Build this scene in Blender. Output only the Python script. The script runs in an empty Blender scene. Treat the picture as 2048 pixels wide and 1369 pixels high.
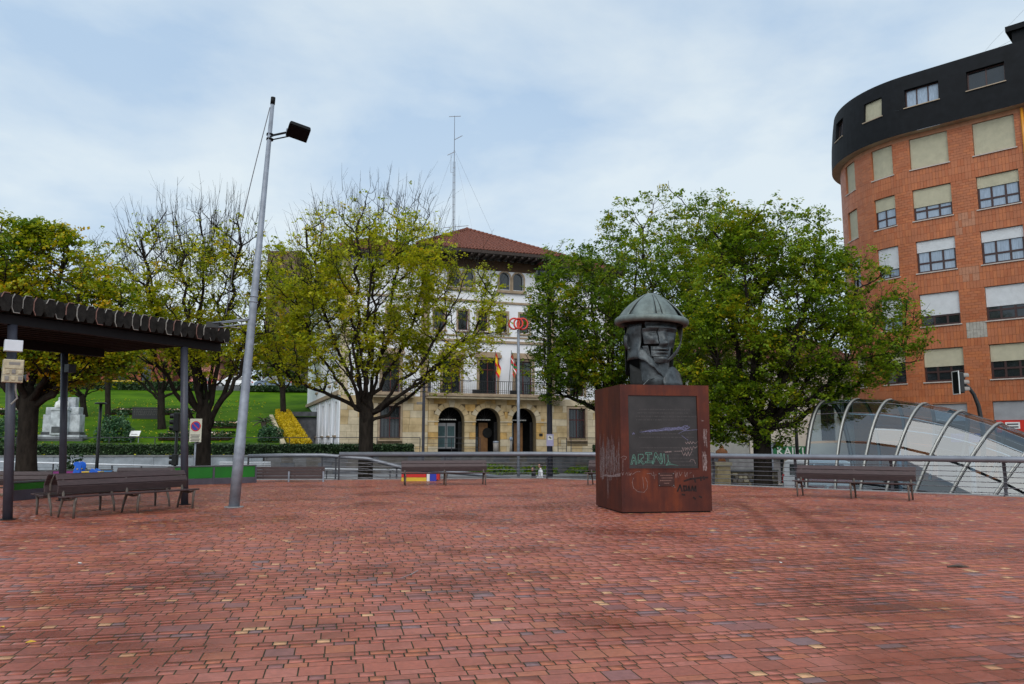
import bpy, math, random
import numpy as np
from mathutils import Vector, Matrix, noise
random.seed(7); np.random.seed(7)
R = math.radians
sc = bpy.context.scene
C = sc.collection

# ---------------------------------------------------------------- camera
FPX = 1562.0                                   # focal length in photo pixels (2048 wide)
PITCH = math.atan((885 - 684.5) / FPX)
EYE = 1.5
cam_d = bpy.data.cameras.new('camera'); cam = bpy.data.objects.new('camera', cam_d); C.objects.link(cam)
cam_d.sensor_width = 36; cam_d.lens = FPX / 2048 * 36
cam_d.clip_start = 0.1; cam_d.clip_end = 2000
cam.location = (0, 0, EYE); cam.rotation_euler = (math.pi / 2 + PITCH, 0, 0)
sc.camera = cam

# ---------------------------------------------------------------- world, sun, exposure
SUN_EL, SUN_AZ = R(42), R(184)                 # soft light from behind the camera, a little to the left
w = bpy.data.worlds.new('World'); sc.world = w; w.use_nodes = True
nt = w.node_tree; nt.nodes.clear()
def wn(t, **k):
    n = nt.nodes.new(t)
    for a, b in k.items(): setattr(n, a, b)
    return n
out = wn('ShaderNodeOutputWorld'); bg = wn('ShaderNodeBackground'); bg.inputs[1].default_value = 0.1
sky = wn('ShaderNodeTexSky', sky_type='NISHITA', sun_disc=False)
sky.sun_elevation = SUN_EL; sky.sun_rotation = SUN_AZ; sky.air_density = 1.0; sky.dust_density = 1.5
tc = wn('ShaderNodeTexCoord'); sep = wn('ShaderNodeSeparateXYZ')
nt.links.new(tc.outputs['Generated'], sep.inputs[0])
zz = wn('ShaderNodeMath', operation='MAXIMUM'); zz.inputs[1].default_value = 0.0
nt.links.new(sep.outputs[2], zz.inputs[0])
za = wn('ShaderNodeMath', operation='ADD'); za.inputs[1].default_value = 0.16
nt.links.new(zz.outputs[0], za.inputs[0])
comb = wn('ShaderNodeCombineXYZ')
for i in (0, 1):
    dv = wn('ShaderNodeMath', operation='DIVIDE')
    nt.links.new(sep.outputs[i], dv.inputs[0]); nt.links.new(za.outputs[0], dv.inputs[1])
    nt.links.new(dv.outputs[0], comb.inputs[i])
def cloud_noise(scale, detail, seed, dist=0.6):
    mp = wn('ShaderNodeMapping'); mp.inputs['Location'].default_value = (seed, seed * .7, 0)
    nt.links.new(comb.outputs[0], mp.inputs[0])
    n = wn('ShaderNodeTexNoise'); n.inputs['Scale'].default_value = scale; n.inputs['Detail'].default_value = detail
    n.inputs['Roughness'].default_value = .55; n.inputs['Distortion'].default_value = dist
    nt.links.new(mp.outputs[0], n.inputs['Vector']); return n
n1 = cloud_noise(.7, 5, 3.1, .2); n2 = cloud_noise(1.3, 8, 8.3, .2)
r1 = wn('ShaderNodeMapRange'); r1.inputs[1].default_value = .36; r1.inputs[2].default_value = .60
r1.inputs[3].default_value = .86; r1.inputs[4].default_value = .99
nt.links.new(n1.outputs[0], r1.inputs[0])
r2 = wn('ShaderNodeMapRange'); r2.inputs[1].default_value = .38; r2.inputs[2].default_value = .60
nt.links.new(n2.outputs[0], r2.inputs[0])
ccol = wn('ShaderNodeMixRGB'); ccol.inputs[1].default_value = (2.75, 3.65, 4.75, 1); ccol.inputs[2].default_value = (4.35, 4.9, 5.25, 1)
nt.links.new(r2.outputs[0], ccol.inputs[0])
mixc = wn('ShaderNodeMixRGB')
nt.links.new(r1.outputs[0], mixc.inputs[0]); nt.links.new(sky.outputs[0], mixc.inputs[1]); nt.links.new(ccol.outputs[0], mixc.inputs[2])
hz = wn('ShaderNodeMapRange'); hz.inputs[1].default_value = .02; hz.inputs[2].default_value = .42; hz.inputs[3].default_value = .62; hz.inputs[4].default_value = 0.0
nt.links.new(zz.outputs[0], hz.inputs[0])
mixh = wn('ShaderNodeMixRGB'); mixh.inputs[2].default_value = (4.5, 5.1, 5.45, 1)       # pale air low over the horizon, all round
nt.links.new(hz.outputs[0], mixh.inputs[0]); nt.links.new(mixc.outputs[0], mixh.inputs[1])
nt.links.new(mixh.outputs[0], bg.inputs[0]); nt.links.new(bg.outputs[0], out.inputs[0])

sd = bpy.data.lights.new('sun', 'SUN'); sun = bpy.data.objects.new('sun', sd); C.objects.link(sun)
sd.energy = 1.15; sd.angle = R(62); sd.color = (1, .955, .89)
# sky rotation is clockwise from +Y seen from above; the lamp points from that direction
dirv = Vector((math.sin(SUN_AZ) * math.cos(SUN_EL), math.cos(SUN_AZ) * math.cos(SUN_EL), math.sin(SUN_EL)))
sun.rotation_euler = dirv.to_track_quat('Z', 'Y').to_euler()
sun.location = dirv * 60
vs = sc.view_settings
vs.view_transform = 'Standard'; vs.look = 'None'; vs.exposure = 0.80; vs.gamma = 1; vs.use_curve_mapping = False
sc.cycles.use_denoising = True
sc.cycles.max_bounces = 8; sc.cycles.transparent_max_bounces = 12
sc.cycles.caustics_reflective = False; sc.cycles.caustics_refractive = False
sc.cycles.sample_clamp_indirect = 6

# ---------------------------------------------------------------- pixel helpers (photo pixels -> real places)
cp, sp = math.cos(PITCH), math.sin(PITCH)
def ray(px, py):
    a, b = px - 1024, 684.5 - py
    return a, FPX * cp - b * sp, FPX * sp + b * cp
def P(px, py, Y):
    d = ray(px, py); t = Y / d[1]
    return Vector((d[0] * t, Y, EYE + d[2] * t))
def G(px, py, z=0.0):
    d = ray(px, py); t = (z - EYE) / d[2]
    return Vector((d[0] * t, d[1] * t, z))

# ---------------------------------------------------------------- mesh builder
class MB:
    def __init__(s): s.v = []; s.f = []; s.m = []
    def add(s, vs, fs, mi=0):
        o = len(s.v); s.v.extend([tuple(q) for q in vs])
        for f in fs: s.f.append(tuple(i + o for i in f)); s.m.append(mi)
        return s
    def box(s, x0, x1, y0, y1, z0, z1, mi=0):
        return s.add([(x0,y0,z0),(x1,y0,z0),(x1,y1,z0),(x0,y1,z0),(x0,y0,z1),(x1,y0,z1),(x1,y1,z1),(x0,y1,z1)],
              [(3,2,1,0),(4,5,6,7),(0,1,5,4),(1,2,6,5),(2,3,7,6),(3,0,4,7)], mi)
    def bar(s, p, q, w_, h_, up=(0,0,1), mi=0):
        p, q = Vector(p), Vector(q); d = (q - p).normalized(); up = Vector(up)
        a = d.cross(up)
        if a.length < 1e-4: a = d.cross(Vector((1,0,0)))
        a.normalize(); b = a.cross(d).normalized(); a *= w_ / 2; b *= h_ / 2
        vs_ = [p-a-b, p+a-b, p+a+b, p-a+b, q-a-b, q+a-b, q+a+b, q-a+b]
        return s.add(vs_, [(3,2,1,0)[::-1],(4,5,6,7)[::-1],(0,1,5,4)[::-1],(1,2,6,5)[::-1],(2,3,7,6)[::-1],(3,0,4,7)[::-1]], mi)
    def tube(s, pts, r, n=8, mi=0, cap=True):
        pts = [Vector(p) for p in pts]; k = len(pts)
        rs = r if isinstance(r, (list, tuple)) else [r] * k
        o = len(s.v); ref = None
        for i, p in enumerate(pts):
            t = (pts[min(i+1, k-1)] - pts[max(i-1, 0)])
            t = t.normalized() if t.length > 1e-9 else Vector((0,0,1))
            if ref is None:
                ref = t.cross(Vector((0,0,1)))
                if ref.length < .05: ref = t.cross(Vector((1,0,0)))
            ref = (ref - t * ref.dot(t)).normalized(); b = t.cross(ref)
            for j in range(n):
                a = 2 * math.pi * j / n
                s.v.append(tuple(p + (ref * math.cos(a) + b * math.sin(a)) * rs[i]))
        for i in range(k - 1):
            for j in range(n):
                s.f.append((o+i*n+j, o+i*n+(j+1)%n, o+(i+1)*n+(j+1)%n, o+(i+1)*n+j)); s.m.append(mi)
        if cap:
            s.f.append(tuple(o+j for j in range(n))[::-1]); s.m.append(mi)
            s.f.append(tuple(o+(k-1)*n+j for j in range(n))); s.m.append(mi)
        return s
    def lathe(s, prof, n=16, c=(0,0,0), mi=0, a0=0, a1=2*math.pi):
        full = abs(a1 - a0 - 2*math.pi) < 1e-6; o = len(s.v); m = n if full else n + 1
        for (r, z) in prof:
            for j in range(m):
                a = a0 + (a1 - a0) * j / n
                s.v.append((c[0] + r*math.cos(a), c[1] + r*math.sin(a), c[2] + z))
        for i in range(len(prof) - 1):
            for j in range(n):
                j2 = (j + 1) % m if full else j + 1
                s.f.append((o+i*m+j, o+i*m+j2, o+(i+1)*m+j2, o+(i+1)*m+j)); s.m.append(mi)
        return s
    def prism(s, poly, o, ux, uy, dv, mi=0):
        o, ux, uy, dv = Vector(o), Vector(ux), Vector(uy), Vector(dv); k = len(poly)
        a = [o + ux*x + uy*y for x, y in poly]; b = [q + dv for q in a]
        fs = [tuple(range(k)), tuple(range(2*k-1, k-1, -1))] + [(i, i+k, (i+1)%k+k, (i+1)%k) for i in range(k)]
        return s.add(a + b, fs, mi)
    def grid(s, fn, us, vs_, mi=0):
        o = len(s.v); m = len(vs_)
        for u in us:
            for v in vs_: s.v.append(tuple(fn(u, v)))
        for i in range(len(us)-1):
            for j in range(m-1):
                s.f.append((o+i*m+j, o+(i+1)*m+j, o+(i+1)*m+j+1, o+i*m+j+1)); s.m.append(mi)
        return s
    def mesh(s, name, mats, smooth=False):
        me = bpy.data.meshes.new(name); me.from_pydata(s.v, [], s.f)
        for m in (mats if isinstance(mats, (list, tuple)) else [mats]): me.materials.append(m)
        me.polygons.foreach_set('material_index', s.m)
        if smooth: me.polygons.foreach_set('use_smooth', [True] * len(s.f))
        me.update(); return me
    def build(s, name, mats, parent=None, smooth=False, bev=0, solid=0, sub=0, fix=False):
        o = bpy.data.objects.new(name, s.mesh(name, mats, smooth)); C.objects.link(o); o.parent = parent
        if fix:
            import bmesh
            bm = bmesh.new(); bm.from_mesh(o.data); bmesh.ops.recalc_face_normals(bm, faces=bm.faces); bm.to_mesh(o.data); bm.free()
        if solid:
            m = o.modifiers.new('thickness', 'SOLIDIFY'); m.thickness = solid; m.offset = 0
        if bev:
            m = o.modifiers.new('bevel', 'BEVEL'); m.width = bev; m.segments = 2; m.limit_method = 'ANGLE'; m.angle_limit = R(40)
        if sub:
            m = o.modifiers.new('sub', 'SUBSURF'); m.levels = sub; m.render_levels = sub
        return o
def tag(o, label, cat, group=None):
    o['label'] = label; o['category'] = cat
    if group: o['group'] = group
    return o
def thing(name, label, cat, loc=(0,0,0), rz=0.0, group=None):
    o = bpy.data.objects.new(name, None); C.objects.link(o); o.empty_display_size = .2
    o.location = loc; o.rotation_euler = (0, 0, rz); return tag(o, label, cat, group)
def inst(name, me, parent=None, loc=(0,0,0), rot=None):
    o = bpy.data.objects.new(name, me); C.objects.link(o); o.parent = parent; o.location = loc
    if rot: o.rotation_euler = rot
    return o
def copy_tree(o, parent=None):
    c = o.copy(); C.objects.link(c); c.parent = parent
    for ch in list(o.children): copy_tree(ch, c)
    return c
def struct(o): o['kind'] = 'structure'; return o
def stuff(o, label=None, cat=None):
    o['kind'] = 'stuff'
    if label: tag(o, label, cat)
    return o

# ---------------------------------------------------------------- materials
MATS = {}
def mat(name, col, rough=.75, var=.18, scale=3.0, bump=0.0, bscale=30.0, metal=0.0, coat=0.0, stretch=(1,1,1), col2=None, spec=.5, rvar=0.0, detail=6):
    if name in MATS: return MATS[name]
    if rough >= .7 and spec == .5: spec = .25
    m = bpy.data.materials.new(name); m.use_nodes = True; t = m.node_tree; N, L = t.nodes, t.links
    b = N['Principled BSDF']
    b.inputs['Metallic'].default_value = metal; b.inputs['Roughness'].default_value = rough
    b.inputs['Coat Weight'].default_value = coat; b.inputs['Coat Roughness'].default_value = .08
    b.inputs['Specular IOR Level'].default_value = spec
    g = N.new('ShaderNodeNewGeometry'); mp = N.new('ShaderNodeMapping'); mp.inputs['Scale'].default_value = stretch
    L.new(g.outputs['Position'], mp.inputs[0])
    n = N.new('ShaderNodeTexNoise'); n.inputs['Scale'].default_value = scale; n.inputs['Detail'].default_value = detail; n.inputs['Roughness'].default_value = .6
    L.new(mp.outputs[0], n.inputs['Vector'])
    ra = N.new('ShaderNodeValToRGB')
    c1 = [max(0, c*(1-var)) for c in col]; c2 = col2 or [c*(1+var) for c in col]
    ra.color_ramp.elements[0].position = .32; ra.color_ramp.elements[1].position = .68
    ra.color_ramp.elements[0].color = (*c1, 1); ra.color_ramp.elements[1].color = (*c2, 1)
    L.new(n.outputs[0], ra.inputs[0]); L.new(ra.outputs[0], b.inputs['Base Color'])
    if rvar:
        mr = N.new('ShaderNodeMapRange'); mr.inputs[1].default_value = .3; mr.inputs[2].default_value = .7
        mr.inputs[3].default_value = rough - rvar; mr.inputs[4].default_value = rough + rvar
        L.new(n.outputs[0], mr.inputs[0]); L.new(mr.outputs[0], b.inputs['Roughness'])
    if bump:
        n2 = N.new('ShaderNodeTexNoise'); n2.inputs['Scale'].default_value = bscale; n2.inputs['Detail'].default_value = 4
        L.new(mp.outputs[0], n2.inputs['Vector'])
        bp = N.new('ShaderNodeBump'); bp.inputs['Strength'].default_value = bump; bp.inputs['Distance'].default_value = .02
        L.new(n2.outputs[0], bp.inputs['Height']); L.new(bp.outputs[0], b.inputs['Normal'])
    MATS[name] = m; return m
def leafmat(name, c1, c2, tr=.3):
    m = bpy.data.materials.new(name); m.use_nodes = True; t = m.node_tree; N, L = t.nodes, t.links
    N.clear(); o = N.new('ShaderNodeOutputMaterial'); mx = N.new('ShaderNodeMixShader')
    d = N.new('ShaderNodeBsdfPrincipled'); d.inputs['Roughness'].default_value = .5; d.inputs['Specular IOR Level'].default_value = .35
    tl = N.new('ShaderNodeBsdfTranslucent')
    g = N.new('ShaderNodeNewGeometry'); n = N.new('ShaderNodeTexNoise'); n.inputs['Scale'].default_value = 2.2; n.inputs['Detail'].default_value = 5
    L.new(g.outputs['Position'], n.inputs['Vector'])
    ra = N.new('ShaderNodeValToRGB'); ra.color_ramp.elements[0].position = .36; ra.color_ramp.elements[1].position = .64
    ra.color_ramp.elements[0].color = (*c1, 1); ra.color_ramp.elements[1].color = (*c2, 1)
    L.new(n.outputs[0], ra.inputs[0]); L.new(ra.outputs[0], d.inputs['Base Color']); L.new(ra.outputs[0], tl.inputs['Color'])
    mx.inputs[0].default_value = tr
    L.new(d.outputs[0], mx.inputs[1]); L.new(tl.outputs[0], mx.inputs[2]); L.new(mx.outputs[0], o.inputs[0])
    MATS[name] = m; return m
def glassmat(name, tint, gl=.08, rough=.02):
    """clear pane: what lies behind shows through, the sky mirrors in it by Fresnel"""
    m = bpy.data.materials.new(name); m.use_nodes = True; t = m.node_tree; N, L = t.nodes, t.links
    N.clear(); o = N.new('ShaderNodeOutputMaterial'); mx = N.new('ShaderNodeMixShader')
    tr = N.new('ShaderNodeBsdfTransparent'); tr.inputs[0].default_value = (*tint, 1)
    gs = N.new('ShaderNodeBsdfGlossy'); gs.inputs['Roughness'].default_value = rough; gs.inputs[0].default_value = (.92, .97, 1, 1)
    lw = N.new('ShaderNodeLayerWeight'); lw.inputs[0].default_value = .5
    pw = N.new('ShaderNodeMath'); pw.operation = 'POWER'; pw.inputs[1].default_value = 4.0; L.new(lw.outputs['Facing'], pw.inputs[0])
    mr = N.new('ShaderNodeMapRange'); mr.inputs[3].default_value = gl; mr.inputs[4].default_value = 1
    L.new(pw.outputs[0], mr.inputs[0]); L.new(mr.outputs[0], mx.inputs[0]); L.new(tr.outputs[0], mx.inputs[1]); L.new(gs.outputs[0], mx.inputs[2]); L.new(mx.outputs[0], o.inputs[0])
    MATS[name] = m; return m

M_wood = mat('bench_wood', (.058, .034, .034), .55, .25, 6, .25, 60, stretch=(1,1,6))
M_wood_old = mat('grey_timber', (.019, .017, .015), .85, .5, 7, .5, 40, spec=.2)
M_beam = mat('dark_steel', (.010, .009, .010), .6, .2, 5, spec=.25)
M_castleg = mat('bench_leg_iron', (.125, .105, .09), .6, .3, 12, .2, 80)
M_post = mat('post_paint', (.055, .058, .078), .45, .18, 4, .1, 60)
M_galv = mat('galvanised_steel', (.24, .27, .32), .5, .22, 5, .08, 50, metal=.15)
M_railtube = mat('rail_tube_steel', (.22, .235, .27), .42, .14, 2, metal=.4)
M_raildark = mat('rail_post_paint', (.035, .036, .045), .5, .2, 6)
M_wire = mat('wire_steel', (.16, .16, .175), .4, .15, 6, metal=.6)
M_whiterail = mat('white_rail_paint', (.72, .74, .78), .5, .08, 4)
M_black = mat('black_paint', (.012, .013, .014), .45, .25, 8)
M_lampblack = mat('lamp_black', (.004, .004, .0045), .6, .2, 8, spec=.2)
M_white = mat('white_plastic', (.72, .75, .80), .4, .06, 5)
M_beige = mat('aged_beige_plastic', (.50, .43, .29), .55, .18, 14, .1, 80)
M_greypl = mat('grey_plastic', (.25, .23, .21), .5, .15, 10)
M_green = mat('green_panel', (.008, .16, .008), .45, .15, 3)
M_purplegrey = mat('purple_kick_panel', (.075, .065, .085), .6, .2, 3)
M_magenta = mat('magenta_panel', (.26, .045, .22), .5, .12, 4)
M_yellow = mat('yellow_panel', (.60, .42, .03), .5, .12, 4)
M_blue = mat('blue_plastic', (.01, .12, .62), .38, .08, 4)
M_lightblue = mat('light_blue_panel', (.08, .27, .55), .45, .1, 4)
M_orange = mat('orange_plastic', (.75, .20, .03), .45, .1, 4)
M_red = mat('red_paint', (.50, .02, .015), .42, .12, 5)
M_bronze = mat('bronze_patina', (.066, .078, .084), .42, .55, 5.5, .4, 26, metal=.35, rvar=.14)
M_helmet = mat('weathered_lead', (.135, .165, .155), .55, .35, 5, .3, 25, metal=.3, stretch=(1,1,.6))
M_seamhollow = mat('bronze_seam_and_hollow', (.02, .022, .022), .7, .3, 9)  # dark seams, and the painted darkness of the hollow head
M_asphalt = mat('asphalt', (.05, .05, .052), .85, .25, 4, .3, 90)
M_joint = mat('paving_joint_sand', (.026, .020, .016), .95, .35, 10, .2, 60, col2=(.045,.05,.022))
M_concrete = mat('concrete', (.26, .26, .265), .85, .2, 2.5, .2, 40)
M_wallpanel = mat('grey_wall_panel', (.27, .30, .33), .8, .22, 1.6, .15, 40)
M_coping = mat('wall_coping', (.17, .175, .175), .85, .25, 3, .2, 30)
M_darkstone = mat('dark_wall_stone', (.115, .12, .135), .8, .35, 2.2, .3, 20)
M_lawn = mat('lawn_grass', (.034, .105, .0012), .95, .28, .35, .5, 60, col2=(.085, .175, .002), spec=.08, detail=12)
M_soil = mat('bed_soil', (.03, .018, .012), .95, .3, 6, .4, 30)
M_sand = mat('sandstone', (.50, .37, .19), .85, .25, 1.5, .25, 30, col2=(.62, .48, .28))
M_sand_b = mat('sandstone_pale', (.55, .47, .33), .85, .2, 1.5, .25, 30)
M_sand_c = mat('sandstone_ochre', (.52, .33, .12), .85, .28, 2.0, .25, 30)
M_stonetrim = mat('stone_trim', (.34, .26, .18), .8, .22, 3, .2, 30)
M_render = mat('white_render', (.80, .82, .86), .8, .05, .7, .06, 50)
M_mortar = mat('stone_mortar', (.20, .155, .09), .9, .2, 4)
M_rooftile = mat('clay_roof_tile', (.17, .062, .042), .8, .4, 6, .2, 30)
M_brownwood = mat('eave_timber', (.030, .018, .013), .65, .3, 3, .2, 30)
M_winframe = mat('dark_red_frame', (.085, .018, .016), .45, .15, 6)
M_pane = mat('window_glass_dark', (.016, .02, .024), .06, .2, 1.5, spec=.8)
M_doorblue = mat('glazed_door_blue', (.07, .12, .13), .15, .2, 2)
M_doorwood = mat('door_wood', (.30, .15, .06), .5, .25, 4)
M_dark = mat('dark_interior', (.012, .012, .012), .9, .2, 3)  # near-black colour standing in for the shade inside recesses
M_iron = mat('wrought_iron', (.016, .016, .018), .5, .2, 8)
M_brick = mat('orange_brick', (.405, .128, .050), .55, .14, 1.2, .1, 40, col2=(.45, .148, .060))
M_brickmort = mat('brick_mortar', (.50, .24, .14), .85, .15, 4)
M_slate = mat('black_mansard', (.006, .007, .009), .7, .3, 2.5, .15, 30, spec=.2)
M_soffit = mat('beige_soffit', (.42, .33, .24), .8, .15, 2)
M_shutter = mat('cream_shutter', (.47, .44, .32), .6, .08, 3)
M_shutterw = mat('white_shutter', (.62, .64, .66), .55, .07, 3)
M_shutterg = mat('grey_shutter', (.30, .31, .33), .5, .1, 3)
M_brframe = mat('brown_frame', (.045, .020, .018), .4, .15, 6)
M_sill = mat('pale_sill', (.50, .44, .40), .7, .12, 4)
M_curtain = mat('curtained_glass', (.27, .34, .43), .12, .28, 4, coat=.6, stretch=(9,9,.4), spec=.6)
M_drain = mat('orange_drainpipe', (.62, .25, .02), .45, .12, 3)
M_cream = mat('cream_render', (.66, .60, .52), .85, .08, .8, .06, 40)
M_steelrib = mat('canopy_rib_steel', (.36, .36, .34), .4, .12, 3, metal=.4)
M_glass = glassmat('canopy_glass', (.47, .61, .69), .13, .015)
M_thinglass = glassmat('clear_pane', (.8, .85, .85), .06)
M_signgreen = mat('sign_green', (.008, .14, .045), .4, .1, 4)
M_signred = mat('sign_red', (.55, .025, .015), .4, .1, 4)
M_signblue = mat('sign_blue', (.02, .04, .35), .4, .1, 4)
M_signwhite = mat('sign_white', (.72, .73, .72), .45, .06, 4)
M_signlilac = mat('sign_lilac', (.40, .38, .58), .45, .08, 4)
M_ink = mat('sign_ink', (.06, .06, .07), .6, .1, 4)
M_carwhite = mat('car_white', (.75, .76, .78), .25, .04, 2, coat=.8)
M_carred = mat('car_red', (.42, .02, .015), .25, .05, 2, coat=.8)
M_carblue = mat('car_blue_grey', (.13, .19, .27), .25, .06, 2, coat=.8)
M_tyre = mat('tyre', (.015, .015, .015), .85, .15, 6)
M_hub = mat('wheel_hub', (.35, .36, .37), .35, .1, 5, metal=.7)
M_lamp_red = mat('rear_lamp_red', (.55, .02, .02), .25, .1, 5, coat=.5)
M_bark = mat('bark', (.021, .017, .0135), .95, .5, 7, .8, 22, stretch=(1,1,.35), spec=.15)
M_barkpale = mat('twig_bark', (.075, .06, .05), .9, .35, 6)
M_monu = mat('monument_stone', (.44, .47, .50), .8, .35, 2.5, .3, 14)
M_monudark = mat('monument_plaque', (.06, .065, .07), .5, .3, 5)
M_skin = mat('skin', (.42, .22, .15), .55, .08, 6)
M_hair = mat('dark_hair', (.012, .010, .010), .5, .25, 20, .3, 60)
M_clothw = mat('white_cloth', (.75, .76, .80), .85, .06, 6, .2, 20)
M_clothk = mat('black_cloth', (.012, .012, .015), .85, .3, 8, .2, 20)
M_jean = mat('dark_trousers', (.03, .035, .055), .85, .25, 8)
M_rubble = mat('rubble_stone', (.23, .20, .165), .85, .4, 5, .5, 14)
M_chalk = mat('chalk_white', (.25, .19, .185), .9, .5, 30)
M_chalkgreen = mat('chalk_green', (.11, .25, .20), .9, .45, 30)
M_chalkviolet = mat('chalk_violet', (.16, .16, .27), .9, .45, 30)
M_soot = mat('black_spray', (.022, .012, .012), .75, .3, 10)
M_brownbrick = mat('far_red_brick', (.19, .055, .035), .8, .3, 1.5, .1, 20)
M_brownblock = mat('far_brown_render', (.16, .11, .075), .85, .2, .8)
M_fleaf = mat('fallen_leaf', (.55, .33, .04), .7, .35, 20)
M_litter = mat('white_litter', (.7, .68, .64), .7, .1, 20)

def corten():
    m = bpy.data.materials.new('corten_steel'); m.use_nodes = True; t = m.node_tree; N, L = t.nodes, t.links
    b = N['Principled BSDF']; b.inputs['Roughness'].default_value = .55; b.inputs['Specular IOR Level'].default_value = .25
    g = N.new('ShaderNodeNewGeometry')
    def nz(scale, st, det=6):
        mp = N.new('ShaderNodeMapping'); mp.inputs['Scale'].default_value = st; L.new(g.outputs['Position'], mp.inputs[0])
        n = N.new('ShaderNodeTexNoise'); n.inputs['Scale'].default_value = scale; n.inputs['Detail'].default_value = det; n.inputs['Roughness'].default_value = .62
        L.new(mp.outputs[0], n.inputs['Vector']); return n
    a = nz(5, (1,1,.12)); c = nz(1.3, (1,1,.8)); d = nz(40, (1,1,1))
    r1 = N.new('ShaderNodeValToRGB'); e = r1.color_ramp.elements
    e[0].position = .3; e[0].color = (.030, .009, .009, 1); e[1].position = .74; e[1].color = (.20, .042, .012, 1)
    k = r1.color_ramp.elements.new(.52); k.color = (.085, .020, .012, 1)
    ad = N.new('ShaderNodeMath'); ad.operation = 'MULTIPLY_ADD'; ad.inputs[1].default_value = .55
    L.new(c.outputs[0], ad.inputs[0])
    mu = N.new('ShaderNodeMath'); mu.operation = 'MULTIPLY'; mu.inputs[1].default_value = .45; L.new(a.outputs[0], mu.inputs[0]); L.new(mu.outputs[0], ad.inputs[2])
    L.new(ad.outputs[0], r1.inputs[0]); L.new(r1.outputs[0], b.inputs['Base Color'])
    bp = N.new('ShaderNodeBump'); bp.inputs['Strength'].default_value = .12; bp.inputs['Distance'].default_value = .01
    L.new(d.outputs[0], bp.inputs['Height']); L.new(bp.outputs[0], b.inputs['Normal'])
    return m
M_corten = corten()
M_panel = mat('inset_panel_steel', (.030, .026, .026), .42, .3, 2.5, .1, 40, metal=.2)
M_plaque = mat('plaque_bronze', (.05, .018, .015), .4, .25, 8, metal=.3)

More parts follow.
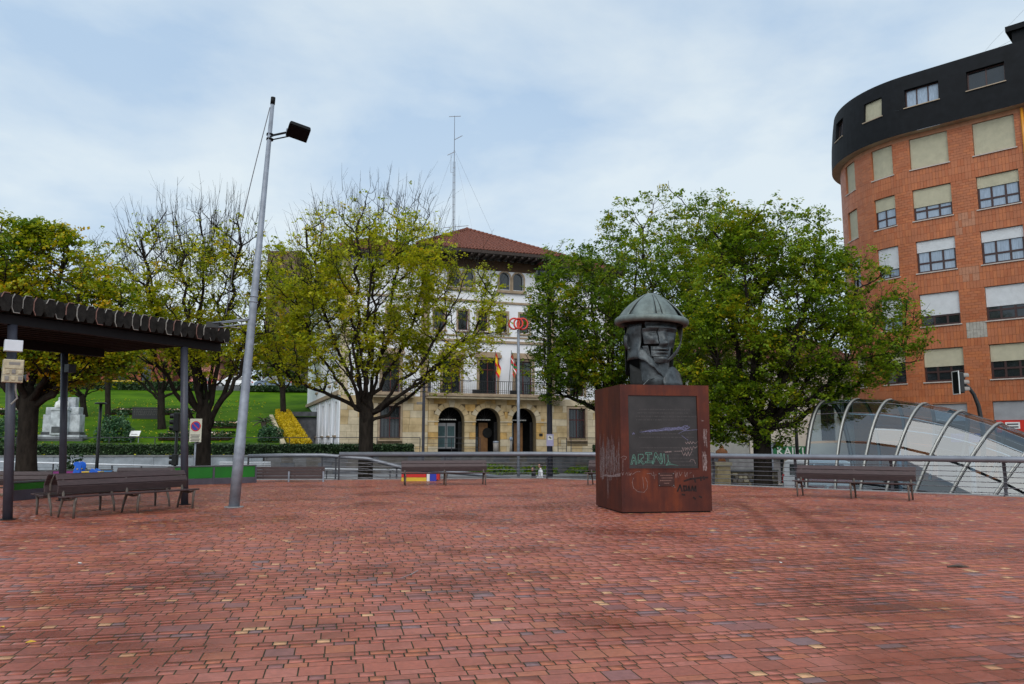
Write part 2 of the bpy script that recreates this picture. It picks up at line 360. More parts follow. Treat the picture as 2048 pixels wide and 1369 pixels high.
def circ3(a, b, c):
    ax, ay, bx, by, cx, cy = a.x, a.y, b.x, b.y, c.x, c.y; d = 2 * (ax * (by - cy) + bx * (cy - ay) + cx * (ay - by))
    ux = ((ax*ax+ay*ay)*(by-cy) + (bx*bx+by*by)*(cy-ay) + (cx*cx+cy*cy)*(ay-by)) / d; uy = ((ax*ax+ay*ay)*(cx-bx) + (bx*bx+by*by)*(ax-cx) + (cx*cx+cy*cy)*(bx-ax)) / d
    return ux, uy, math.hypot(ax - ux, ay - uy)
TRACKS = [(*circ3(G(1470, 1000), G(1522, 1040), G(1560, 1092)), 12.6, 20.5), (*circ3(G(1545, 1000), G(1625, 1045), G(1690, 1098)), 12.6, 20.0)]
def pavermat(name, col, var=.22):
    """fired clay paver, damp: water film in low spots lowers the roughness and deepens the colour"""
    m = bpy.data.materials.new(name); m.use_nodes = True; t = m.node_tree; N, L = t.nodes, t.links
    b = N['Principled BSDF']; g = N.new('ShaderNodeNewGeometry')
    def nz(scale, det=5, st=(1,1,1)):
        mp = N.new('ShaderNodeMapping'); mp.inputs['Scale'].default_value = st; L.new(g.outputs['Position'], mp.inputs[0])
        n = N.new('ShaderNodeTexNoise'); n.inputs['Scale'].default_value = scale; n.inputs['Detail'].default_value = det; n.inputs['Roughness'].default_value = .6
        L.new(mp.outputs[0], n.inputs['Vector']); return n
    a = nz(22, 8); wet = nz(.42, 4); gr = nz(160, 3)
    r1 = N.new('ShaderNodeValToRGB'); e = r1.color_ramp.elements; e[0].position = .3; e[1].position = .7
    e[0].color = (*[c*(1-var) for c in col], 1); e[1].color = (*[c*(1+var) for c in col], 1)
    L.new(a.outputs[0], r1.inputs[0])
    wr = N.new('ShaderNodeMapRange'); wr.interpolation_type = 'SMOOTHSTEP'
    wr.inputs[1].default_value = .44; wr.inputs[2].default_value = .66
    L.new(wet.outputs[0], wr.inputs[0])
    dk = N.new('ShaderNodeMixRGB'); dk.blend_type = 'MULTIPLY'; dk.inputs[2].default_value = (.62, .50, .44, 1)
    L.new(wr.outputs[0], dk.inputs[0]); L.new(r1.outputs[0], dk.inputs[1]); L.new(dk.outputs[0], b.inputs['Base Color'])
    # dried tyre tracks sweeping past the pedestal: two arcs with their own outline
    trk = None
    for (tx_, ty_, tr_, ya, yb) in TRACKS:
        cc = N.new('ShaderNodeVectorMath'); cc.operation = 'DISTANCE'; cc.inputs[1].default_value = (tx_, ty_, 0); L.new(g.outputs['Position'], cc.inputs[0])
        ab_ = N.new('ShaderNodeMath'); ab_.operation = 'SUBTRACT'; ab_.inputs[1].default_value = tr_; L.new(cc.outputs['Value'], ab_.inputs[0])
        a2 = N.new('ShaderNodeMath'); a2.operation = 'ABSOLUTE'; L.new(ab_.outputs[0], a2.inputs[0])
        m1 = N.new('ShaderNodeMapRange'); m1.interpolation_type = 'SMOOTHSTEP'; m1.inputs[1].default_value = .02; m1.inputs[2].default_value = .22; m1.inputs[3].default_value = 1; m1.inputs[4].default_value = 0; L.new(a2.outputs[0], m1.inputs[0])
        sx_ = N.new('ShaderNodeSeparateXYZ'); L.new(g.outputs['Position'], sx_.inputs[0])
        for lo_, hi_ in ((ya - .6, ya + .6), (yb + 1.2, yb - .6)):
            m2 = N.new('ShaderNodeMapRange'); m2.inputs[1].default_value = lo_; m2.inputs[2].default_value = hi_; L.new(sx_.outputs[1], m2.inputs[0])
            mm = N.new('ShaderNodeMath'); mm.operation = 'MULTIPLY'; L.new(m1.outputs[0], mm.inputs[0]); L.new(m2.outputs[0], mm.inputs[1]); m1 = mm
        if trk is None: trk = m1
        else: mx_ = N.new('ShaderNodeMath'); mx_.operation = 'MAXIMUM'; L.new(trk.outputs[0], mx_.inputs[0]); L.new(m1.outputs[0], mx_.inputs[1]); trk = mx_
    tk = N.new('ShaderNodeMixRGB'); tk.blend_type = 'MULTIPLY'; tk.inputs[2].default_value = (.70, .58, .50, 1)
    L.new(trk.outputs[0], tk.inputs[0]); L.new(dk.outputs[0], tk.inputs[1]); L.new(tk.outputs[0], b.inputs['Base Color'])
    rr = N.new('ShaderNodeMapRange'); rr.inputs[3].default_value = .40; rr.inputs[4].default_value = .22
    L.new(wr.outputs[0], rr.inputs[0]); L.new(rr.outputs[0], b.inputs['Roughness'])
    b.inputs['Specular IOR Level'].default_value = .42
    bp = N.new('ShaderNodeBump'); bp.inputs['Strength'].default_value = .25; bp.inputs['Distance'].default_value = .004
    L.new(gr.outputs[0], bp.inputs['Height']); L.new(bp.outputs[0], b.inputs['Normal'])
    return m
PAV = [pavermat('paver_red', (.375, .107, .068)), pavermat('paver_rose', (.40, .130, .092)), pavermat('paver_brown', (.315, .093, .060)),
       pavermat('paver_orange', (.40, .125, .064)), pavermat('paver_plum', (.265, .104, .092)), pavermat('paver_slate', (.23, .130, .132)), pavermat('paver_yellow', (.60, .33, .17))]
L_green = [leafmat('leaf_green_deep', (.055, .115, .006), (.105, .19, .010), .48), leafmat('leaf_green', (.155, .26, .010), (.24, .34, .014), .48),
           leafmat('leaf_olive', (.27, .34, .012), (.37, .39, .016), .45), leafmat('leaf_yellow', (.46, .38, .012), (.60, .46, .015), .45)]
L_lime = [leafmat('leaf_lime_deep', (.13, .20, .006), (.21, .29, .010), .5), leafmat('leaf_lime', (.36, .43, .012), (.48, .50, .018), .5),
          leafmat('leaf_lime_pale', (.57, .57, .025), (.67, .61, .03), .5), leafmat('leaf_gold', (.62, .46, .015), (.70, .44, .02), .5)]
L_gold = [leafmat('leaf_gold_green', (.08, .16, .006), (.16, .25, .010), .45), leafmat('leaf_gold_mid', (.28, .35, .01), (.42, .42, .012), .45),
          leafmat('leaf_gold_bright', (.58, .46, .012), (.70, .47, .012), .45), leafmat('leaf_rust', (.62, .32, .010), (.68, .38, .012), .45)]
L_hedge = [leafmat('hedge_leaf_dark', (.015, .04, .012), (.03, .065, .02), .15), leafmat('hedge_leaf', (.05, .10, .035), (.08, .13, .05), .15)]
L_shrub = [leafmat('shrub_leaf', (.02, .07, .03), (.05, .13, .06), .2), leafmat('shrub_leaf_pale', (.07, .15, .07), (.11, .19, .09), .2)]
L_yellowhedge = [leafmat('yellow_leaf', (.66, .48, .008), (.78, .56, .012), .3), leafmat('yellow_leaf_deep', (.48, .33, .006), (.60, .42, .01), .3)]  # two yellow tones, mixed at random over the hedge

# ================================================================= SETTING
STREET = -1.25
def wallY(X): return 44 + (X + 60) * 7 / 75
def lawn_z(X, Y): return min(7.8, .72 + .158 * max(0, Y - wallY(X) - 1.5))
def on_lawn(px, py):
    d = ray(px, py); Y = 44.0
    while Y < 95:
        t = Y / d[1]; X = d[0] * t
        if EYE + d[2] * t <= lawn_z(X, Y): break
        Y += .05
    return Vector((d[0] * Y / d[1], Y, lawn_z(d[0] * Y / d[1], Y)))

g = MB(); g.add([(-900, -50, STREET), (900, -50, STREET), (900, 1500, STREET), (-900, 1500, STREET)], [(0, 1, 2, 3)])
struct(g.build('street', M_asphalt))

EDGE = [(-40, -12), (46, -12), (31, 6.8), (13.81, 22.24), (7.13, 28.21), (3.4, 31.53), (1.49, 33.27), (-7.14, 31.95), (-26, 31.2), (-40, 22)]
g = MB(); g.prism(EDGE, (0, 0, -.0010), (1,0,0), (0,1,0), (0, 0, -1.3))
plaza = struct(g.build('plaza', M_joint, fix=True))
g = MB()
for a, b in ((2, 3), (3, 4), (4, 5), (5, 6), (6, 7), (7, 8)):
    p, q = Vector((*EDGE[a], -.02)), Vector((*EDGE[b], -.02)); d = (q - p).normalized()
    g.bar(p + d * .02, q - d * .02, .34, .09)
g.build('kerb', M_concrete, plaza, bev=.01)

def inpoly(x, y, poly):
    r = np.zeros(len(x), bool); j = len(poly) - 1
    for i in range(len(poly)):
        (xi, yi), (xj, yj) = poly[i], poly[j]
        c = ((yi > y) != (yj > y)) & (x < (xj - xi) * (y - yi) / (yj - yi + 1e-12) + xi)
        r ^= c; j = i
    return r
PA = R(12.4); pu = np.array([math.cos(PA), math.sin(PA)]); pv = np.array([-math.sin(PA), math.cos(PA)])
rows = []; v = 0.0; rng = np.random.RandomState(3); U0, U1 = -34.0, 40.0
GAP = .0068
while v < 42:
    for kind in ['B'] + ['s'] * rng.choice([2, 2, 3]):
        if kind == 'B':
            n = int((U1 - U0) / .212); us = U0 + rng.rand() * .2 + np.arange(n) * .212; ln = np.full(n, .212); h = .212
            mi = rng.choice(6, n, p=[.34, .22, .20, .15, .075, .015])
        else:
            ln = rng.choice([.105, .16, .212], int((U1 - U0) / .14), p=[.42, .30, .28]); us = U0 + rng.rand() * .2 + np.concatenate([[0], np.cumsum(ln)[:-1]]); h = .105
            mi = rng.choice(7, len(ln), p=[.30, .20, .16, .14, .08, .03, .09])
        if kind == 's': bad = (mi == 6) & (ln > .12); mi = np.where(bad, 0, mi)
        rows.append(np.stack([us, np.full(len(us), v), ln, np.full(len(us), h), mi], 1)); v += h
A = np.concatenate(rows)
cx = (A[:, 0] + A[:, 2] / 2)[:, None] * pu + (A[:, 1] + A[:, 3] / 2)[:, None] * pv
X, Y = cx[:, 0], cx[:, 1] - 1.0
keep = inpoly(X, Y, EDGE) & (Y > 3.6) & (np.abs(X) < Y * .70 + 2.5)
A, X, Y = A[keep], X[keep], Y[keep]
bx, by, _ = None, None, None
dep = Y * cp - EYE * sp
pxx = 1024 + FPX * X / dep; pyy = 684.5 - FPX * (-Y * sp - EYE * cp) / dep
vis = (pxx > 10) & (pxx < 2038) & (pyy < 1362)
score = A[:, 2] * A[:, 3] / Y ** 3 * vis
order = np.argsort(-score); top = order[:300]; rest = np.setdiff1d(np.arange(len(A)), top)
PM = {}
def paver_mesh(ln, h, mi):
    k = (round(ln, 3), round(h, 3), mi)
    if k not in PM:
        a, b = ln / 2 - GAP / 2, h / 2 - .0050; c = .003; m = MB()
        m.add([(-a,-b,-.012),(a,-b,-.012),(a,b,-.012),(-a,b,-.012),(-a,-b,-c),(a,-b,-c),(a,b,-c),(-a,b,-c),(-a+c,-b+c,0),(a-c,-b+c,0),(a-c,b-c,0),(-a+c,b-c,0)],
              [(0,1,5,4),(1,2,6,5),(2,3,7,6),(3,0,4,7),(4,5,9,8),(5,6,10,9),(6,7,11,10),(7,4,8,11),(8,9,10,11)])
        PM[k] = m.mesh('paver', PAV[mi])
    return PM[k]
for i in top:
    inst('paver', paver_mesh(A[i, 2], A[i, 3], int(A[i, 4])), plaza, (X[i], Y[i], rng.uniform(.0003, .0014)),
         (R(rng.normal(0, .15)), R(rng.normal(0, .15)), PA))
n = len(rest); B_ = A[rest]; ctr = np.stack([X[rest], Y[rest]], 1)
a = (B_[:, 2] - GAP) / 2; b = (B_[:, 3] - .010) / 2; c = .003
tx, ty = np.tan(np.radians(rng.normal(0, .15, n))), np.tan(np.radians(rng.normal(0, .15, n))); z0 = rng.uniform(.0003, .0014, n)
V = np.zeros((n, 8, 3))
for k, (sx, sy) in enumerate([(-1,-1),(1,-1),(1,1),(-1,1)]):
    for lay, (ins, zb) in enumerate([(0, -.011), (c, 0)]):
        lu, lv = sx * (a - ins), sy * (b - ins)
        V[:, lay*4+k, :2] = ctr + lu[:, None] * pu + lv[:, None] * pv
        V[:, lay*4+k, 2] = zb + (z0 + lu * tx + lv * ty if lay else 0)
fq = np.array([(4,5,6,7),(0,1,5,4),(1,2,6,5),(2,3,7,6),(3,0,4,7)])
Fq = (np.arange(n)[:, None, None] * 8 + fq[None]).reshape(-1, 4); Mi = np.repeat(B_[:, 4].astype(int), 5)
me = bpy.data.meshes.new('paver_field'); me.vertices.add(n * 8); me.vertices.foreach_set('co', V.ravel())
me.loops.add(len(Fq) * 4); me.loops.foreach_set('vertex_index', Fq.ravel())
me.polygons.add(len(Fq)); me.polygons.foreach_set('loop_start', np.arange(len(Fq)) * 4); me.polygons.foreach_set('material_index', Mi)
for m in PAV: me.materials.append(m)
me.update(calc_edges=True); me.validate()
stuff(inst('paver_field', me, plaza))

# terrace in front of the town hall, lawn slope, upper road
g = MB(); g.prism([(-80, wallY(-80) + .3), (16, wallY(16) + .3), (40, 62), (40, 92), (-20, 92), (-80, 92)], (0, 0, .70), (1,0,0), (0,1,0), (0,0,-2))
struct(g.build('terrace', M_concrete, fix=True))
def hedge_x(Y): return -12.6 - (Y - 48) * (7.4 / 20.2)
g = MB(); ys = list(np.linspace(0, 1, 40)); o = 0
def lawn_pt(u, v):
    X0 = -95
    Yv = 42 + v * 50
    Xr = hedge_x(Yv) - .6 if Yv < 68.4 else -11
    X_ = X0 + (Xr - X0) * u; Yw = max(Yv, wallY(X_) + .35)
    zz = lawn_z(X_, Yw) + .06 * noise.noise((X_ * .15, Yw * .15, 0))
    return (X_, Yw, zz + .004)
g.grid(lawn_pt, list(np.linspace(0, 1, 46)), list(np.linspace(0, 1, 110)))
struct(g.build('lawn', M_lawn, smooth=True))
g = MB(); g.box(-110, -11, 91.0, 99, 7.2, 7.83); struct(g.build('hill_road', M_asphalt))
g = MB(); g.box(-110, -11, 90.4, 90.98, 7.1, 7.95); struct(g.build('hill_kerb', M_darkstone))
# far ground behind everything
g = MB(); g.grid(lambda u, v: (-220 + u * 420, 99 + v * 160, (7.6 if u < .47 else 0.6) + v * (6 + 5 * noise.noise((u * 4, v * 3, 2)))), list(np.linspace(0, 1, 30)), list(np.linspace(0, 1, 12)))
struct(g.build('hill', mat('far_slope', (.05, .085, .03), .95, .35, .08), smooth=True))

g = MB(); g.prism([(-60, wallY(-60) - 3.4), (16, wallY(16) - 3.4), (16, wallY(16) - .02), (-60, wallY(-60) - .02)], (0, 0, -.45), (1,0,0), (0,1,0), (0,0,-.78)); struct(g.build('pavement', M_concrete, fix=True))
rgl = np.random.RandomState(5); LX = []
while len(LX) < 1500:
    x_, y_ = rgl.uniform(-48, -14), rgl.uniform(47, 80)
    if x_ < hedge_x(y_) - 1: LX.append((x_, y_, lawn_z(x_, y_) + .05))
LEAFY = np.array(LX)
# --- retaining walls (blocks are pieces of their own)
def block_wall(name, label, x0, x1, z0, z1, courses, ln, mats, coping, seed):
    p = Vector((x0, wallY(x0), 0)); q = Vector((x1, wallY(x1), 0)); L = (q - p).length; rz = math.atan2(q.y - p.y, q.x - p.x)
    t = thing(name, label, 'wall', (p.x, p.y, z0), rz); rg = random.Random(seed)
    MB().box(0, L, .03, .32, 0, z1 - z0 - .07).build('core', M_mortar if mats[0] is not M_wallpanel else M_concrete, t)
    MB().box(-.02, L + .02, -.06, .36, z1 - z0 - .068, z1 - z0 + .03).build('coping', coping, t, bev=.008)
    H = (z1 - z0 - .07) / courses
    for c_ in range(courses):
        x = -rg.random() * ln
        while x < L:
            l = ln * rg.uniform(.75, 1.3) if len(mats) > 1 else ln
            a_, b_ = max(0, x) + .006, min(L, x + l) - .006
            if b_ - a_ > .05:
                y = rg.uniform(-.012, .004)
                MB().box(a_, b_, y, .06, c_ * H + .006, (c_ + 1) * H - .006).build('block', rg.choice(mats), t)
            x += l
    return t
block_wall('retaining_wall', 'long low wall of pale grey panels under the clipped hedge on the left', -45, -15.2, STREET, .70, 3, 1.15, [M_wallpanel], M_coping, 1)
M_ds2 = mat('dark_wall_stone_b', (.15, .15, .155), .8, .3, 2.2, .3, 20); M_ds3 = mat('dark_wall_stone_c', (.13, .12, .11), .8, .3, 2.2, .3, 20)
block_wall('retaining_wall', 'dark stone block wall below the arcaded building, behind the railing', -15.1, 14, STREET, .70, 5, .85, [M_darkstone, M_ds2, M_ds3], M_coping, 2)

# --- leafy masses
def leaf_arrays(pts, size, rg, up=.5, jitter=.5, base=None):
    """folded four-cornered leaves at pts"""
    n = len(pts); nrm = rg.normal(size=(n, 3)); nrm[:, 2] = np.abs(nrm[:, 2]) + up; nrm /= np.linalg.norm(nrm, axis=1)[:, None]
    if base is not None: nrm = nrm * .55 + base; nrm /= np.linalg.norm(nrm, axis=1)[:, None]
    t = np.cross(nrm, rg.normal(size=(n, 3))); t /= np.linalg.norm(t, axis=1)[:, None]; b = np.cross(nrm, t)
    s = size * rg.uniform(1 - jitter, 1 + jitter, n)[:, None]
    V = np.stack([pts - t * s * .5, pts + b * s * .42 + nrm * s * .12, pts + t * s * .55 - nrm * s * .1, pts - b * s * .42 + nrm * s * .12], 1)
    return V
def leaf_object(name, V, mi, mats, parent=None):
    n = len(V); me = bpy.data.meshes.new(name); me.vertices.add(n * 4); me.vertices.foreach_set('co', V.astype(np.float32).ravel())
    me.loops.add(n * 4); me.loops.foreach_set('vertex_index', np.arange(n * 4)); me.polygons.add(n)
    me.polygons.foreach_set('loop_start', np.arange(n) * 4); me.polygons.foreach_set('material_index', mi.astype(np.int32))
    for m in mats: me.materials.append(m)
    me.update(calc_edges=True); return inst(name, me, parent)
def clipped_hedge(name, label, p, q, w_, h_, mats, n, leaf=.10, seed=0, hq=None, group=None):
    """box hedge from p to q (ground points), leaves over a woody core"""
    p, q = Vector(p), Vector(q); d = q - p; L = d.length; t = thing(name, label, 'hedge', p, math.atan2(d.y, d.x), group)
    dz = d.z; Lx = math.hypot(d.x, d.y); rg = np.random.RandomState(seed)
    ms = MB()
    ms.add([(0,-w_/2+.07,0),(Lx,-w_/2+.07,dz),(Lx,w_/2-.07,dz),(0,w_/2-.07,0),(0,-w_/2+.07,h_-.07),(Lx,-w_/2+.07,dz+h_-.07),(Lx,w_/2-.07,dz+h_-.07),(0,w_/2-.07,h_-.07)],
           [(3,2,1,0),(4,5,6,7),(0,1,5,4),(1,2,6,5),(2,3,7,6),(3,0,4,7)])
    ms.build('stems', M_core, t)
    areas = np.array([Lx * h_, Lx * w_, Lx * h_, w_ * h_, w_ * h_]); k = rg.choice(5, n, p=areas / areas.sum())
    u, v = rg.rand(n), rg.rand(n); x = u * Lx; y = np.zeros(n); z = np.zeros(n)
    y = np.where(k == 0, -w_/2, np.where(k == 2, w_/2, (v - .5) * w_)); z = np.where(k == 1, h_, v * h_)
    x = np.where(k == 3, 0, np.where(k == 4, Lx, x)); y = np.where(k >= 3, (u - .5) * w_, y)
    bump = np.array([noise.noise((a_ * 1.3, b_ * 2, c_ * 2)) for a_, b_, c_ in zip(x, y, z)]) * .06
    y += np.where(k == 0, -bump, np.where(k == 2, bump, 0)); z += np.where(k == 1, bump, 0) + dz * x / Lx
    pts = np.stack([x, y, z], 1) + rg.normal(size=(n, 3)) * .025
    V = leaf_arrays(pts, leaf, rg, .2)
    leaf_object('foliage', V, (rg.rand(n) < .45).astype(int), mats, t); return t
M_core = mat('hedge_core', (.012, .022, .010), .95, .3, 6)
def hp(px, back): # point on the terrace behind the wall at photo column px
    Y = 46.0
    for _ in range(12):
        X = (px - 1024) / FPX * (Y * cp) ; Y = wallY(X) + back
    return (X, Y, .70)
clipped_hedge('box_hedge', 'long clipped green hedge on top of the pale grey panel wall', (-44, wallY(-44) + .85, .70), hp(604, .85), .9, .62, L_hedge, 16000, .11, 1)
clipped_hedge('box_hedge', 'clipped green hedge in front of the town hall corner beside the lime tree', hp(606, .85), hp(826, .85), .9, .62, L_hedge, 5200, .11, 2)
clipped_hedge('box_hedge', 'short green hedge behind the terrace rail right of the arches', hp(1188, 1.2), hp(1290, 1.2), .8, .6, L_hedge, 2600, .11, 3)
pa = on_lawn(608, 893); pb = on_lawn(570, 836)
pa = Vector((hedge_x(49.6), 49.6, .70)); pb = Vector((hedge_x(68.3), 68.3, lawn_z(hedge_x(68.3), 68.3) - .1))
clipped_hedge('golden_hedge', 'bright yellow clipped hedge running down the slope beside the white building', pa + Vector((0, 0, .05)), pb, 1.1, .72, L_yellowhedge, 9000, .12, 4)
g = MB(); g.bar(pa + Vector((-.95, 0, .12)), pb + Vector((-.95, 0, .12)), .3, .28)
tag(g.build('lawn_edging', M_sand_b, bev=.01), 'pale stone edging strip beside the yellow hedge', 'edging')
g = MB()
g.box(0, 9, 0, .5, 0, 3.45); ew = g.build('retaining_wall', M_darkstone); ew.location = (hedge_x(68.4) + .3, 68.6, .7)
tag(ew, 'dark retaining wall holding the lawn beside the white building flank', 'wall')

clipped_hedge('box_hedge', 'dark hedge along the top of the lawn below the upper road', (-62, 89.6, 7.3), (-36, 89.6, 7.3), 1.0, 1.0, L_hedge, 7000, .22, 8)
clipped_hedge('box_hedge', 'dark hedge at the lawn crest right of the parked white car', (-31, 89.6, 7.3), (-21, 89.6, 7.3), 1.0, .55, L_hedge, 3000, .2, 9)

# ================================================================= TREES
def bez(p, c1, q, n):
    return [p * (1-t)**2 + c1 * 2*t*(1-t) + q * t*t for t in [i / n for i in range(n + 1)]]
def make_tree(name, label, px, Y, z0, fork_py, tr, lobes, nl, leaf_n, leaf, mats, mp, bare_y=None, seed=0, group=None, depth=.85, limb_r=.5, clump=.0, spread=.13, tilt=0, whips=0):
    rg = np.random.RandomState(seed); rd = random.Random(seed)
    bx_ = (px - 1024) / FPX * (Y * cp)
    base = Vector((bx_, Y, z0)); t = thing(name, label, 'tree', base, 0, group)
    fk = P(px + tilt, fork_py, Y); fork = Vector((fk.x - base.x, 0, fk.z - base.z))
    Ls = []
    for (lx, ly, rx, ry) in lobes:
        c_ = P(lx, ly, Y) - base; s = Y / FPX / cp * 1.0
        Ls.append((np.array(c_), np.array([rx * s, max(rx, ry) * s * depth, ry * s])))
    vol = np.array([a[1].prod() for a in Ls]); vol /= vol.sum()
    def sample(n, lo=0, hi=1):
        k = rg.choice(len(Ls), n, p=vol); d = rg.normal(size=(n, 3)); d /= np.linalg.norm(d, axis=1)[:, None]
        r = (lo**3 + (hi**3 - lo**3) * rg.rand(n)) ** (1/3)
        return np.array([Ls[i][0] for i in k]) + d * r[:, None] * np.array([Ls[i][1] for i in k])
    def spaced(n, lo, hi):
        c_ = sample(n * 6, lo, hi); idx = [0]; dm = np.linalg.norm(c_ - c_[0], axis=1)
        while len(idx) < n:
            j = int(np.argmax(dm)); idx.append(j); dm = np.minimum(dm, np.linalg.norm(c_ - c_[j], axis=1))
        return c_[idx]
    tm = MB(); bm = MB()
    # trunk with root flare
    tp = [Vector((0,0,-.15)), Vector((0,0,.25)), fork * .35 + Vector((rd.uniform(-.04,.04),0,0)), fork * .7, fork]
    tm.tube(tp + [fork * 1.06, fork * 1.16], [tr*1.45, tr*1.12, tr*.98, tr*.95, tr*.98, tr*.80, tr*.40], 14)
    nodes = []; 
    def grow(p, d0, q, r0, r1, segs, sides, mb, wob):
        L = (q - p).length; dq = q - p; c1 = p + Vector((dq.x * .62, dq.y * .62, dq.z * .36)) + d0 * L * .10
        pts = bez(p, c1, q, segs)
        for i in range(1, segs): pts[i] = pts[i] + Vector(rg.normal(size=3)) * wob * L
        rs = [r0 + (r1 - r0) * (i / segs) ** .8 for i in range(segs + 1)]
        mb.tube(pts, rs, sides, 0, False)
        for i in range(1, segs + 1):
            nodes.append((pts[i], rs[i], (pts[i] - pts[i-1]).normalized()))
    tg = spaced(nl[0], .25, .78)
    for i, q in enumerate(tg):
        q = Vector(q)
        out = Vector((q.x - fork.x, q.y - fork.y, 0)); h = out.length
        st = fork * rd.uniform(.80, 1.02)
        d0 = (Vector((0,0,1)) * 1.0 + (out.normalized() * (.25 + .5 * min(1, h / max(.5, q.z - fork.z))) if h > .01 else Vector((0,0,0)))).normalized()
        grow(st, d0, q, tr * limb_r * rd.uniform(.75, 1.1), .05, 12, 8, tm, .012)
    def attach(targets, pen, rmax, rk, r1, segs, sides, mb, wob, upb):
        NP = np.array([tuple(a[0]) for a in nodes]); NR = [a[1] for a in nodes]; ND = [a[2] for a in nodes]
        for q in targets:
            dv = q - NP; dist = np.linalg.norm(dv, axis=1) + 1e-6
            cost = dist * (1 + pen * np.clip(.62 - dv[:, 2] / dist, 0, 2)) + (dist < .12) * 10
            j = int(np.argmin(cost)); p = Vector(NP[j]); d0 = (ND[j] * .5 + Vector((0, 0, upb)) + (Vector(q) - p).normalized() * .5).normalized()
            grow(p, d0, Vector(q), min(NR[j] * rk, rmax), r1, segs, sides, mb, wob)
    attach(spaced(nl[1], .3, .97), 2.2, .062, .66, .018, 8, 6, bm, .015, .35)
    attach(spaced(nl[2], .35, 1.03), 1.8, .026, .66, .008, 5, 4, bm, .02, .3)
    k0 = len(nodes)
    attach(sample(nl[3], .45, 1.06), 1.9, .014, .75, .0045, 3, 3, bm, .02, .25)
    if whips:                                   # straight bare shoots standing up out of the crown
        zt_ = np.array([a_[0].z for a_ in nodes]); lim = np.quantile(zt_, .55); ok = [i_ for i_ in range(len(nodes)) if zt_[i_] > lim and nodes[i_][1] < .05]
        for _ in range(whips):
            p = nodes[ok[rg.randint(len(ok))]][0]; oc = Vector((p.x - fork.x, p.y, 0)) * .09 + Vector((0, 0, 1)) + Vector(rg.normal(size=3)) * .10
            L_ = rg.uniform(.5, 1.7); d_ = oc.normalized(); bm.tube([p, p + d_ * L_ * .5 + Vector(rg.normal(size=3)) * .02, p + d_ * L_], [.011, .007, .003], 3, 0, False)
            for _k in range(2): s_ = rg.uniform(.3, .8); q_ = p + d_ * L_ * s_; nodes.append((q_, .003, d_)); bm.tube([q_, q_ + (d_ + Vector(rg.normal(size=3)) * .35) * L_ * .35], [.005, .0025], 3, 0, False)
    tm.build('trunk', M_bark, t, smooth=True); bm.build('branches', M_bark, t, smooth=True)
    # leaves gather on twigs
    NP = np.array([tuple(a[0]) for a in nodes[k0 - nl[2]:]])
    w_ = np.ones(len(NP))
    if bare_y:
        zl = P(px, bare_y[0], Y).z - base.z; zh = P(px, bare_y[1], Y).z - base.z
        w_ *= np.clip((zh - NP[:, 2]) / (zh - zl), bare_y[2], 1)
    if clump:
        nv = np.array([noise.noise((a_[0] * .55, a_[1] * .55, a_[2] * .7 + seed)) for a_ in NP]); w_ *= np.clip(.5 + nv * clump, .03, 2)
    w_ /= w_.sum(); per = 11; nc = leaf_n // per + 1; kc = rg.choice(len(NP), nc, p=w_); cid = np.repeat(np.arange(nc), per)[:leaf_n]; k = kc[cid]     # leaves hang in sprays
    cen = NP[kc] + rg.normal(size=(nc, 3)) * spread * .8; dr = rg.normal(size=(nc, 3)); dr[:, 2] = dr[:, 2] * .3 - .15; dr /= np.linalg.norm(dr, axis=1)[:, None]
    pts = cen[cid] + dr[cid] * (rg.rand(leaf_n)[:, None] * .38) + rg.normal(size=(leaf_n, 3)) * np.array([.085, .085, .05])
    bn = rg.normal(size=(nc, 3)) * .5; bn[:, 2] += .75; V = leaf_arrays(pts, leaf, rg, .2, .5, bn[cid])
    hn = np.array([noise.noise((a_[0] * .8, a_[1] * .8, a_[2] * .8 + 9 + seed)) for a_ in NP])[k]
    r_ = rg.rand(leaf_n) * .45 + rg.rand(nc)[cid] * .55 + hn * .5; cum = np.cumsum(mp); mi = np.digitize(r_, cum[:-1])
    leaf_object('crown', V, mi, mats, t); return t

TREES = 'lime trees around the square'
make_tree('lime_tree', 'half bare yellowing lime tree behind the railing in front of the town hall', 733, 35, STREET, 815, .33,
    [(745,560,170,180),(605,600,95,120),(905,610,100,120),(800,455,95,80),(660,470,80,75),(965,640,55,80),(560,700,55,75),(690,690,150,85),(860,715,110,75)],
    (17, 120, 700, 2900), 54000, .105, L_lime, [.17, .44, .33, .06], (540, 400, .06), 11, TREES, .8, .30, 1.7, whips=520)
make_tree('lime_tree', 'dense green lime tree with low trunk beside the glass canopy', 1523, 33, STREET, 850, .38,
    [(1540,640,170,190),(1440,700,110,150),(1560,490,120,95),(1480,470,80,75),(1640,520,70,80),(1700,590,95,95),(1775,640,85,85),(1660,700,150,90),(1790,700,60,60),(1500,820,125,75),(1620,770,90,50)],
    (15, 120, 680, 2800), 92000, .112, L_green, [.30, .40, .26, .04], None, 12, TREES, .85, .42, 1.1)
make_tree('lime_tree', 'dense dark green lime tree left of the bronze head', 1218, 39, STREET, 800, .31,
    [(1180,640,120,160),(1110,620,62,110),(1120,520,34,46),(1250,720,140,110),(1120,730,75,75),(1280,560,80,90)],
    (11, 80, 500, 2100), 60000, .115, L_green, [.44, .40, .14, .02], None, 13, TREES, .8, .42, 1.0)
make_tree('lime_tree', 'tallest green lime tree rising behind the bronze head', 1352, 43, STREET, 820, .33,
    [(1330,560,130,150),(1325,420,50,60),(1255,450,55,60),(1410,430,55,62),(1210,520,45,60),(1420,570,95,130),(1350,720,130,120),(1440,800,90,90)],
    (13, 100, 560, 2400), 60000, .12, L_green, [.22, .38, .35, .05], None, 14, TREES, .8, .42, 1.2)
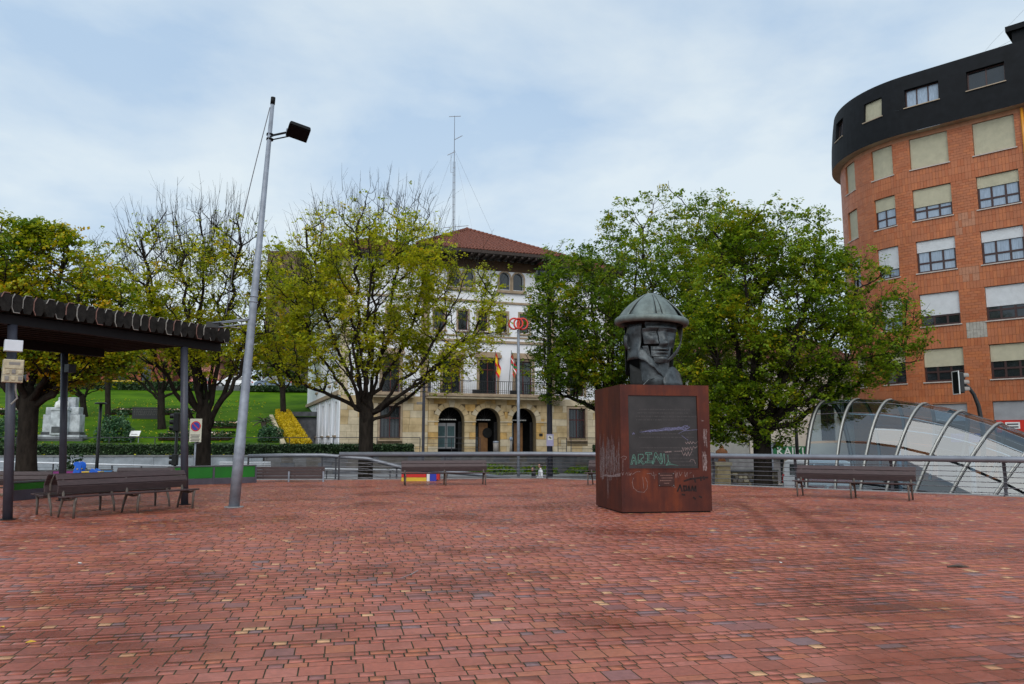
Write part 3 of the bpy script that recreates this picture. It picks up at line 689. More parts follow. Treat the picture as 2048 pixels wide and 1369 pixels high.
make_tree('lime_tree', 'nearly bare lime tree with forked trunk behind the leaning lamp post', 408, 33, STREET, 830, .33,
    [(385,590,120,130),(300,520,58,90),(465,510,68,90),(390,470,90,65),(420,690,105,70),(310,650,70,80),(500,640,45,100)],
    (13, 100, 600, 2500), 22000, .105, L_lime, [.24, .42, .28, .06], (560, 430, .05), 15, TREES, .85, .34, 1.2, whips=420)
make_tree('autumn_tree', 'broad golden green tree with thick trunk above the pergola', 58, 28, -.05, 800, .33,
    [(85,560,105,110),(30,500,70,70),(185,620,85,100),(120,690,130,80),(225,700,50,55),(110,480,45,45),(10,640,70,110),(240,640,40,55)],
    (12, 100, 520, 2100), 60000, .108, L_gold, [.30, .45, .20, .05], None, 16, None, .85, .45, 1.0)
make_tree('autumn_tree', 'slim half bare tree on the lawn between the golden tree and the bare lime', 215, 58, lawn_z(-30, 58) - .1, 720, .20,
    [(215,560,50,100),(205,500,30,40),(250,620,50,70)], (6, 36, 220, 800), 3600, .17, L_lime, [.3, .45, .2, .05], (560, 450, .2), 17, None, .9, .42, 1.0)
make_tree('autumn_tree', 'rust coloured tree on the lawn behind the black memorial board', 322, 60, lawn_z(-27, 60) - .1, 790, .28,
    [(315,690,75,60),(270,720,60,50),(370,730,50,45),(330,640,60,50)], (7, 40, 240, 900), 6500, .18, L_gold, [.4, .35, .18, .07], None, 18, None, .9, .42, 1.0)
make_tree('autumn_tree', 'green and yellow tree behind the leaning lamp post near the upper road', 565, 66, lawn_z(-19, 66) - .1, 770, .24,
    [(560,560,48,80),(560,650,60,90),(600,700,45,50),(530,720,40,50)], (7, 40, 260, 1000), 8500, .18, L_lime, [.3, .4, .22, .08], None, 19, None, .9, .42, .8)
make_tree('autumn_tree', 'dark autumn tree on the slope behind the white monument', 165, 66, lawn_z(-36, 66) - .1, 795, .26,
    [(150,700,90,70),(60,690,80,80),(210,740,60,40)], (7, 40, 240, 900), 8000, .2, L_gold, [.5, .28, .16, .06], None, 20, None, .9, .42, .8)

for px_, Y_, lob, lab, sd in ((300, 106, [(290,700,70,60),(330,650,50,45),(250,720,50,50)], 'dark tree beside the red brick house on the hill', 31), (465, 108, [(455,690,75,62),(500,720,60,50),(420,725,50,45)], 'dark olive tree above the parked white car', 32), (600, 110, [(590,690,60,70),(560,730,60,45)], 'dark tree left of the white building flank on the hill', 33)):
    make_tree('hill_tree', lab, px_, Y_, 8.0, 765, .3, lob, (7, 36, 200, 700), 9000, .3, L_green if sd != 32 else L_gold, [.62, .26, .1, .02], None, sd, 'trees on the hill', .9, .4, .8, .3)

stuff(leaf_object('lawn_leaves', leaf_arrays(LEAFY, .13, np.random.RandomState(6), 1.5), np.random.RandomState(7).randint(0, 2, len(LEAFY)), [L_lime[2], L_gold[2]]), 'yellow leaves scattered over the lawn slope', 'leaves')

# ================================================================= STEEL PEDESTAL AND BRONZE HEAD
PO = Vector((2.33, 16.85, 0)); PRZ = R(10); PW, PD, PH = 2.03, 1.97, 2.74
ped = thing('pedestal', 'rusty brown steel block pedestal with scribbled chalk graffiti under the bronze head', 'pedestal', PO, PRZ)
def pxface(px, py):                      # photo pixel on the front face -> (u along front, v up)
    d = ray(px, py); r = d[0] / d[1]; c_, s_ = math.cos(PRZ), math.sin(PRZ)
    u = (PO.x - r * PO.y) / (r * s_ - c_); return u, P(px, py, PO.y + u * s_).z
def pxside(px, py):                      # on the left side face -> (w into depth, v)
    d = ray(px, py); r = d[0] / d[1]; c_, s_ = math.cos(PRZ), math.sin(PRZ)
    w_ = (PO.x - r * PO.y) / (r * c_ + s_); return w_, P(px, py, PO.y + w_ * c_).z
u0, v1 = pxface(1256, 791); u1, v0 = pxface(1398, 937)
g = MB()   # body as a frame round the recessed panel
g.box(0, PW, .05, PD, .03, PH)
for a_ in ((0, u0, .03, PH), (u1, PW, .03, PH), (u0, u1, .03, v0), (u0, u1, v1, PH)): g.box(a_[0], a_[1], 0, .048, a_[2], a_[3])
g.build('body', M_corten, ped)
MB().box(.03, PW - .03, .03, PD - .03, -.01, .028).build('base_plate', M_beam, ped)
MB().box(u0 + .004, u1 - .004, .028, .047, v0 + .004, v1 - .004).build('inset_panel', M_panel, ped)
g = MB(); g.box(u0 - .012, u1 + .012, -.008, .02, v0 - .022, v0 - .002); g.build('panel_ledge', M_corten, ped)
a_, b_ = pxface(1316, 946), pxface(1349, 973)
pl = MB().box(a_[0], b_[0], -.012, -.002, b_[1], a_[1]).build('plaque', M_plaque, ped, bev=.003)
g = MB()
for k, (l, r_) in enumerate([(.12, .86), (.2, .9), (.1, .8), (.36, .66)]):
    zc = a_[1] - (k + 1) * (a_[1] - b_[1]) / 5.2; x = a_[0] + l * (b_[0] - a_[0]); xe = a_[0] + r_ * (b_[0] - a_[0]); rg = random.Random(k)
    while x < xe:
        wl = rg.uniform(.012, .035); g.box(x, min(x + wl, xe), -.0145, -.0125, zc - .008, zc + .008); x += wl + .007
stuff(g.build('plaque_lines', mat('plaque_lettering', (.20, .10, .08), .5, .1, 8), pl))
for sx in (a_[0] + .02, b_[0] - .02):
    for sz in (a_[1] - .02, b_[1] + .02): MB().box(sx - .007, sx + .007, -.017, -.0125, sz - .007, sz + .007).build('stud', M_hub, pl)
# faint cut lettering on the recessed panel
g = MB(); rg = random.Random(5)
for k in range(17):
    if k in (4, 5, 9, 10): continue
    zc = v1 - .30 - k * .075; x = u0 + rg.uniform(.18, .3); xe = u1 - rg.uniform(.04, .2)
    while x < xe:
        wl = rg.uniform(.02, .10); g.box(x, x + wl, .0255, .027, zc - .012, zc + .012); x += wl + rg.uniform(.012, .02)
stuff(g.build('panel_lettering', mat('worn_lettering', (.040, .034, .034), .5, .2, 8), ped))
def strokes(mb, polys, y, wd=.012, face='f', mi=0):
    """flat painted strokes lying 2-4 mm proud of the steel"""
    for k, poly in enumerate(polys):
        yy = y - .0004 * (k % 5)
        for (a, b), (c_, d_) in zip(poly[:-1], poly[1:]):
            L = math.hypot(c_ - a, d_ - b)
            if L < 1e-5: continue
            ex, ez = (c_ - a) / L * wd * .3, (d_ - b) / L * wd * .3; nx, nz = -(d_ - b) / L * wd / 2, (c_ - a) / L * wd / 2
            q = [(a - nx - ex, b - nz - ez), (c_ - nx + ex, d_ - nz + ez), (c_ + nx + ex, d_ + nz + ez), (a + nx - ex, b + nz - ez)]
            if face == 'f': mb.add([(x, yy, z) for x, z in q], [(0,1,2,3)], mi)
            else: mb.add([(yy, x, z) for x, z in q], [(0,1,2,3)], mi)
rg = random.Random(9)
# pale paint dragged up and down the left face
g = MB(); pol = []
for k in range(74):
    px_ = rg.uniform(1200, 1239); t0 = 880 + 26 * abs(math.sin(px_ * .31)) + rg.uniform(-8, 14); b0 = rg.uniform(925, 962)
    if k % 9 == 0: t0 = rg.uniform(865, 880)
    pts_ = []; nseg = 7
    for i in range(nseg + 1):
        pts_.append(pxside(min(1242, px_ + rg.uniform(-1.2, 1.2)), t0 + (b0 - t0) * i / nseg))
    pol.append(pts_)
for k in range(3): pol.append([pxside(1214 + k * 1.2, 945), pxside(1215 + k, 968), pxside(1216, 985 + 6 * k)])
for k in range(5): pol.append([pxside(1200 + 3 * k + rg.random(), 951 + rg.uniform(-3, 3)), pxside(1220, 954 + rg.uniform(-3, 3)), pxside(1241, 950 + rg.uniform(-3, 3))])
strokes(g, pol, -.002, .013, 's'); stuff(g.build('paint_scribble', M_chalk, ped))
def pf(pts_): return [pxface(*q) for q in pts_]
# outlined word and scrawls on the panel
def zoom(pts_): return [(1180 + x / 4.888, 760 + y / 4.888) for x, y in pts_]
g = MB(); W = []
W += [[(402,828),(425,735),(440,735),(462,826),(448,826),(442,790),(425,790),(418,826),(402,828)]]
W += [[(474,815),(476,728),(520,728),(528,755),(500,780),(535,822),(518,826),(488,785),(488,815),(474,815)]]
W += [[(545,712),(608,714),(606,728),(580,728),(578,795),(622,795),(622,812),(545,812),(545,798),(566,798),(566,728),(545,726),(545,712)]]
W += [[(612,822),(640,712),(650,712),(690,790),(690,722),(702,722),(706,822),(694,822),(648,745),(624,824),(612,822)]]
W += [[(708,822),(722,725),(732,725),(734,822)]]
W += [[(428,760),(436,775),(430,750),(440,780)], [(765,735),(770,800),(750,830),(790,815),(765,790)], [(745,838),(800,825),(865,838),(820,830)]]
strokes(g, [pf(zoom(q)) for q in W], .024, .010); stuff(g.build('panel_word', M_chalkgreen, ped))
g = MB(); V_ = []
for k in range(7):
    y0 = 500 + rg.uniform(-6, 6); pts_ = [(490 + 20 * k, 512)]
    for i in range(9): pts_.append((560 + i * 52 + rg.uniform(-20, 20), y0 - i * 4 + rg.uniform(-22, 22) * (i / 6)))
    V_.append(pts_)
V_ += [[(415,520),(420,535),(428,515),(433,535),(440,520)], [(900,545),(960,590)], [(870,525),(920,500),(1020,490),(1060,488)]]
strokes(g, [pf(zoom(q)) for q in V_], .024, .007); stuff(g.build('panel_scrawl', M_chalkviolet, ped))
g = MB(); W = [[(905,660),(915,695),(925,662)], [(935,690),(932,665),(950,672),(938,690)], [(955,690),(960,660),(975,690),(985,655)], [(990,660),(1000,690),(1015,650),(1030,670),(1060,645)],
     [(920,745),(935,710),(950,745),(965,705),(975,745),(1000,700)], [(735,705),(800,700)], [(738,710),(800,706)], [(830,700),(890,698)], [(895,690),(920,740),(930,730)],
     [(935,610),(950,628),(960,605),(975,628),(985,603),(1000,628),(1010,605),(1030,625),(1055,605)], [(980,800),(990,778),(1020,785),(1035,820)]]
strokes(g, [pf(zoom(q)) for q in W], .0235, .009); stuff(g.build('panel_notes', M_chalk, ped))
g = MB(); W = [[(300,762),(330,745),(358,755),(345,778),(325,775)], [(322,770),(320,890)], [(425,960),(412,1000),(425,1060),(470,1095),(530,1100),(560,1060),(560,1000),(540,955)], [(515,950),(525,1060)],
     [(310,905),(320,935),(330,905)], [(345,932),(360,905),(372,935)], [(380,905),(385,935),(405,910),(395,935)], [(415,925),(450,900),(490,898)], [(555,918),(600,915),(605,930)], [(620,900),(630,970)], [(610,935),(650,930)],
     [(830,895),(840,960),(850,900),(862,955)], [(870,900),(880,940),(900,905)], [(925,900),(930,950),(950,905),(948,950)], [(975,915),(990,905)], [(1010,930),(1015,960)], [(1085,395),(1110,402),(1090,405)], [(1100,560),(1130,570),(1120,620)], [(800,1045),(840,1050)]]
for k in range(16): W.append([(1095 + rg.uniform(0, 50), 720 + rg.uniform(-20, 20)), (1095 + rg.uniform(0, 50), 800), (1100 + rg.uniform(0, 45), 880 + rg.uniform(-20, 15))])
for k in range(8): W.append([(1090 + rg.uniform(0, 60), 490 + rg.uniform(-20, 20)), (1100 + rg.uniform(0, 40), 560 + rg.uniform(0, 60)), (1105 + rg.uniform(0, 40), 650 + rg.uniform(-20, 20))][:2 + k % 2])
strokes(g, [pf(zoom(q)) for q in W], -.002, .0065); stuff(g.build('chalk_scrawl', M_chalk, ped))
g = MB(); W = [[(855,1090),(880,1030),(900,1090)], [(915,1040),(920,1085),(945,1080),(940,1040),(915,1040)], [(960,1085),(965,1040),(975,1085)], [(990,1085),(1000,1040),(1015,1085),(1030,1040),(1035,1090)],
     [(920,990),(980,970),(1060,960),(1150,955)], [(1020,960),(1030,1000)], [(1080,950),(1085,985)], [(1110,945),(1115,975)], [(900,1120),(925,1125)], [(1010,1150),(1030,1165)], [(1070,1140),(1090,1150)]]
strokes(g, [pf(zoom(q)) for q in W], -.003, .035); stuff(g.build('spray_marks', M_soot, ped))

# ---- the bronze head (plates with gaps), origin at the middle of the pedestal top
HX, HY = 1.08, .90
head = thing('head_sculpture', 'dark patinated bronze head with seamed conical helmet on the rusty pedestal', 'sculpture',
             PO + Vector((math.cos(PRZ) * HX - math.sin(PRZ) * HY, math.sin(PRZ) * HX + math.cos(PRZ) * HY, PH)), R(10))
zb = 1.42                                   # underside of the brim
helm = MB().tube([(.77 * math.cos(a), .75 * math.sin(a), zb + .10 - .05 * math.cos(a) * .6) for a in np.linspace(0, 2*math.pi, 49)], .086, 12, 0, False).build('brim', M_helmet, head, smooth=True)
def cone(a, s):                             # s 0 at brim .. 1 at crown
    r_ = .79 * (1 - s) + .17 * s + .055 * math.sin(math.pi * s); z = zb + .13 + .60 * s + .03 * math.sin(math.pi * s)
    return Vector((r_ * math.cos(a), r_ * math.sin(a), z - .03 * math.cos(a) * (1 - s)))
gores = [(-178, -152), (-145, -103), (-101, -93), (-91, -60), (-39, 8), (14, 60), (66, 120), (126, 176)]
for a, b in gores:
    MB().grid(lambda u, v: cone(R(a + (b - a) * u), v), list(np.linspace(0, 1, 9)), list(np.linspace(0, 1, 9))).build('helmet_plate', M_helmet, head, smooth=True, solid=.03)
MB().lathe([(0, .055), (.10, .05), (.18, .02), (.185, -.02), (.12, -.04)], 20, (0, 0, zb + .725)).build('crown_cap', M_helmet, head, smooth=True)
for a in (-148.5, -102, -92, 11, 63):
    g = MB(); g.tube([cone(R(a), s) + Vector((math.cos(R(a)), math.sin(R(a)), .5)) * .006 for s in np.linspace(.02, .97, 9)], .009, 5); g.build('seam', M_seamhollow, head)
MB().lathe([(.74, 0), (.5, .12), (.05, .2)], 24, (0, 0, zb + .10)).build('dark_helmet_hollow', M_seamhollow, head, smooth=True)  # added dark sheet, so the helmet gaps look hollow and unlit
def gauss(x, s): return math.exp(-(x / s) ** 2)
def face(u, v):
    """u -1..1 across, v 0..1 chin to brow; returns point, front is -y"""
    x = u * (.55 - .18 * (1 - v) ** 1.6); z = .55 + v * .92
    d = .50 * math.sqrt(max(0, 1 - (u * .93) ** 2)) - .05 * (1 - v)
    d += .17 * gauss(u, .17) * max(0, min(1, (.80 - v) / .42)) * (1 if v > .43 else max(0, (v - .36) / .07)) + .05 * gauss(u, .28) * gauss(v - .46, .05)   # nose, nostrils
    d += .055 * gauss(v - .84, .06) * (1 - .5 * u * u)                                                        # brow
    for s in (-1, 1):
        d -= .085 * gauss(u - s * .40, .20) * gauss(v - .735, .06)                                             # sockets
        d += .045 * gauss(u - s * .40, .13) * gauss(v - .72, .035)                                             # lids
        d += .050 * gauss(u - s * .55, .2) * gauss(v - .56, .10)                                               # cheekbones
        d -= .045 * gauss(u - s * .42, .13) * gauss(v - .36, .13)                                              # hollow cheeks
    d += .055 * gauss(u, .30) * gauss(v - .315, .035) + .05 * gauss(u, .26) * gauss(v - .235, .035) - .05 * gauss(u, .30) * gauss(v - .275, .018)   # lips
    d += .075 * gauss(u, .33) * gauss(v - .08, .09) - .03 * gauss(u, .3) * gauss(v - .17, .035)                # chin
    return Vector((x, -d - .02, z))
def turn(q, a=R(9)): return Vector((q.x * math.cos(a) - q.y * math.sin(a) , q.x * math.sin(a) + q.y * math.cos(a), q.z))
def plate(fn, us, vs_, name, m=M_bronze, th=.014): return MB().grid(fn, us, vs_).build(name, m, head, smooth=True, solid=th)
def fplate(nm, ua, ub, va, vb, nu, nv, off=0, skew=0, dz=0):
    def f(u, v):
        q_ = face(ua + (ub - ua) * u + skew * v, va + (vb - va) * v); return turn(q_ + Vector((0, -off, dz)))
    plate(f, list(np.linspace(0, 1, nu * 3)), list(np.linspace(0, 1, nv * 3)), nm)
fplate('brow_plate', -.72, .78, .82, 1.02, 11, 5, .004)
fplate('eye_plate', -.80, -.24, .44, .825, 8, 9, .0, -.02)
fplate('nose_plate', -.22, .205, .395, .81, 11, 12, .004)
fplate('eye_plate', .225, .80, .36, .825, 8, 10, -.005, .02)
fplate('mouth_plate', -.62, .50, .13, .385, 12, 12, .012, .06)
fplate('chin_plate', -.52, .50, -.02, .12, 9, 4, .0, .0)
fplate('jaw_plate', -.80, -.60, .08, .40, 4, 6, -.01, -.06)
# jaw and cheek plate on the viewer's left with the ear
def sidep(u, v, s, r_=.50, z0=.35, z1=1.46):
    a = R(-90 + s * (62 + 62 * u)); k = 1 + .04 * math.sin(9 * v + 3 * u)
    return Vector((r_ * k * math.cos(a) + s * .02, r_ * .98 * k * math.sin(a) + .04, z0 + (z1 - z0) * v))
plate(lambda u, v: sidep(-.36 + u * 1.18 + .16 * (1 - v), v * .97, -1, .525 + .03 * u, .52, 1.46), list(np.linspace(0, 1, 12)), list(np.linspace(.12, 1, 12)), 'cheek_plate')
g = MB(); g.tube([(-.56, .02, 1.22), (-.63, -.04, 1.16), (-.64, -.03, 1.0), (-.58, .0, .88), (-.54, -.05, .92)], [.05, .06, .055, .045, .02], 8); g.build('ear', M_bronze, head, smooth=True)
def strap(u, v):                           # hanging plate on the viewer's right, curling in to the chin
    a = R(-20 - 55 * (1 - v) ** 2 + 34 * u * (.35 + .65 * v)); r_ = .70 - .22 * (1 - v) ** 2.2
    return Vector((r_ * math.cos(a), r_ * math.sin(a), .55 + v * .92))
plate(strap, list(np.linspace(0, 1, 7)), list(np.linspace(0, 1, 14)), 'chin_strap')
plate(lambda u, v: Vector((.62 * math.cos(R(20 + 140 * u)), .58 * math.sin(R(20 + 140 * u)), .30 + 1.14 * v)), list(np.linspace(0, 1, 16)), list(np.linspace(0, 1, 6)), 'dark_inner_back', M_seamhollow)  # inner back coloured near-black for the shade inside the head
# neck and collar plates
plate(lambda u, v: Vector((-.47 + .62 * u, -.34 - .16 * math.sin(math.pi * u) + .1 * v, .66 - .48 * u - .02 * math.sin(20 * u) + (.30 - .06 * u) * v)), list(np.linspace(0, 1, 12)), list(np.linspace(0, 1, 5)), 'collar_plate')
plate(lambda u, v: Vector((.10 + .56 * u, -.42 + .25 * u * u + .14 * v, .02 + (.34 + .10 * math.sin(2.2 * u)) * v * (1 - .35 * max(0, u - .6) / .4) + .02)), list(np.linspace(0, 1, 10)), list(np.linspace(0, 1, 6)), 'shoulder_plate')
plate(lambda u, v: Vector(((.34 + .03 * v) * math.cos(R(-165 + 150 * u)), (.34) * math.sin(R(-165 + 150 * u)) - .04, .02 + .66 * v)), list(np.linspace(0, 1, 14)), list(np.linspace(0, 1, 5)), 'neck', M_bronze)
plate(lambda u, v: Vector((-.56 + .5 * u, -.05 - .25 * u, .01 + (.52 - .30 * u) * v)), list(np.linspace(0, 1, 7)), list(np.linspace(0, 1, 5)), 'shoulder_rib', M_seamhollow)
plate(lambda u, v: Vector((.40 + .12 * u, -.05 + .35 * u, .02 + .72 * v)), list(np.linspace(0, 1, 5)), list(np.linspace(0, 1, 4)), 'nape_rib', M_seamhollow)
g = MB(); g.tube([(-.40, -.42, .015), (-.24, -.40, .16), (-.06, -.36, .20), (.06, -.34, .24)], .012, 6); g.build('weld_rod', M_bronze, head)

# ================================================================= BENCHES
def make_bench(name, label, loc, rz, L=2.9, group='slatted benches of the square', mlegs=3):
    """faces local -y; three back boards, three seat boards, splayed cast legs"""
    t = thing(name, label, 'bench', loc, rz, group)
    for k in range(3): MB().box(-L/2, L/2, -.235 + k * .155, -.235 + k * .155 + .146, .415 - .012 * k, .45 - .012 * k).build('seat_board', M_wood, t, bev=.008)
    prof = [((.235, .475), (.205, .62)), ((.208, .635), (.262, .745)), ((.268, .757), (.335, .86))]   # lumbar, middle, top (y,z)
    for (ya, za_), (yb, zb_) in prof:
        p = Vector((0, ya, za_)); q = Vector((0, yb, zb_)); d = (q - p); nrm = Vector((0, -d.z, d.y)).normalized() * .034
        g = MB(); g.prism([(0, 0), (1, 0), (1, 1), (0, 1)], (-L/2, p.y, p.z), (L, 0, 0), d, -nrm); g.build('backrest_board', M_wood, t, bev=.008, fix=True)
    xs = [-L/2 + .12, 0, L/2 - .12] if mlegs == 3 else [-L/2 + .12, L/2 - .12]
    for x in xs:
        MB().tube([(x, -.17, -.01), (x, -.175, .20), (x, -.19, .33), (x, -.225, .405)], [.022, .026, .030, .02], 6).build('leg', M_castleg, t, smooth=True)
        MB().tube([(x, .36, -.01), (x, .315, .18), (x, .25, .34), (x, .215, .42), (x, .255, .56), (x, .25, .66), (x, .30, .76), (x, .365, .85)], [.022, .026, .032, .032, .026, .024, .022, .016], 6).build('leg', M_castleg, t, smooth=True)
        MB().tube([(x, -.225, .395), (x, 0, .365), (x, .23, .39)], [.02, .026, .028], 6).build('seat_bracket', M_castleg, t, smooth=True)
    return t
d1 = math.atan2(.865, .5)
cn = Vector((-8.0, 16.9, 0)); fr = Vector((.865, -.5, 0))       # near pair: the front one faces right, the other turns its back to it
make_bench('park_bench', 'nearest brown slatted bench beside the thin dark pergola post', cn - fr * .17 + Vector((.5,.865,0)) * .05, d1, 3.0)
make_bench('park_bench', 'brown bench standing back to back behind the nearest bench', cn - fr * 1.30 + Vector((.5,.865,0)) * .15, d1 + math.pi, 3.0)
make_bench('park_bench', 'brown bench at the left picture edge behind the green play barrier', (-14.85, 22.6, -.2), R(6), 3.0)
make_bench('park_bench', 'brown bench seen over the nearest bench, inside the green barrier', P(283, 960, 24.6).xy.to_3d() - Vector((0, 0, .15)), R(4), 1.75)
make_bench('park_bench', 'brown bench in front of the central railing', (-2.35, 27.9, 0), R(12), 3.05)
make_bench('park_bench', 'brown bench mostly hidden behind the rusty pedestal', (4.0, 27.5, 0), R(-25), 3.0)
make_bench('park_bench', 'brown bench in front of the glass canopy on the right', (9.18, 21.4, 0), math.atan2(-1.66, 2.29), 3.05)

# ================================================================= RAILINGS
def railing(name, label, pts, h, tube_r, wires, post_sp, post_w=.05, lean=.0, mt=M_railtube, base=None, posts_at=None, cap=True):
    """pts: foot points; top tube, thin wires, flat posts"""
    pts = [Vector(p) for p in pts]; t = thing(name, label, 'railing', pts[0])
    o = pts[0]; top = [p - o + Vector((0, 0, h)) for p in pts]
    if tube_r: MB().tube(top, tube_r, 14).build('handrail', mt, t, smooth=True)
    for k in range(wires):
        hz = (k + .6) / (wires + .35) * (h - tube_r)
        MB().tube([p - o + Vector((0, 0, hz)) for p in pts], .011, 5).build('wire', M_wire, t)
    for a, b in zip(pts[:-1], pts[1:]):
        L = (b - a).length; n_ = max(1, round(L / post_sp))
        for i in range(n_ + (1 if b is pts[-1] else 0)):
            p = a + (b - a) * (i / n_) - o; d = (b - a).normalized(); nr = Vector((-d.y, d.x, 0)) * lean
            foot = Vector((p.x, p.y, base - o.z if base is not None else p.z))
            m_ = MB(); mid = p + Vector((0, 0, h * .55)) + nr * .25
            m_.bar(foot, mid, .02, post_w, d, 0); m_.bar(mid, p + Vector((0, 0, h - tube_r * .6)) + nr * 0, .02, post_w, d, 0)
            m_.build('post', M_raildark, t)
    return t
railing('tube_railing', 'railing with thick grey tube from the pedestal to the right edge, before the canopy', [(6.1, 28.95, 0), (7.13, 28.05, 0), (13.75, 22.1, 0), (21, 15.6, 0)], 1.02, .092, 6, 3.25, .09, .3)
railing('tube_railing', 'railing with thick grey tube behind the central bench', [(-6.95, 31.75, 0), (1.46, 33.05, 0), (5.5, 29.45, 0)], 1.02, .092, 6, 4.25, .07, .0)
q = [P(497, 913, 33.6), P(575, 911, 33.4), P(645, 911, 33.2), P(735, 918, 33.4), P(808, 937, 33.7), P(950, 949, 34.2), P(1022, 957, 34.4)]
rl = thing('ramp_railing', 'grey tube railing sloping down along the ramp behind the central bench', 'railing', (q[0].x, q[0].y, STREET))
o = Vector((q[0].x, q[0].y, STREET))
MB().tube([p - o for p in q], .085, 14).build('handrail', M_railtube, rl, smooth=True)
for k in (.22, .42, .62, .82):
    MB().tube([p - o - Vector((0, 0, k)) for p in q], .010, 5).build('wire', M_wire, rl)
for px_, i in ((505, 0), (645, 2), (672, 2.3), (790, 3.8), (900, 4.6)):
    a = int(i); f_ = i - a; p = q[a] * (1 - f_) + q[min(a+1, 6)] * f_
    MB().bar((p.x - o.x, p.y - o.y, 0), p - o - Vector((0, 0, .05)), .02, .07, (1, 0, 0)).build('post', M_raildark, rl)
def white_rail(name, label, a, b, post_py, n_):
    t = thing(name, label, 'railing', (a.x, a.y, STREET)); o = Vector((a.x, a.y, STREET))
    MB().tube([a - o, b - o], .045, 10).build('handrail', M_whiterail, t, smooth=True)
    MB().tube([a - o - Vector((0,0,.42)), b - o - Vector((0,0,.42))], .022, 8).build('rail_bar', M_whiterail, t, smooth=True)
    for i in range(n_):
        p = a + (b - a) * ((i + .5) / n_) - o
        MB().bar((p.x, p.y, 0), (p.x, p.y, p.z), .05, .05, (1,0,0)).build('post', M_raildark, t)
white_rail('street_rail', 'thin white tube rail in front of the pale panel wall at left', P(-40, 923, 38), P(430, 935, 38), 0, 8)
white_rail('street_rail', 'thin white tube rail below the ramp, left of the lime trunk', P(432, 934.5, 38), P(812, 941, 38), 0, 6)
# white slatted bench / barrier at the far kerb
wb = thing('white_bench', 'white slatted street bench beyond the leaning lamp post', 'bench', Vector((P(491, 930, 43.4).x, 43.4, -.45)))
for k in range(4): MB().box(-1.4, 1.4, -.02 - .03 * k, .03 - .03 * k, .52 + k * .10, .60 + k * .10).build('slat', M_whiterail, wb, bev=.008)
for x in (-1.2, 1.2): MB().bar((x, .06, 0), (x, .04, .88), .06, .08, (1,0,0)).build('leg', M_galv, wb)
# brown low bench with pale legs beside the green barrier
bb = thing('long_bench', 'long low brown bench with pale metal legs beyond the green barrier end', 'bench', P(578, 965, 30.2).xy.to_3d() , R(3), 'slatted benches of the square')
for k in range(4): MB().box(-1.32, 1.32, -.02 + .03 * k, .02 + .03 * k, .12 + k * .115, .225 + k * .115).build('board', M_wood, bb, bev=.008)
for x in (-1.3, 0, 1.3): MB().bar((x, -.06, -.01), (x, -.06, .40), .035, .06, (1,0,0)).build('leg', M_galv, bb)

# terrace fence above the wall
def fence(label, pts, h, sp):
    t = thing('terrace_fence', label, 'fence', pts[0]); o = Vector(pts[0])
    for a, b in zip(pts[:-1], pts[1:]):
        a, b = Vector(a) - o, Vector(b) - o
        MB().bar(a + Vector((0,0,h)), b + Vector((0,0,h)), .06, .045).build('fence_rail', M_raildark, t)
        for k in (.35, .68): MB().bar(a + Vector((0,0,h*k)), b + Vector((0,0,h*k)), .02, .025).build('bar', M_raildark, t)
        n_ = max(1, round((b - a).length / sp))
        for i in range(n_ + 1): p = a + (b - a) * (i / n_); MB().bar(p, p + Vector((0,0,h)), .045, .045, (1,0,0)).build('post', M_raildark, t)
fence('thin dark fence along the hedge from the lawn to the arches', [(-44, wallY(-44) + 1.5, .70), hp(840, 1.5)], 1.1, 2.7)
fence('dark terrace fence in front of the arches', [hp(846, 1.45), hp(960, 1.45)], 1.08, 2.4)
fence('small dark fence panel on the terrace right of the surveillance sign', [hp(1116, 1.4), hp(1133, 1.4)], 1.08, 1.0)
fence('dark terrace fence running behind the pedestal', [hp(1142, 1.4), hp(1290, 1.4)], 1.08, 2.0)

# ================================================================= LEANING LAMP POST
lb = G(468, 1015); lp = thing('lamp_post', 'leaning grey steel lamp post with black square lamp head', 'street lamp', lb)
tp = P(546, 200, 18.3) - lb; ax = tp.normalized()
MB().tube([Vector((0,0,0)), tp * .16, tp * .162, tp * .45, tp], [.125, .122, .112, .090, .046], 16).build('pole', M_galv, lp, smooth=True)
MB().lathe([(0, .02), (.22, .02), (.22, -.005), (0, -.005)], 16).build('base_plate', M_concrete, lp)
for s_ in (.16, .49, .503): MB().tube([tp * s_ - ax * .012, tp * s_ + ax * .012], .125 - .05 * s_, 16).build('collar', M_galv, lp, smooth=True)
MB().tube([tp - ax * .12, tp + ax * .06], .056, 12).build('cap', M_lampblack, lp, smooth=True)
c0 = P(540, 270, 18.35) - lb; c1 = P(578, 262, 17.9) - lb; ch = P(596, 267, 17.7) - lb
ad = (c1 - c0)
for dz in (0, -.12, -.06):
    off = Vector((0, -.04 if dz == -.06 else .04, dz)); MB().tube([c0 + off - ad * .08, c0 + off + ad * 1.05], .017, 8).build('arm', M_lampblack, lp, smooth=True)
for dz in (0, -.12): MB().tube([c0 + Vector((0,0,dz)) - ax * .025, c0 + Vector((0,0,dz)) + ax * .025], .085, 12).build('clamp', M_lampblack, lp, smooth=True)
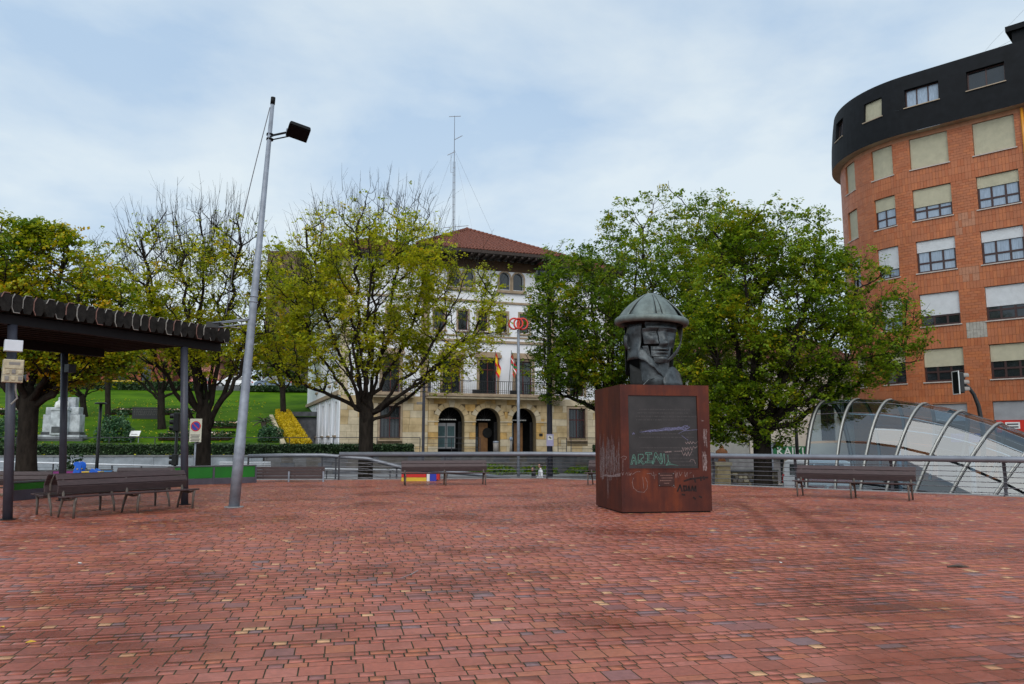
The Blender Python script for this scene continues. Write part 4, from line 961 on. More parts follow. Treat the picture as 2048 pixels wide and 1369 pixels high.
# lamp head: flat square housing tilted toward the square
m = MB(); hs = .255
m.add([(-hs,-hs,0),(hs,-hs,0),(hs,hs,0),(-hs,hs,0),(-hs*.92,-hs*.92,.10),(hs*.92,-hs*.92,.10),(hs*.92,hs*.92,.10),(-hs*.92,hs*.92,.10),(-hs*.5,-hs*.5,.17),(hs*.5,-hs*.5,.17),(hs*.5,hs*.5,.17),(-hs*.5,hs*.5,.17)],
      [(3,2,1,0),(0,1,5,4),(1,2,6,5),(2,3,7,6),(3,0,4,7),(4,5,9,8),(5,6,10,9),(6,7,11,10),(7,4,8,11),(8,9,10,11)])
lh = m.build('lamp_head', M_lampblack, lp, bev=.015); lh.location = ch; lh.rotation_euler = (Vector((.08, .34, .94)).to_track_quat('Z', 'Y') @ Matrix.Rotation(R(38), 3, 'Z').to_quaternion()).to_euler()
l2 = MB().box(-hs*.84, hs*.84, -hs*.84, hs*.84, -.012, -.002).build('lens', mat('lamp_lens', (.006, .006, .007), .6, .1, 5, spec=.15), lh)
MB().bar(c1 - ad * .06, c1 + ad * .28, .10, .09).build('bracket', M_galv, lp)
cable = [P(540, 215, 18.4) - lb]; e_ = P(452, 630, 19.0) - lb
for i in range(1, 15): s_ = i / 14; q_ = cable[0] * (1 - s_) + e_ * s_ + Vector((-.14 * math.sin(math.pi * s_), 0, -.3 * math.sin(math.pi * s_))); cable.append(q_)
MB().tube(cable, .011, 6).build('cable', M_wire, lp)
b0 = P(500, 643, 18.4) - lb; b1 = P(428, 651, 18.9) - lb
for dz, dy in ((.05, .08), (.05, -.08), (-.06, 0)): MB().tube([b0 + Vector((0, dy, dz)), b1 + Vector((0, dy, dz))], .014, 8).build('stay_arm', M_galv, lp, smooth=True)
MB().bar(b1 + Vector((.15,0,0)), b1 - Vector((.16,0,-.01)), .16, .14).build('stay_box', M_black, lp)

# ================================================================= PERGOLA
pg_d = Vector((.462, .887, 0)); pg_n = Vector((-.887, .462, 0))
P1 = G(15, 1040); pg = thing('pergola', 'dark timber pergola with round log ends and steel posts at the left', 'pergola', P1, math.atan2(pg_d.y, pg_d.x))
Lx = 4.16
for x, y in ((0, 0), (Lx, 0), (Lx - .55, 3.9), (-.6, 3.9)):
    MB().tube([(x, y, -.01), (x - .10, y + .19, 3.84)], .088, 14).build('post', M_post, pg, smooth=True)   # the posts lean a little
    MB().lathe([(0, .015), (.15, .015), (.15, -.006)], 14, (x, y, 0)).build('foot_plate', M_beam, pg)
for y, xa, xb in ((0, -3.2, Lx + 1.0), (3.9, -3.2, Lx + .45)): MB().bar((xa, y + .19, 3.94), (xb, y + .19, 3.94), .12, .20).build('beam', M_beam, pg, bev=.006)
def octo(w_, h_): return [(-w_*.5, -h_*.22), (-w_*.28, -h_*.5), (w_*.28, -h_*.5), (w_*.5, -h_*.22), (w_*.5, h_*.22), (w_*.28, h_*.5), (-w_*.28, h_*.5), (-w_*.5, h_*.22)]
nlog = 33; x = Lx + .95
for k in range(nlog):
    rg = random.Random(k); y0 = -.13 + rg.uniform(-.03, .03)
    g = MB(); g.prism(octo(.219, .36), (x, y0, 4.235), (1,0,0), (0,0,1), (0, 4.7, 0)); lg = g.build('log', M_wood_old, pg, fix=True)
    x -= .222
M_strap = mat('strap_metal', (.30, .28, .25), .5, .25, 9, metal=.2); M_straprust = mat('strap_rust', (.20, .10, .08), .6, .3, 9)
x = Lx + .95
for k in range(nlog):
    rg = random.Random(k); y0 = -.13 + rg.uniform(-.03, .03); oc = octo(.214, .372)
    seq = ((6, 7, 0, 1, 2), (5, 6, 7), (6, 7, 0, 1), (5, 6, 7, 0))[k % 4]
    MB().tube([(x + oc[i][0], y0 - .010, 4.235 + oc[i][1]) for i in seq], .0105, 5).build('log_strap', M_straprust if k % 3 == 1 else M_strap, pg)
    x -= .222
MB().tube([(Lx + .2, -.36, 4.44), (Lx + .5, -.40, 4.47), (Lx + .8, -.42, 4.42), (Lx + 1.05, -.5, 4.42)], .012, 5).build('loose_cable', M_strap, pg)
MB().tube([(Lx - .55, 3.7, 3.2), (Lx - .2, 3.7, 3.62)], .02, 6).build('brace', M_beam, pg)
MB().box(Lx - .82, Lx - .62, 3.6, 3.8, 3.3, 3.52).build('speaker_box', M_black, pg, bev=.01)
# boxes strapped to the near post
fx = (Vector((P1.x, P1.y, 0))).normalized(); rzb = math.atan2(P1.y, P1.x) - math.pi / 2 + R(8)
bx = thing('junction_box', 'white square junction box high on the nearest pergola post', 'box', P(26, 704, 15.35), rzb)
MB().box(-.16, .155, -.07, .05, 0, .23).build('case', M_white, bx, bev=.012)
MB().box(-.152, .148, -.085, -.071, .008, .222).build('lid', M_white, bx, bev=.006)
mt_ = thing('meter_box', 'aged beige electricity meter box below the white box on the pergola post', 'box', P(24, 766, 15.33), rzb)
MB().box(-.18, .17, -.09, .05, 0, .455).build('case', M_beige, mt_, bev=.016)
MB().box(-.16, .155, -.105, -.091, .27, .44).build('window_frame', M_beige, mt_, bev=.008)
MB().box(-.09, .10, -.109, -.1055, .345, .40).build('meter_window', M_greypl, mt_, bev=.003)
for k, (x, z) in enumerate(((-.10, .17), (.0, .17), (.11, .17), (-.11, .04), (.0, .045), (.115, .04))):
    MB().box(x - .034, x + .034, -.108, -.091, z, z + .085).build('breaker', M_greypl if k % 2 else M_beige, mt_, bev=.006)
MB().box(-.181, .171, -.092, -.04, .140, .150).build('joint_strip', M_greypl, mt_)
MB().tube([(.06, -.02, 0), (.07, -.01, -.15), (.11, .02, -.3), (.02, .05, -.42)], .018, 6).build('cable', M_greypl, mt_)

# ================================================================= PLAY AREA
ga, gb, gc = G(510, 966), G(335, 972), G(20, 1003)
def barrier(name, label, a, b, mats_, h=.62, kick=.22, seg=1.5):
    d = b - a; L = d.length; t = thing(name, label, 'barrier', a, math.atan2(d.y, d.x)); n_ = max(1, round(L / seg))
    for i in range(n_):
        x0, x1 = L * i / n_ + .008, L * (i + 1) / n_ - .008
        MB().box(x0, x1, -.03, .03, kick, h).build('panel', mats_[i % len(mats_)], t, bev=.006)
        MB().box(x0, x1, -.045, .045, -.01, kick - .006).build('kick_panel', M_purplegrey, t, bev=.006)
    MB().box(-.02, L + .02, -.05, .05, h + .003, h + .05).build('cap', mat('barrier_cap', (.10, .105, .11), .5, .15, 5), t, bev=.01)
    for i in range(n_ + 1):
        x = L * i / n_; MB().box(x - .035, x + .035, -.06, .06, -.01, h - .02).build('post', M_purplegrey, t, bev=.006)
    return t
barrier('play_barrier', 'low dark green panel barrier between the lamp post and the pergola post', gb, ga, [M_green])
barrier('play_barrier', 'low green panel barrier behind the nearest benches', gc, gb - Vector((.1, .02, 0)), [M_green], .44, .27)
fa, fb = G(-30, 962), G(158, 955); fa = Vector((P(-30, 950, 28).x, 27.4, 0)); fb = Vector((P(225, 950, 29.6).x, 29.6, 0))
barrier('play_fence', 'far play fence of yellow, green, magenta and light blue panels', fa, fb, [M_yellow, M_green, M_magenta, M_lightblue], .46, .1, 1.22)
# blue duck shaped spring rider
sr = thing('spring_rider', 'blue duck shaped spring rider with orange wheels in the play area', 'play rider', Vector((P(183, 950, 26.2).x, 26.2, .205)))
s_ = 26.2 / FPX
def sil(pts, px0=150, py0=955): return [((x - px0 - 33) * s_, (py0 - y) * s_) for x, y in pts]
duck = [(149,950),(153,937),(155,932),(151,929),(151,925),(156,923),(160,923),(165,925),(167,930),(166,936),(164,943),(165,950)]
for y_ in (-.16, .12):
    g = MB(); g.prism(sil(duck), (0, y_, .12), (1,0,0), (0,0,1), (0, .035, 0)); g.build('duck_panel', M_blue, sr, bev=.006, fix=True)
tail = [(182,950),(183,942),(187,936),(193,938),(200,943),(203,949)]
for y_ in (-.16, .12):
    g = MB(); g.prism(sil(tail), (0, y_, .12), (1,0,0), (0,0,1), (0, .035, 0)); g.build('tail_panel', M_blue, sr, bev=.006, fix=True)
MB().box(-.28, .35, -.125, .12, .30, .34).build('seat', M_yellow, sr, bev=.01)
MB().box(-.30, .62, -.10, .10, .13, .17).build('base_board', M_lightblue, sr, bev=.01)
for x in (-.14, .16): MB().lathe([(0, 0), (.09, 0), (.10, .02), (.09, .05), (0, .05)], 16).build('wheel', M_orange, sr, smooth=False).matrix_local = Matrix.Translation((x, -.17, .20)) @ Matrix.Rotation(R(90), 4, 'X')
MB().tube([(-.38, -.2, .42), (-.38, .2, .42)], .018, 8).build('handle', M_yellow, sr)
for x in (-.1, .15): MB().tube([(x + .07 * math.cos(a), .07 * math.sin(a), -.2 + a * .013) for a in np.linspace(0, 8 * math.pi, 60)], .012, 5).build('spring', M_black, sr)
# red and yellow play box seen under the central bench
kb = thing('play_box', 'red and yellow striped play box behind the central bench', 'play box', Vector((P(842, 955, 31.0).x, 31.0, 0)))
for a, b, z0_, z1_, m_ in ((-.74, .22, .14, .32, M_red), (-.74, .24, -.01, .138, M_yellow), (.245, .36, -.01, .32, M_signwhite), (.363, .62, -.01, .32, M_signblue), (.622, .74, .05, .32, M_red)):
    MB().box(a, b, -.2, .2, z0_, z1_).build('panel', m_, kb, bev=.01)

# ================================================================= BUILDING HELPERS
def wall_panel(mb, x0, x1, z0, z1, holes, fn, rev=.22, mi=0, mirev=0, dx=99):
    xs = {x0, x1}; zs = {z0, z1}
    for h in holes: xs |= {max(x0, h[0]), min(x1, h[1])}; zs |= {max(z0, h[2]), min(z1, h[3])}
    xs = sorted(xs); zs = sorted(zs); X = []
    for a, b in zip(xs[:-1], xs[1:]):
        n_ = max(1, math.ceil((b - a) / dx)); X += [a + (b - a) * i / n_ for i in range(n_)]
    X.append(xs[-1])
    for a, b in zip(X[:-1], X[1:]):
        for c_, d in zip(zs[:-1], zs[1:]):
            mx, mz = (a + b) / 2, (c_ + d) / 2
            if not any(h[0] < mx < h[1] and h[2] < mz < h[3] for h in holes):
                mb.add([fn(a, 0, c_), fn(b, 0, c_), fn(b, 0, d), fn(a, 0, d)], [(0,1,2,3)], mi)
    for h in holes:
        if len(h) > 4: continue
        a, b, c_, d = h[:4]
        for q in ([(a,0,c_),(a,rev,c_),(a,rev,d),(a,0,d)], [(b,0,c_),(b,0,d),(b,rev,d),(b,rev,c_)], [(a,0,d),(a,rev,d),(b,rev,d),(b,0,d)], [(a,0,c_),(b,0,c_),(b,rev,c_),(a,rev,c_)]):
            mb.add([fn(*p) for p in q], [(0,1,2,3)], mirev)
def fbox(mb, fn, x0, x1, y0, y1, z0, z1, mi=0):
    mb.add([fn(x0,y0,z0),fn(x1,y0,z0),fn(x1,y1,z0),fn(x0,y1,z0),fn(x0,y0,z1),fn(x1,y0,z1),fn(x1,y1,z1),fn(x0,y1,z1)],
           [(3,2,1,0),(4,5,6,7),(0,1,5,4),(1,2,6,5),(2,3,7,6),(3,0,4,7)], mi); return mb
def fbuild(fn, args, name, m, parent): return fbox(MB(), fn, *args).build(name, m, parent)
def casement(parent, fn, x0, x1, z0, z1, y=.14, frame=None, pane=None, cols=2, transom=.62, fw=.07, name='window'):
    frame = frame or M_winframe; pane = pane or M_pane; g = MB(); e = .004
    x0, x1, z0, z1 = x0 + e, x1 - e, z0 + e, z1 - e
    for a in ((x0, x0 + fw, z0, z1), (x1 - fw, x1, z0, z1), (x0 + fw, x1 - fw, z0, z0 + fw), (x0 + fw, x1 - fw, z1 - fw, z1)): fbox(g, fn, a[0], a[1], y, y + .06, a[2], a[3])
    zt = z0 + (z1 - z0) * transom if transom else None
    for i in range(1, cols):
        xm = x0 + (x1 - x0) * i / cols; fbox(g, fn, xm - fw * .5, xm + fw * .5, y + .002, y + .058, z0 + fw, z1 - fw)
    if zt: fbox(g, fn, x0 + fw, x1 - fw, y + .001, y + .059, zt - fw * .5, zt + fw * .5)
    w_ = g.build(name, frame, parent)
    for i in range(cols):
        a = x0 + (x1 - x0) * i / cols + fw * .5; b = x0 + (x1 - x0) * (i + 1) / cols - fw * .5
        for c_, d in (((z0 + fw, zt - fw * .5), (zt + fw * .5, z1 - fw)) if zt else ((z0 + fw, z1 - fw),)):
            g = MB(); g.add([fn(a, y + .03, c_), fn(b, y + .03, c_), fn(b, y + .03, d), fn(a, y + .03, d)], [(0,1,2,3)]); g.build('pane', pane, w_)
    return w_

# ================================================================= TOWN HALL
TA = R(20); TO = P(678, 908, 54.0); TO.z = .70
th = thing('town_hall', 'white town hall with sandstone arcade, balcony and wide red tiled roof', 'building', TO, TA)
TM = Matrix.Translation(TO) @ Matrix.Rotation(TA, 4, 'Z'); TI = TM.inverted()
def tl(v_): return TI @ v_
F0 = lambda x, y, z: (x, y, z)
FS = lambda x, y, z: (y, x, z)               # left flank: x runs back, y inward
BX0, BX1 = 6.2, 15.45                        # arcaded centre bay
SL = 4.05                                    # underside of the balcony
EAVE = 14.45
arches = [(6.94, 8.91), (9.74, 11.66), (12.56, 14.51)]; SPR = 2.35
gw = [(2.75, 4.2, 1.1, 3.35), (17.2, 18.6, 1.1, 3.35)]
fw1 = [(7.25, 8.6), (10.03, 11.38), (12.85, 14.2)]; wing1 = [(2.85, 4.1), (17.3, 18.5)]
sw2 = [6.95, 8.75, 10.3, 11.85, 13.6]; 
top_arch = [(8.05, .42), (9.15, .42), (12.0, .42), (13.1, .42)]
g = MB()
holes = [(a, b, .0, SPR + (b - a) / 2, 1) for a, b in arches] + [h for h in gw]
wall_panel(g, 0, 21, 0, SL, holes, F0, .25, 0, 0)
for a, b in arches:
    r_ = (b - a) / 2; c_ = (a + b) / 2; n_ = 20
    for i in range(n_):
        t0, t1 = math.pi * (1 - i / n_), math.pi * (1 - (i + 1) / n_)
        p0, p1 = (c_ + r_ * math.cos(t0), SPR + r_ * math.sin(t0)), (c_ + r_ * math.cos(t1), SPR + r_ * math.sin(t1))
        g.add([(p0[0],0,p0[1]),(p1[0],0,p1[1]),(p1[0],0,SPR + r_),(p0[0],0,SPR + r_)], [(0,1,2,3)])
        g.add([(p0[0],0,p0[1]),(p0[0],.7,p0[1]),(p1[0],.7,p1[1]),(p1[0],0,p1[1])], [(0,1,2,3)])
    for x in (a, b): g.add([(x,0,0),(x,.7,0),(x,.7,SPR),(x,0,SPR)], [(0,1,2,3)])
g.build('stone_wall', M_mortar, th)
g = MB()
up_holes = [(a, b, SL + .25, 6.85) for a, b in fw1 + wing1] + [(x - .38, x + .38, 9.0, 10.45) for x in sw2] + [(x - r_, x + r_, 12.25, 13.15 + r_, 1) for x, r_ in top_arch] + [(3.1, 3.85, 9.0, 10.45), (17.5, 18.25, 9.0, 10.45)]
wall_panel(g, 0, 21, SL, EAVE, up_holes, F0, .22)
for x, r_ in top_arch:
    for i in range(12):
        t0, t1 = math.pi * (1 - i / 12), math.pi * (1 - (i + 1) / 12); p0 = (x + r_ * math.cos(t0), 13.15 + r_ * math.sin(t0)); p1 = (x + r_ * math.cos(t1), 13.15 + r_ * math.sin(t1))
        g.add([(p0[0],0,p0[1]),(p1[0],0,p1[1]),(p1[0],0,13.15 + r_),(p0[0],0,13.15 + r_)], [(0,1,2,3)]); g.add([(p0[0],0,p0[1]),(p0[0],.25,p0[1]),(p1[0],.25,p1[1]),(p1[0],0,p1[1])], [(0,1,2,3)])
    for xx in (x - r_, x + r_): g.add([(xx,0,12.25),(xx,.25,12.25),(xx,.25,13.15),(xx,0,13.15)], [(0,1,2,3)])
g.build('render_wall', M_render, th)
side_t = [2.4, 6.1, 10.3, 15.2]
g = MB(); sh = [(t_ - .5, t_ + .5, 1.3, 3.7) for t_ in side_t] + [(t_ - .5, t_ + .5, 5.1, 7.2) for t_ in side_t] + [(t_ - .5, t_ + .5, 9.0, 10.9) for t_ in side_t]
wall_panel(g, 0, 24, 0, EAVE, sh, FS, .3); g.build('flank_wall', M_render, th)
g = MB(); g.box(0, 21, 23.8, 24, 0, EAVE); g.box(20.8, 21, .3, 23.7, 0, EAVE); g.build('outer_wall', M_render, th)
for h in sh:
    casement(th, FS, *h, .2, frame=M_stonetrim, pane=M_pane, cols=1, transom=0)
    fbuild(FS, (h[0] - .12, h[1] + .12, -.12, .06, h[2] - .16, h[2] - .004), 'sill', M_stonetrim, th)
for t_ in (.35, 4.2, 8.2, 12.7, 17.8): fbuild(FS, (t_ - .22, t_ + .22, -.07, -.002, .1, 4.05), 'pilaster', M_render, th)
for za_, zb_, pr in ((4.1, 4.3, .22), (4.3, 4.42, .14), (8.2, 8.35, .1)): fbuild(FS, (-.05, 24, -pr, -.002, za_, zb_), 'string_course', M_stonetrim, th)
# sandstone blocks of the ground floor
rg = random.Random(4); CH = SL / 8
def free(z0, z1, a, b, bl):
    iv = [(a, b)]
    for (p, q_) in bl:
        nv = []
        for (s, e) in iv:
            if q_ <= s or p >= e: nv.append((s, e)); continue
            if p > s: nv.append((s, p))
            if q_ < e: nv.append((q_, e))
        iv = nv
    return [i for i in iv if i[1] - i[0] > .06]
for c_ in range(8):
    z0_, z1_ = c_ * CH, (c_ + 1) * CH; zm = (z0_ + z1_) / 2; bl = []
    for a, b in arches:
        rr = (b - a) / 2 + .40; m_ = (a + b) / 2
        if zm < SPR: bl.append((a, b))
        elif zm < SPR + rr: hw = math.sqrt(rr * rr - (zm - SPR) ** 2); bl.append((m_ - hw, m_ + hw))
    for a, b, c0_, d0_ in gw:
        if z1_ > c0_ - .14 and z0_ < d0_ + .14: bl.append((a - .16, b + .16))
    bl.append((BX0 - .01, BX0 + .01)); bl.append((BX1 - .01, BX1 + .01))
    for s, e in free(z0_, z1_, 0, 21, bl):
        x = s; st = rg.uniform(.35, .8)
        while x < e - .02:
            x2 = min(e, x + st)
            if e - x2 < .22: x2 = e
            proud = .10 if BX0 <= x < BX1 else .03; m_ = rg.choice([M_sand, M_sand, M_sand_c] if BX0 - .1 <= x < BX1 and zm > .9 else [M_sand_b, M_sand_b, M_sand])
            MB().box(x + .008, x2 - .008, -proud - rg.uniform(0, .012), .0, z0_ + .008, z1_ - .008).build('stone_block', m_, th)
            x = x2; st = rg.uniform(.6, 1.0)
for a, b in arches:
    r_ = (b - a) / 2; m_ = (a + b) / 2
    for i in range(9):
        t0, t1 = math.pi * i / 9 + .012, math.pi * (i + 1) / 9 - .012
        poly = [(m_ + q_ * math.cos(t), SPR + q_ * math.sin(t)) for q_, ts in ((r_ + .002, (t0, (t0 + t1) / 2, t1)), (r_ + (.50 if i == 4 else .39), (t1, t0))) for t in ts]
        g = MB(); g.prism(poly, (0, -.13 if i == 4 else -.115, 0), (1,0,0), (0,0,1), (0, .11, 0)); g.build('voussoir', rg.choice([M_sand, M_sand, M_sand_b]), th, fix=True)
for x0_, x1_ in ((BX0, 6.94), (8.91, 9.74), (11.66, 12.56), (14.51, BX1)): MB().box(x0_ - .03, x1_ + .03, -.16, -.112, SPR - .10, SPR - .012).build('impost', M_sand_b, th)
# arcade recess
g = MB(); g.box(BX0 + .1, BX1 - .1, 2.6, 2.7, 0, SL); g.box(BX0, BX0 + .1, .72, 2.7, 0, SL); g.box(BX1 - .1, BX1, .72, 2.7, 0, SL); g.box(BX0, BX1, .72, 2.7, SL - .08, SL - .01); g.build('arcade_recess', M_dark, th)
for (a, b), m_, zt in zip(arches, (M_doorblue, M_doorwood, M_doorwood), (2.2, 2.25, 2.25)):
    if m_ is M_doorblue:
        for k in range(2):
            x0_ = a + .2 + k * .72; d_ = MB().box(x0_, x0_ + .66, 1.0, 1.05, .35, zt).build('glazed_door', M_shutterg, th)
            for z0_ in (.45, 1.25): MB().box(x0_ + .07, x0_ + .59, .985, .998, z0_, z0_ + .72).build('pane', M_doorblue, d_)
    else:
        d_ = MB().box(a + .75, a + 1.45, 1.5, 1.56, .02, zt).build('door', m_, th)
        MB().box(a + .12, a + .70, 1.55, 1.6, .02, zt).build('pane', M_pane, d_)
    g = MB()                                       # open wrought iron gate leaf folded against the pier
    for k in range(7): x = b - .34 + k * .05; g.bar((x, .35 + k * .03, .02), (x, .35 + k * .03, SPR - .05), .02, .02, (1,0,0))
    for z_ in (.08, .75, 1.5, SPR - .1): g.bar((b - .36, .34, z_), (b - .02, .55, z_), .025, .05)
    g.build('gate_leaf', M_iron, th)
    g = MB(); x = a + .12; rr = random.Random(int(a * 10))
    while x < b - .5: wl = rr.uniform(.04, .13); g.box(x, x + wl, .78, .80, SPR + .06, SPR + .14); x += wl + .03
    g.build('lettering_strip', M_signwhite, th)
    g = MB()
    for k in range(1, 8): t_ = math.pi * k / 8; r_ = (b - a) / 2; m__ = (a + b) / 2; g.bar((m__, .76, SPR + .18), (m__ + r_ * .97 * math.cos(t_), .76, SPR + r_ * .97 * math.sin(t_)), .02, .02)
    g.build('fanlight_bars', M_iron, th)
o_ = MB().lathe([(0, .03), (.36, .03), (.38, 0), (0, 0)], 24).build('round_sign', M_black, th); o_.matrix_local = Matrix.Translation((11.15, 1.46, 1.5)) @ Matrix.Rotation(R(90), 4, 'X')
o_ = MB().box(14.72, 15.0, -.14, -.117, 1.25, 1.45).build('plaque', M_black, th)
# ground floor windows with grilles
for a, b, c_, d in gw:
    w_ = casement(th, F0, a, b, c_, d, .12, cols=2, transom=.62)
    for q_ in ((a - .15, a - .004, c_ - .12, d + .12), (b + .004, b + .15, c_ - .12, d + .12), (a - .004, b + .004, d + .004, d + .12), (a - .15, b + .15, c_ - .22, c_ - .124)): MB().box(q_[0], q_[1], -.07 if q_[3] > c_ else -.16, -.002, q_[2], q_[3]).build('surround', M_stonetrim, th)
    for k in range(6): x = a + .1 + k * (b - a - .2) / 5; MB().bar((x, -.02, c_), (x, -.02, d), .022, .022, (1,0,0)).build('grille_bar', M_iron, w_)
# first floor french windows, surrounds, cornices
for a, b in fw1 + wing1:
    casement(th, F0, a, b, SL + .25, 6.85, .12, cols=2, transom=.72)
    for q_ in ((a - .20, a - .003, SL + .2, 7.0), (b + .003, b + .20, SL + .2, 7.0), (a - .003, b + .003, 6.853, 7.0)): MB().box(q_[0], q_[1], -.06, -.002, q_[2], q_[3]).build('surround', M_stonetrim, th)
    MB().box(a - .34, b + .34, -.24, -.002, 7.02, 7.22).build('cornice', M_stonetrim, th); MB().box(a - .28, b + .28, -.10, -.003, 7.222, 7.45).build('cornice', M_stonetrim, th)
for x in sw2 + [3.475, 17.875]:
    a, b = x - .38, x + .38; casement(th, F0, a, b, 9.0, 10.45, .12, cols=1, transom=.6, pane=M_pane)
    for q_ in ((a - .13, a - .003, 8.95, 10.6), (b + .003, b + .13, 8.95, 10.6), (a - .003, b + .003, 10.453, 10.6)): MB().box(q_[0], q_[1], -.05, -.002, q_[2], q_[3]).build('surround', M_stonetrim, th)
    MB().box(a - .2, b + .2, -.13, -.003, 8.82, 8.945).build('sill', M_stonetrim, th)
for x, r_ in top_arch:
    g = MB(); g.add([(x - r_, .2, 12.25), (x + r_, .2, 12.25)] + [(x + r_ * math.cos(t), .2, 13.15 + r_ * math.sin(t)) for t in np.linspace(0, math.pi, 12)], [tuple(range(14))]); g.build('pane', M_pane, th)
    for i in range(7):
        t0, t1 = math.pi * i / 7, math.pi * (i + 1) / 7
        poly = [(x + q_ * math.cos(t), 13.15 + q_ * math.sin(t)) for q_, ts in ((r_, (t0, (t0+t1)/2, t1)), (r_ + .12, (t1, (t0+t1)/2, t0))) for t in ts]
        g = MB(); g.prism(poly, (0, -.06, 0), (1,0,0), (0,0,1), (0, .057, 0)); g.build('arch_stone', M_stonetrim, th, fix=True)
    for s in (-1, 1): MB().box(min(x + s * r_, x + s * (r_ + .12)), max(x + s * r_, x + s * (r_ + .12)), -.06, -.003, 12.2, 13.15).build('jamb', M_stonetrim, th)
for x0_, x1_ in ((7.4, 9.8), (11.35, 13.75)): MB().box(x0_, x1_, -.2, -.004, 11.98, 12.18).build('sill', M_stonetrim, th)
for z0_, z1_, pr in ((8.15, 8.32, .12), (8.55, 8.66, .07), (11.15, 11.3, .1)): MB().box(-.02, 21.02, -pr, -.001, z0_, z1_).build('string_course', M_stonetrim, th)
for x in (0.15, 5.9, 15.75, 20.8): MB().box(x - .3, x + .3, -.06, -.0015, SL, EAVE - .5).build('quoin_strip', M_sand_b if x in (.15, 20.8) else M_stonetrim, th)
MB().box(BX0 - .2, BX1 + .2, -.07, -.0025, EAVE - .80, EAVE - .05).build('frieze', mat('brown_frieze', (.075, .042, .022), .7, .25, 3), th)
# balconies
def balcony(x0_, x1_, pr):
    MB().box(x0_, x1_, -pr, -.012, SL + .02, SL + .24).build('balcony_slab', M_stonetrim, th, bev=.02); MB().box(x0_ + .1, x1_ - .1, -pr + .12, -.014, SL - .12, SL + .018).build('balcony_corbel', M_sand_b, th)
    yb = -pr + .08; z0_ = SL + .24
    MB().bar((x0_ + .05, yb, z0_ + .92), (x1_ - .05, yb, z0_ + .92), .05, .04).build('balcony_rail', M_iron, th); MB().bar((x0_ + .05, yb, z0_ + .10), (x1_ - .05, yb, z0_ + .10), .03, .03).build('balcony_rail', M_iron, th); MB().bar((x0_ + .05, yb, z0_ + .24), (x1_ - .05, yb, z0_ + .24), .03, .03).build('balcony_rail', M_iron, th)
    me_ = MB().bar((0,0,0), (0,0,.9), .025, .025, (1,0,0)).mesh('baluster', M_iron); n_ = int((x1_ - x0_) / .15)
    for i in range(n_): inst('baluster', me_, th, (x0_ + .06 + i * (x1_ - x0_ - .12) / (n_ - 1), yb, z0_))
    for x in (x0_ + .05, x1_ - .05): MB().bar((x, yb, z0_ + .92), (x, -.02, z0_ + .92), .05, .04).build('balcony_rail', M_iron, th)
balcony(5.9, 16.6, .95); balcony(1.9, 5.1, .8)
for x in (9.4, 12.3, 7.0): MB().box(x, x + .55, -.6, -.3, SL + .245, SL + .55).build('flower_box', M_black, th)
# roofs: timber eaves + barrel tiles
def hip_roof(x0_, x1_, y0_, y1_, z0_, z1_, rx0, rx1, ry, wall_y, tile=.26):
    MB().box(x0_, x1_, y0_, y1_, z0_ - .22, z0_).build('eave_board', M_brownwood, th)
    n_ = int((x1_ - x0_) / .55); me_ = MB().box(-.07, .07, 0, abs(wall_y - y0_) - .05, 0, .16).mesh('rafter', M_brownwood)
    for i in range(n_ + 1): inst('rafter', me_, th, (x0_ + .15 + i * (x1_ - x0_ - .3) / n_, y0_ + .06, z0_ - .385))
    c0_, c1_, c2_, c3_ = Vector((x0_, y0_, z0_ + .003)), Vector((x1_, y0_, z0_ + .003)), Vector((x1_, y1_, z0_ + .003)), Vector((x0_, y1_, z0_ + .003)); r0_, r1_ = Vector((rx0, ry, z1_)), Vector((rx1, ry, z1_))
    g = MB(); g.add([c0_, c1_, c2_, c3_, r0_, r1_], [(0,1,5,4), (1,2,5), (2,3,4,5), (3,0,4)]); g.build('roof_deck', M_rooftile, th)
    g = MB()
    def slope(a, b, tb, ta):          # eave a->b, top edge ta (above a) -> tb
        eL = (b - a).length; ex = (b - a) / eL; mid = (ta + tb) / 2; foot = a + ex * (mid - a).dot(ex); up = (mid - foot); sl = up.length; up /= sl; nr = ex.cross(up).normalized()
        if nr.z < 0: nr = -nr
        la = (ta - a).dot(ex); lb = (tb - a).dot(ex); nrow = int(sl / .36)
        for k in range(nrow):
            v0_, v1_ = k / nrow * sl, (k + 1.12) / nrow * sl; f_ = (k + .5) / nrow; s0, s1 = la * f_, eL + (lb - eL) * f_
            m_ = int((s1 - s0) / tile)
            for i in range(m_):
                s = s0 + (i + .5) * (s1 - s0) / m_; w_ = tile * .46
                p = a + ex * s; lo = nr * .03; hi = nr * (.03 + .075); l2 = nr * .012; h2 = nr * .075
                g.add([p - ex*w_ + up*v0_ + lo, p - ex*w_*.5 + up*v0_ + hi, p + ex*w_*.5 + up*v0_ + hi, p + ex*w_ + up*v0_ + lo,
                       p - ex*w_ + up*v1_ + l2, p - ex*w_*.5 + up*v1_ + h2, p + ex*w_*.5 + up*v1_ + h2, p + ex*w_ + up*v1_ + l2], [(0,1,5,4),(1,2,6,5),(2,3,7,6),(0,3,2,1)])
    slope(c0_, c1_, r1_, r0_); slope(c1_, c2_, r1_, r1_); slope(c3_, c0_, r0_, r0_)
    stuff(g.build('roof_tiles', [M_rooftile], th))
    for a, b in ((c0_, r0_), (c1_, r1_), (r0_, r1_)):
        n_ = max(1, int((b - a).length / .42))
        if (b - a).length < .1: continue
        for i in range(n_):
            p, q_ = a + (b - a) * (i / n_), a + (b - a) * ((i + 1.15) / n_)
            MB().tube([p + Vector((0,0,.09)), q_ + Vector((0,0,.06))], [.15, .12], 6).build('ridge_tile', M_rooftile, th)
hip_roof(4.85, 16.35, -1.65, 11.8, 14.75, 18.15, 10.6, 10.65, 5.4, 0)
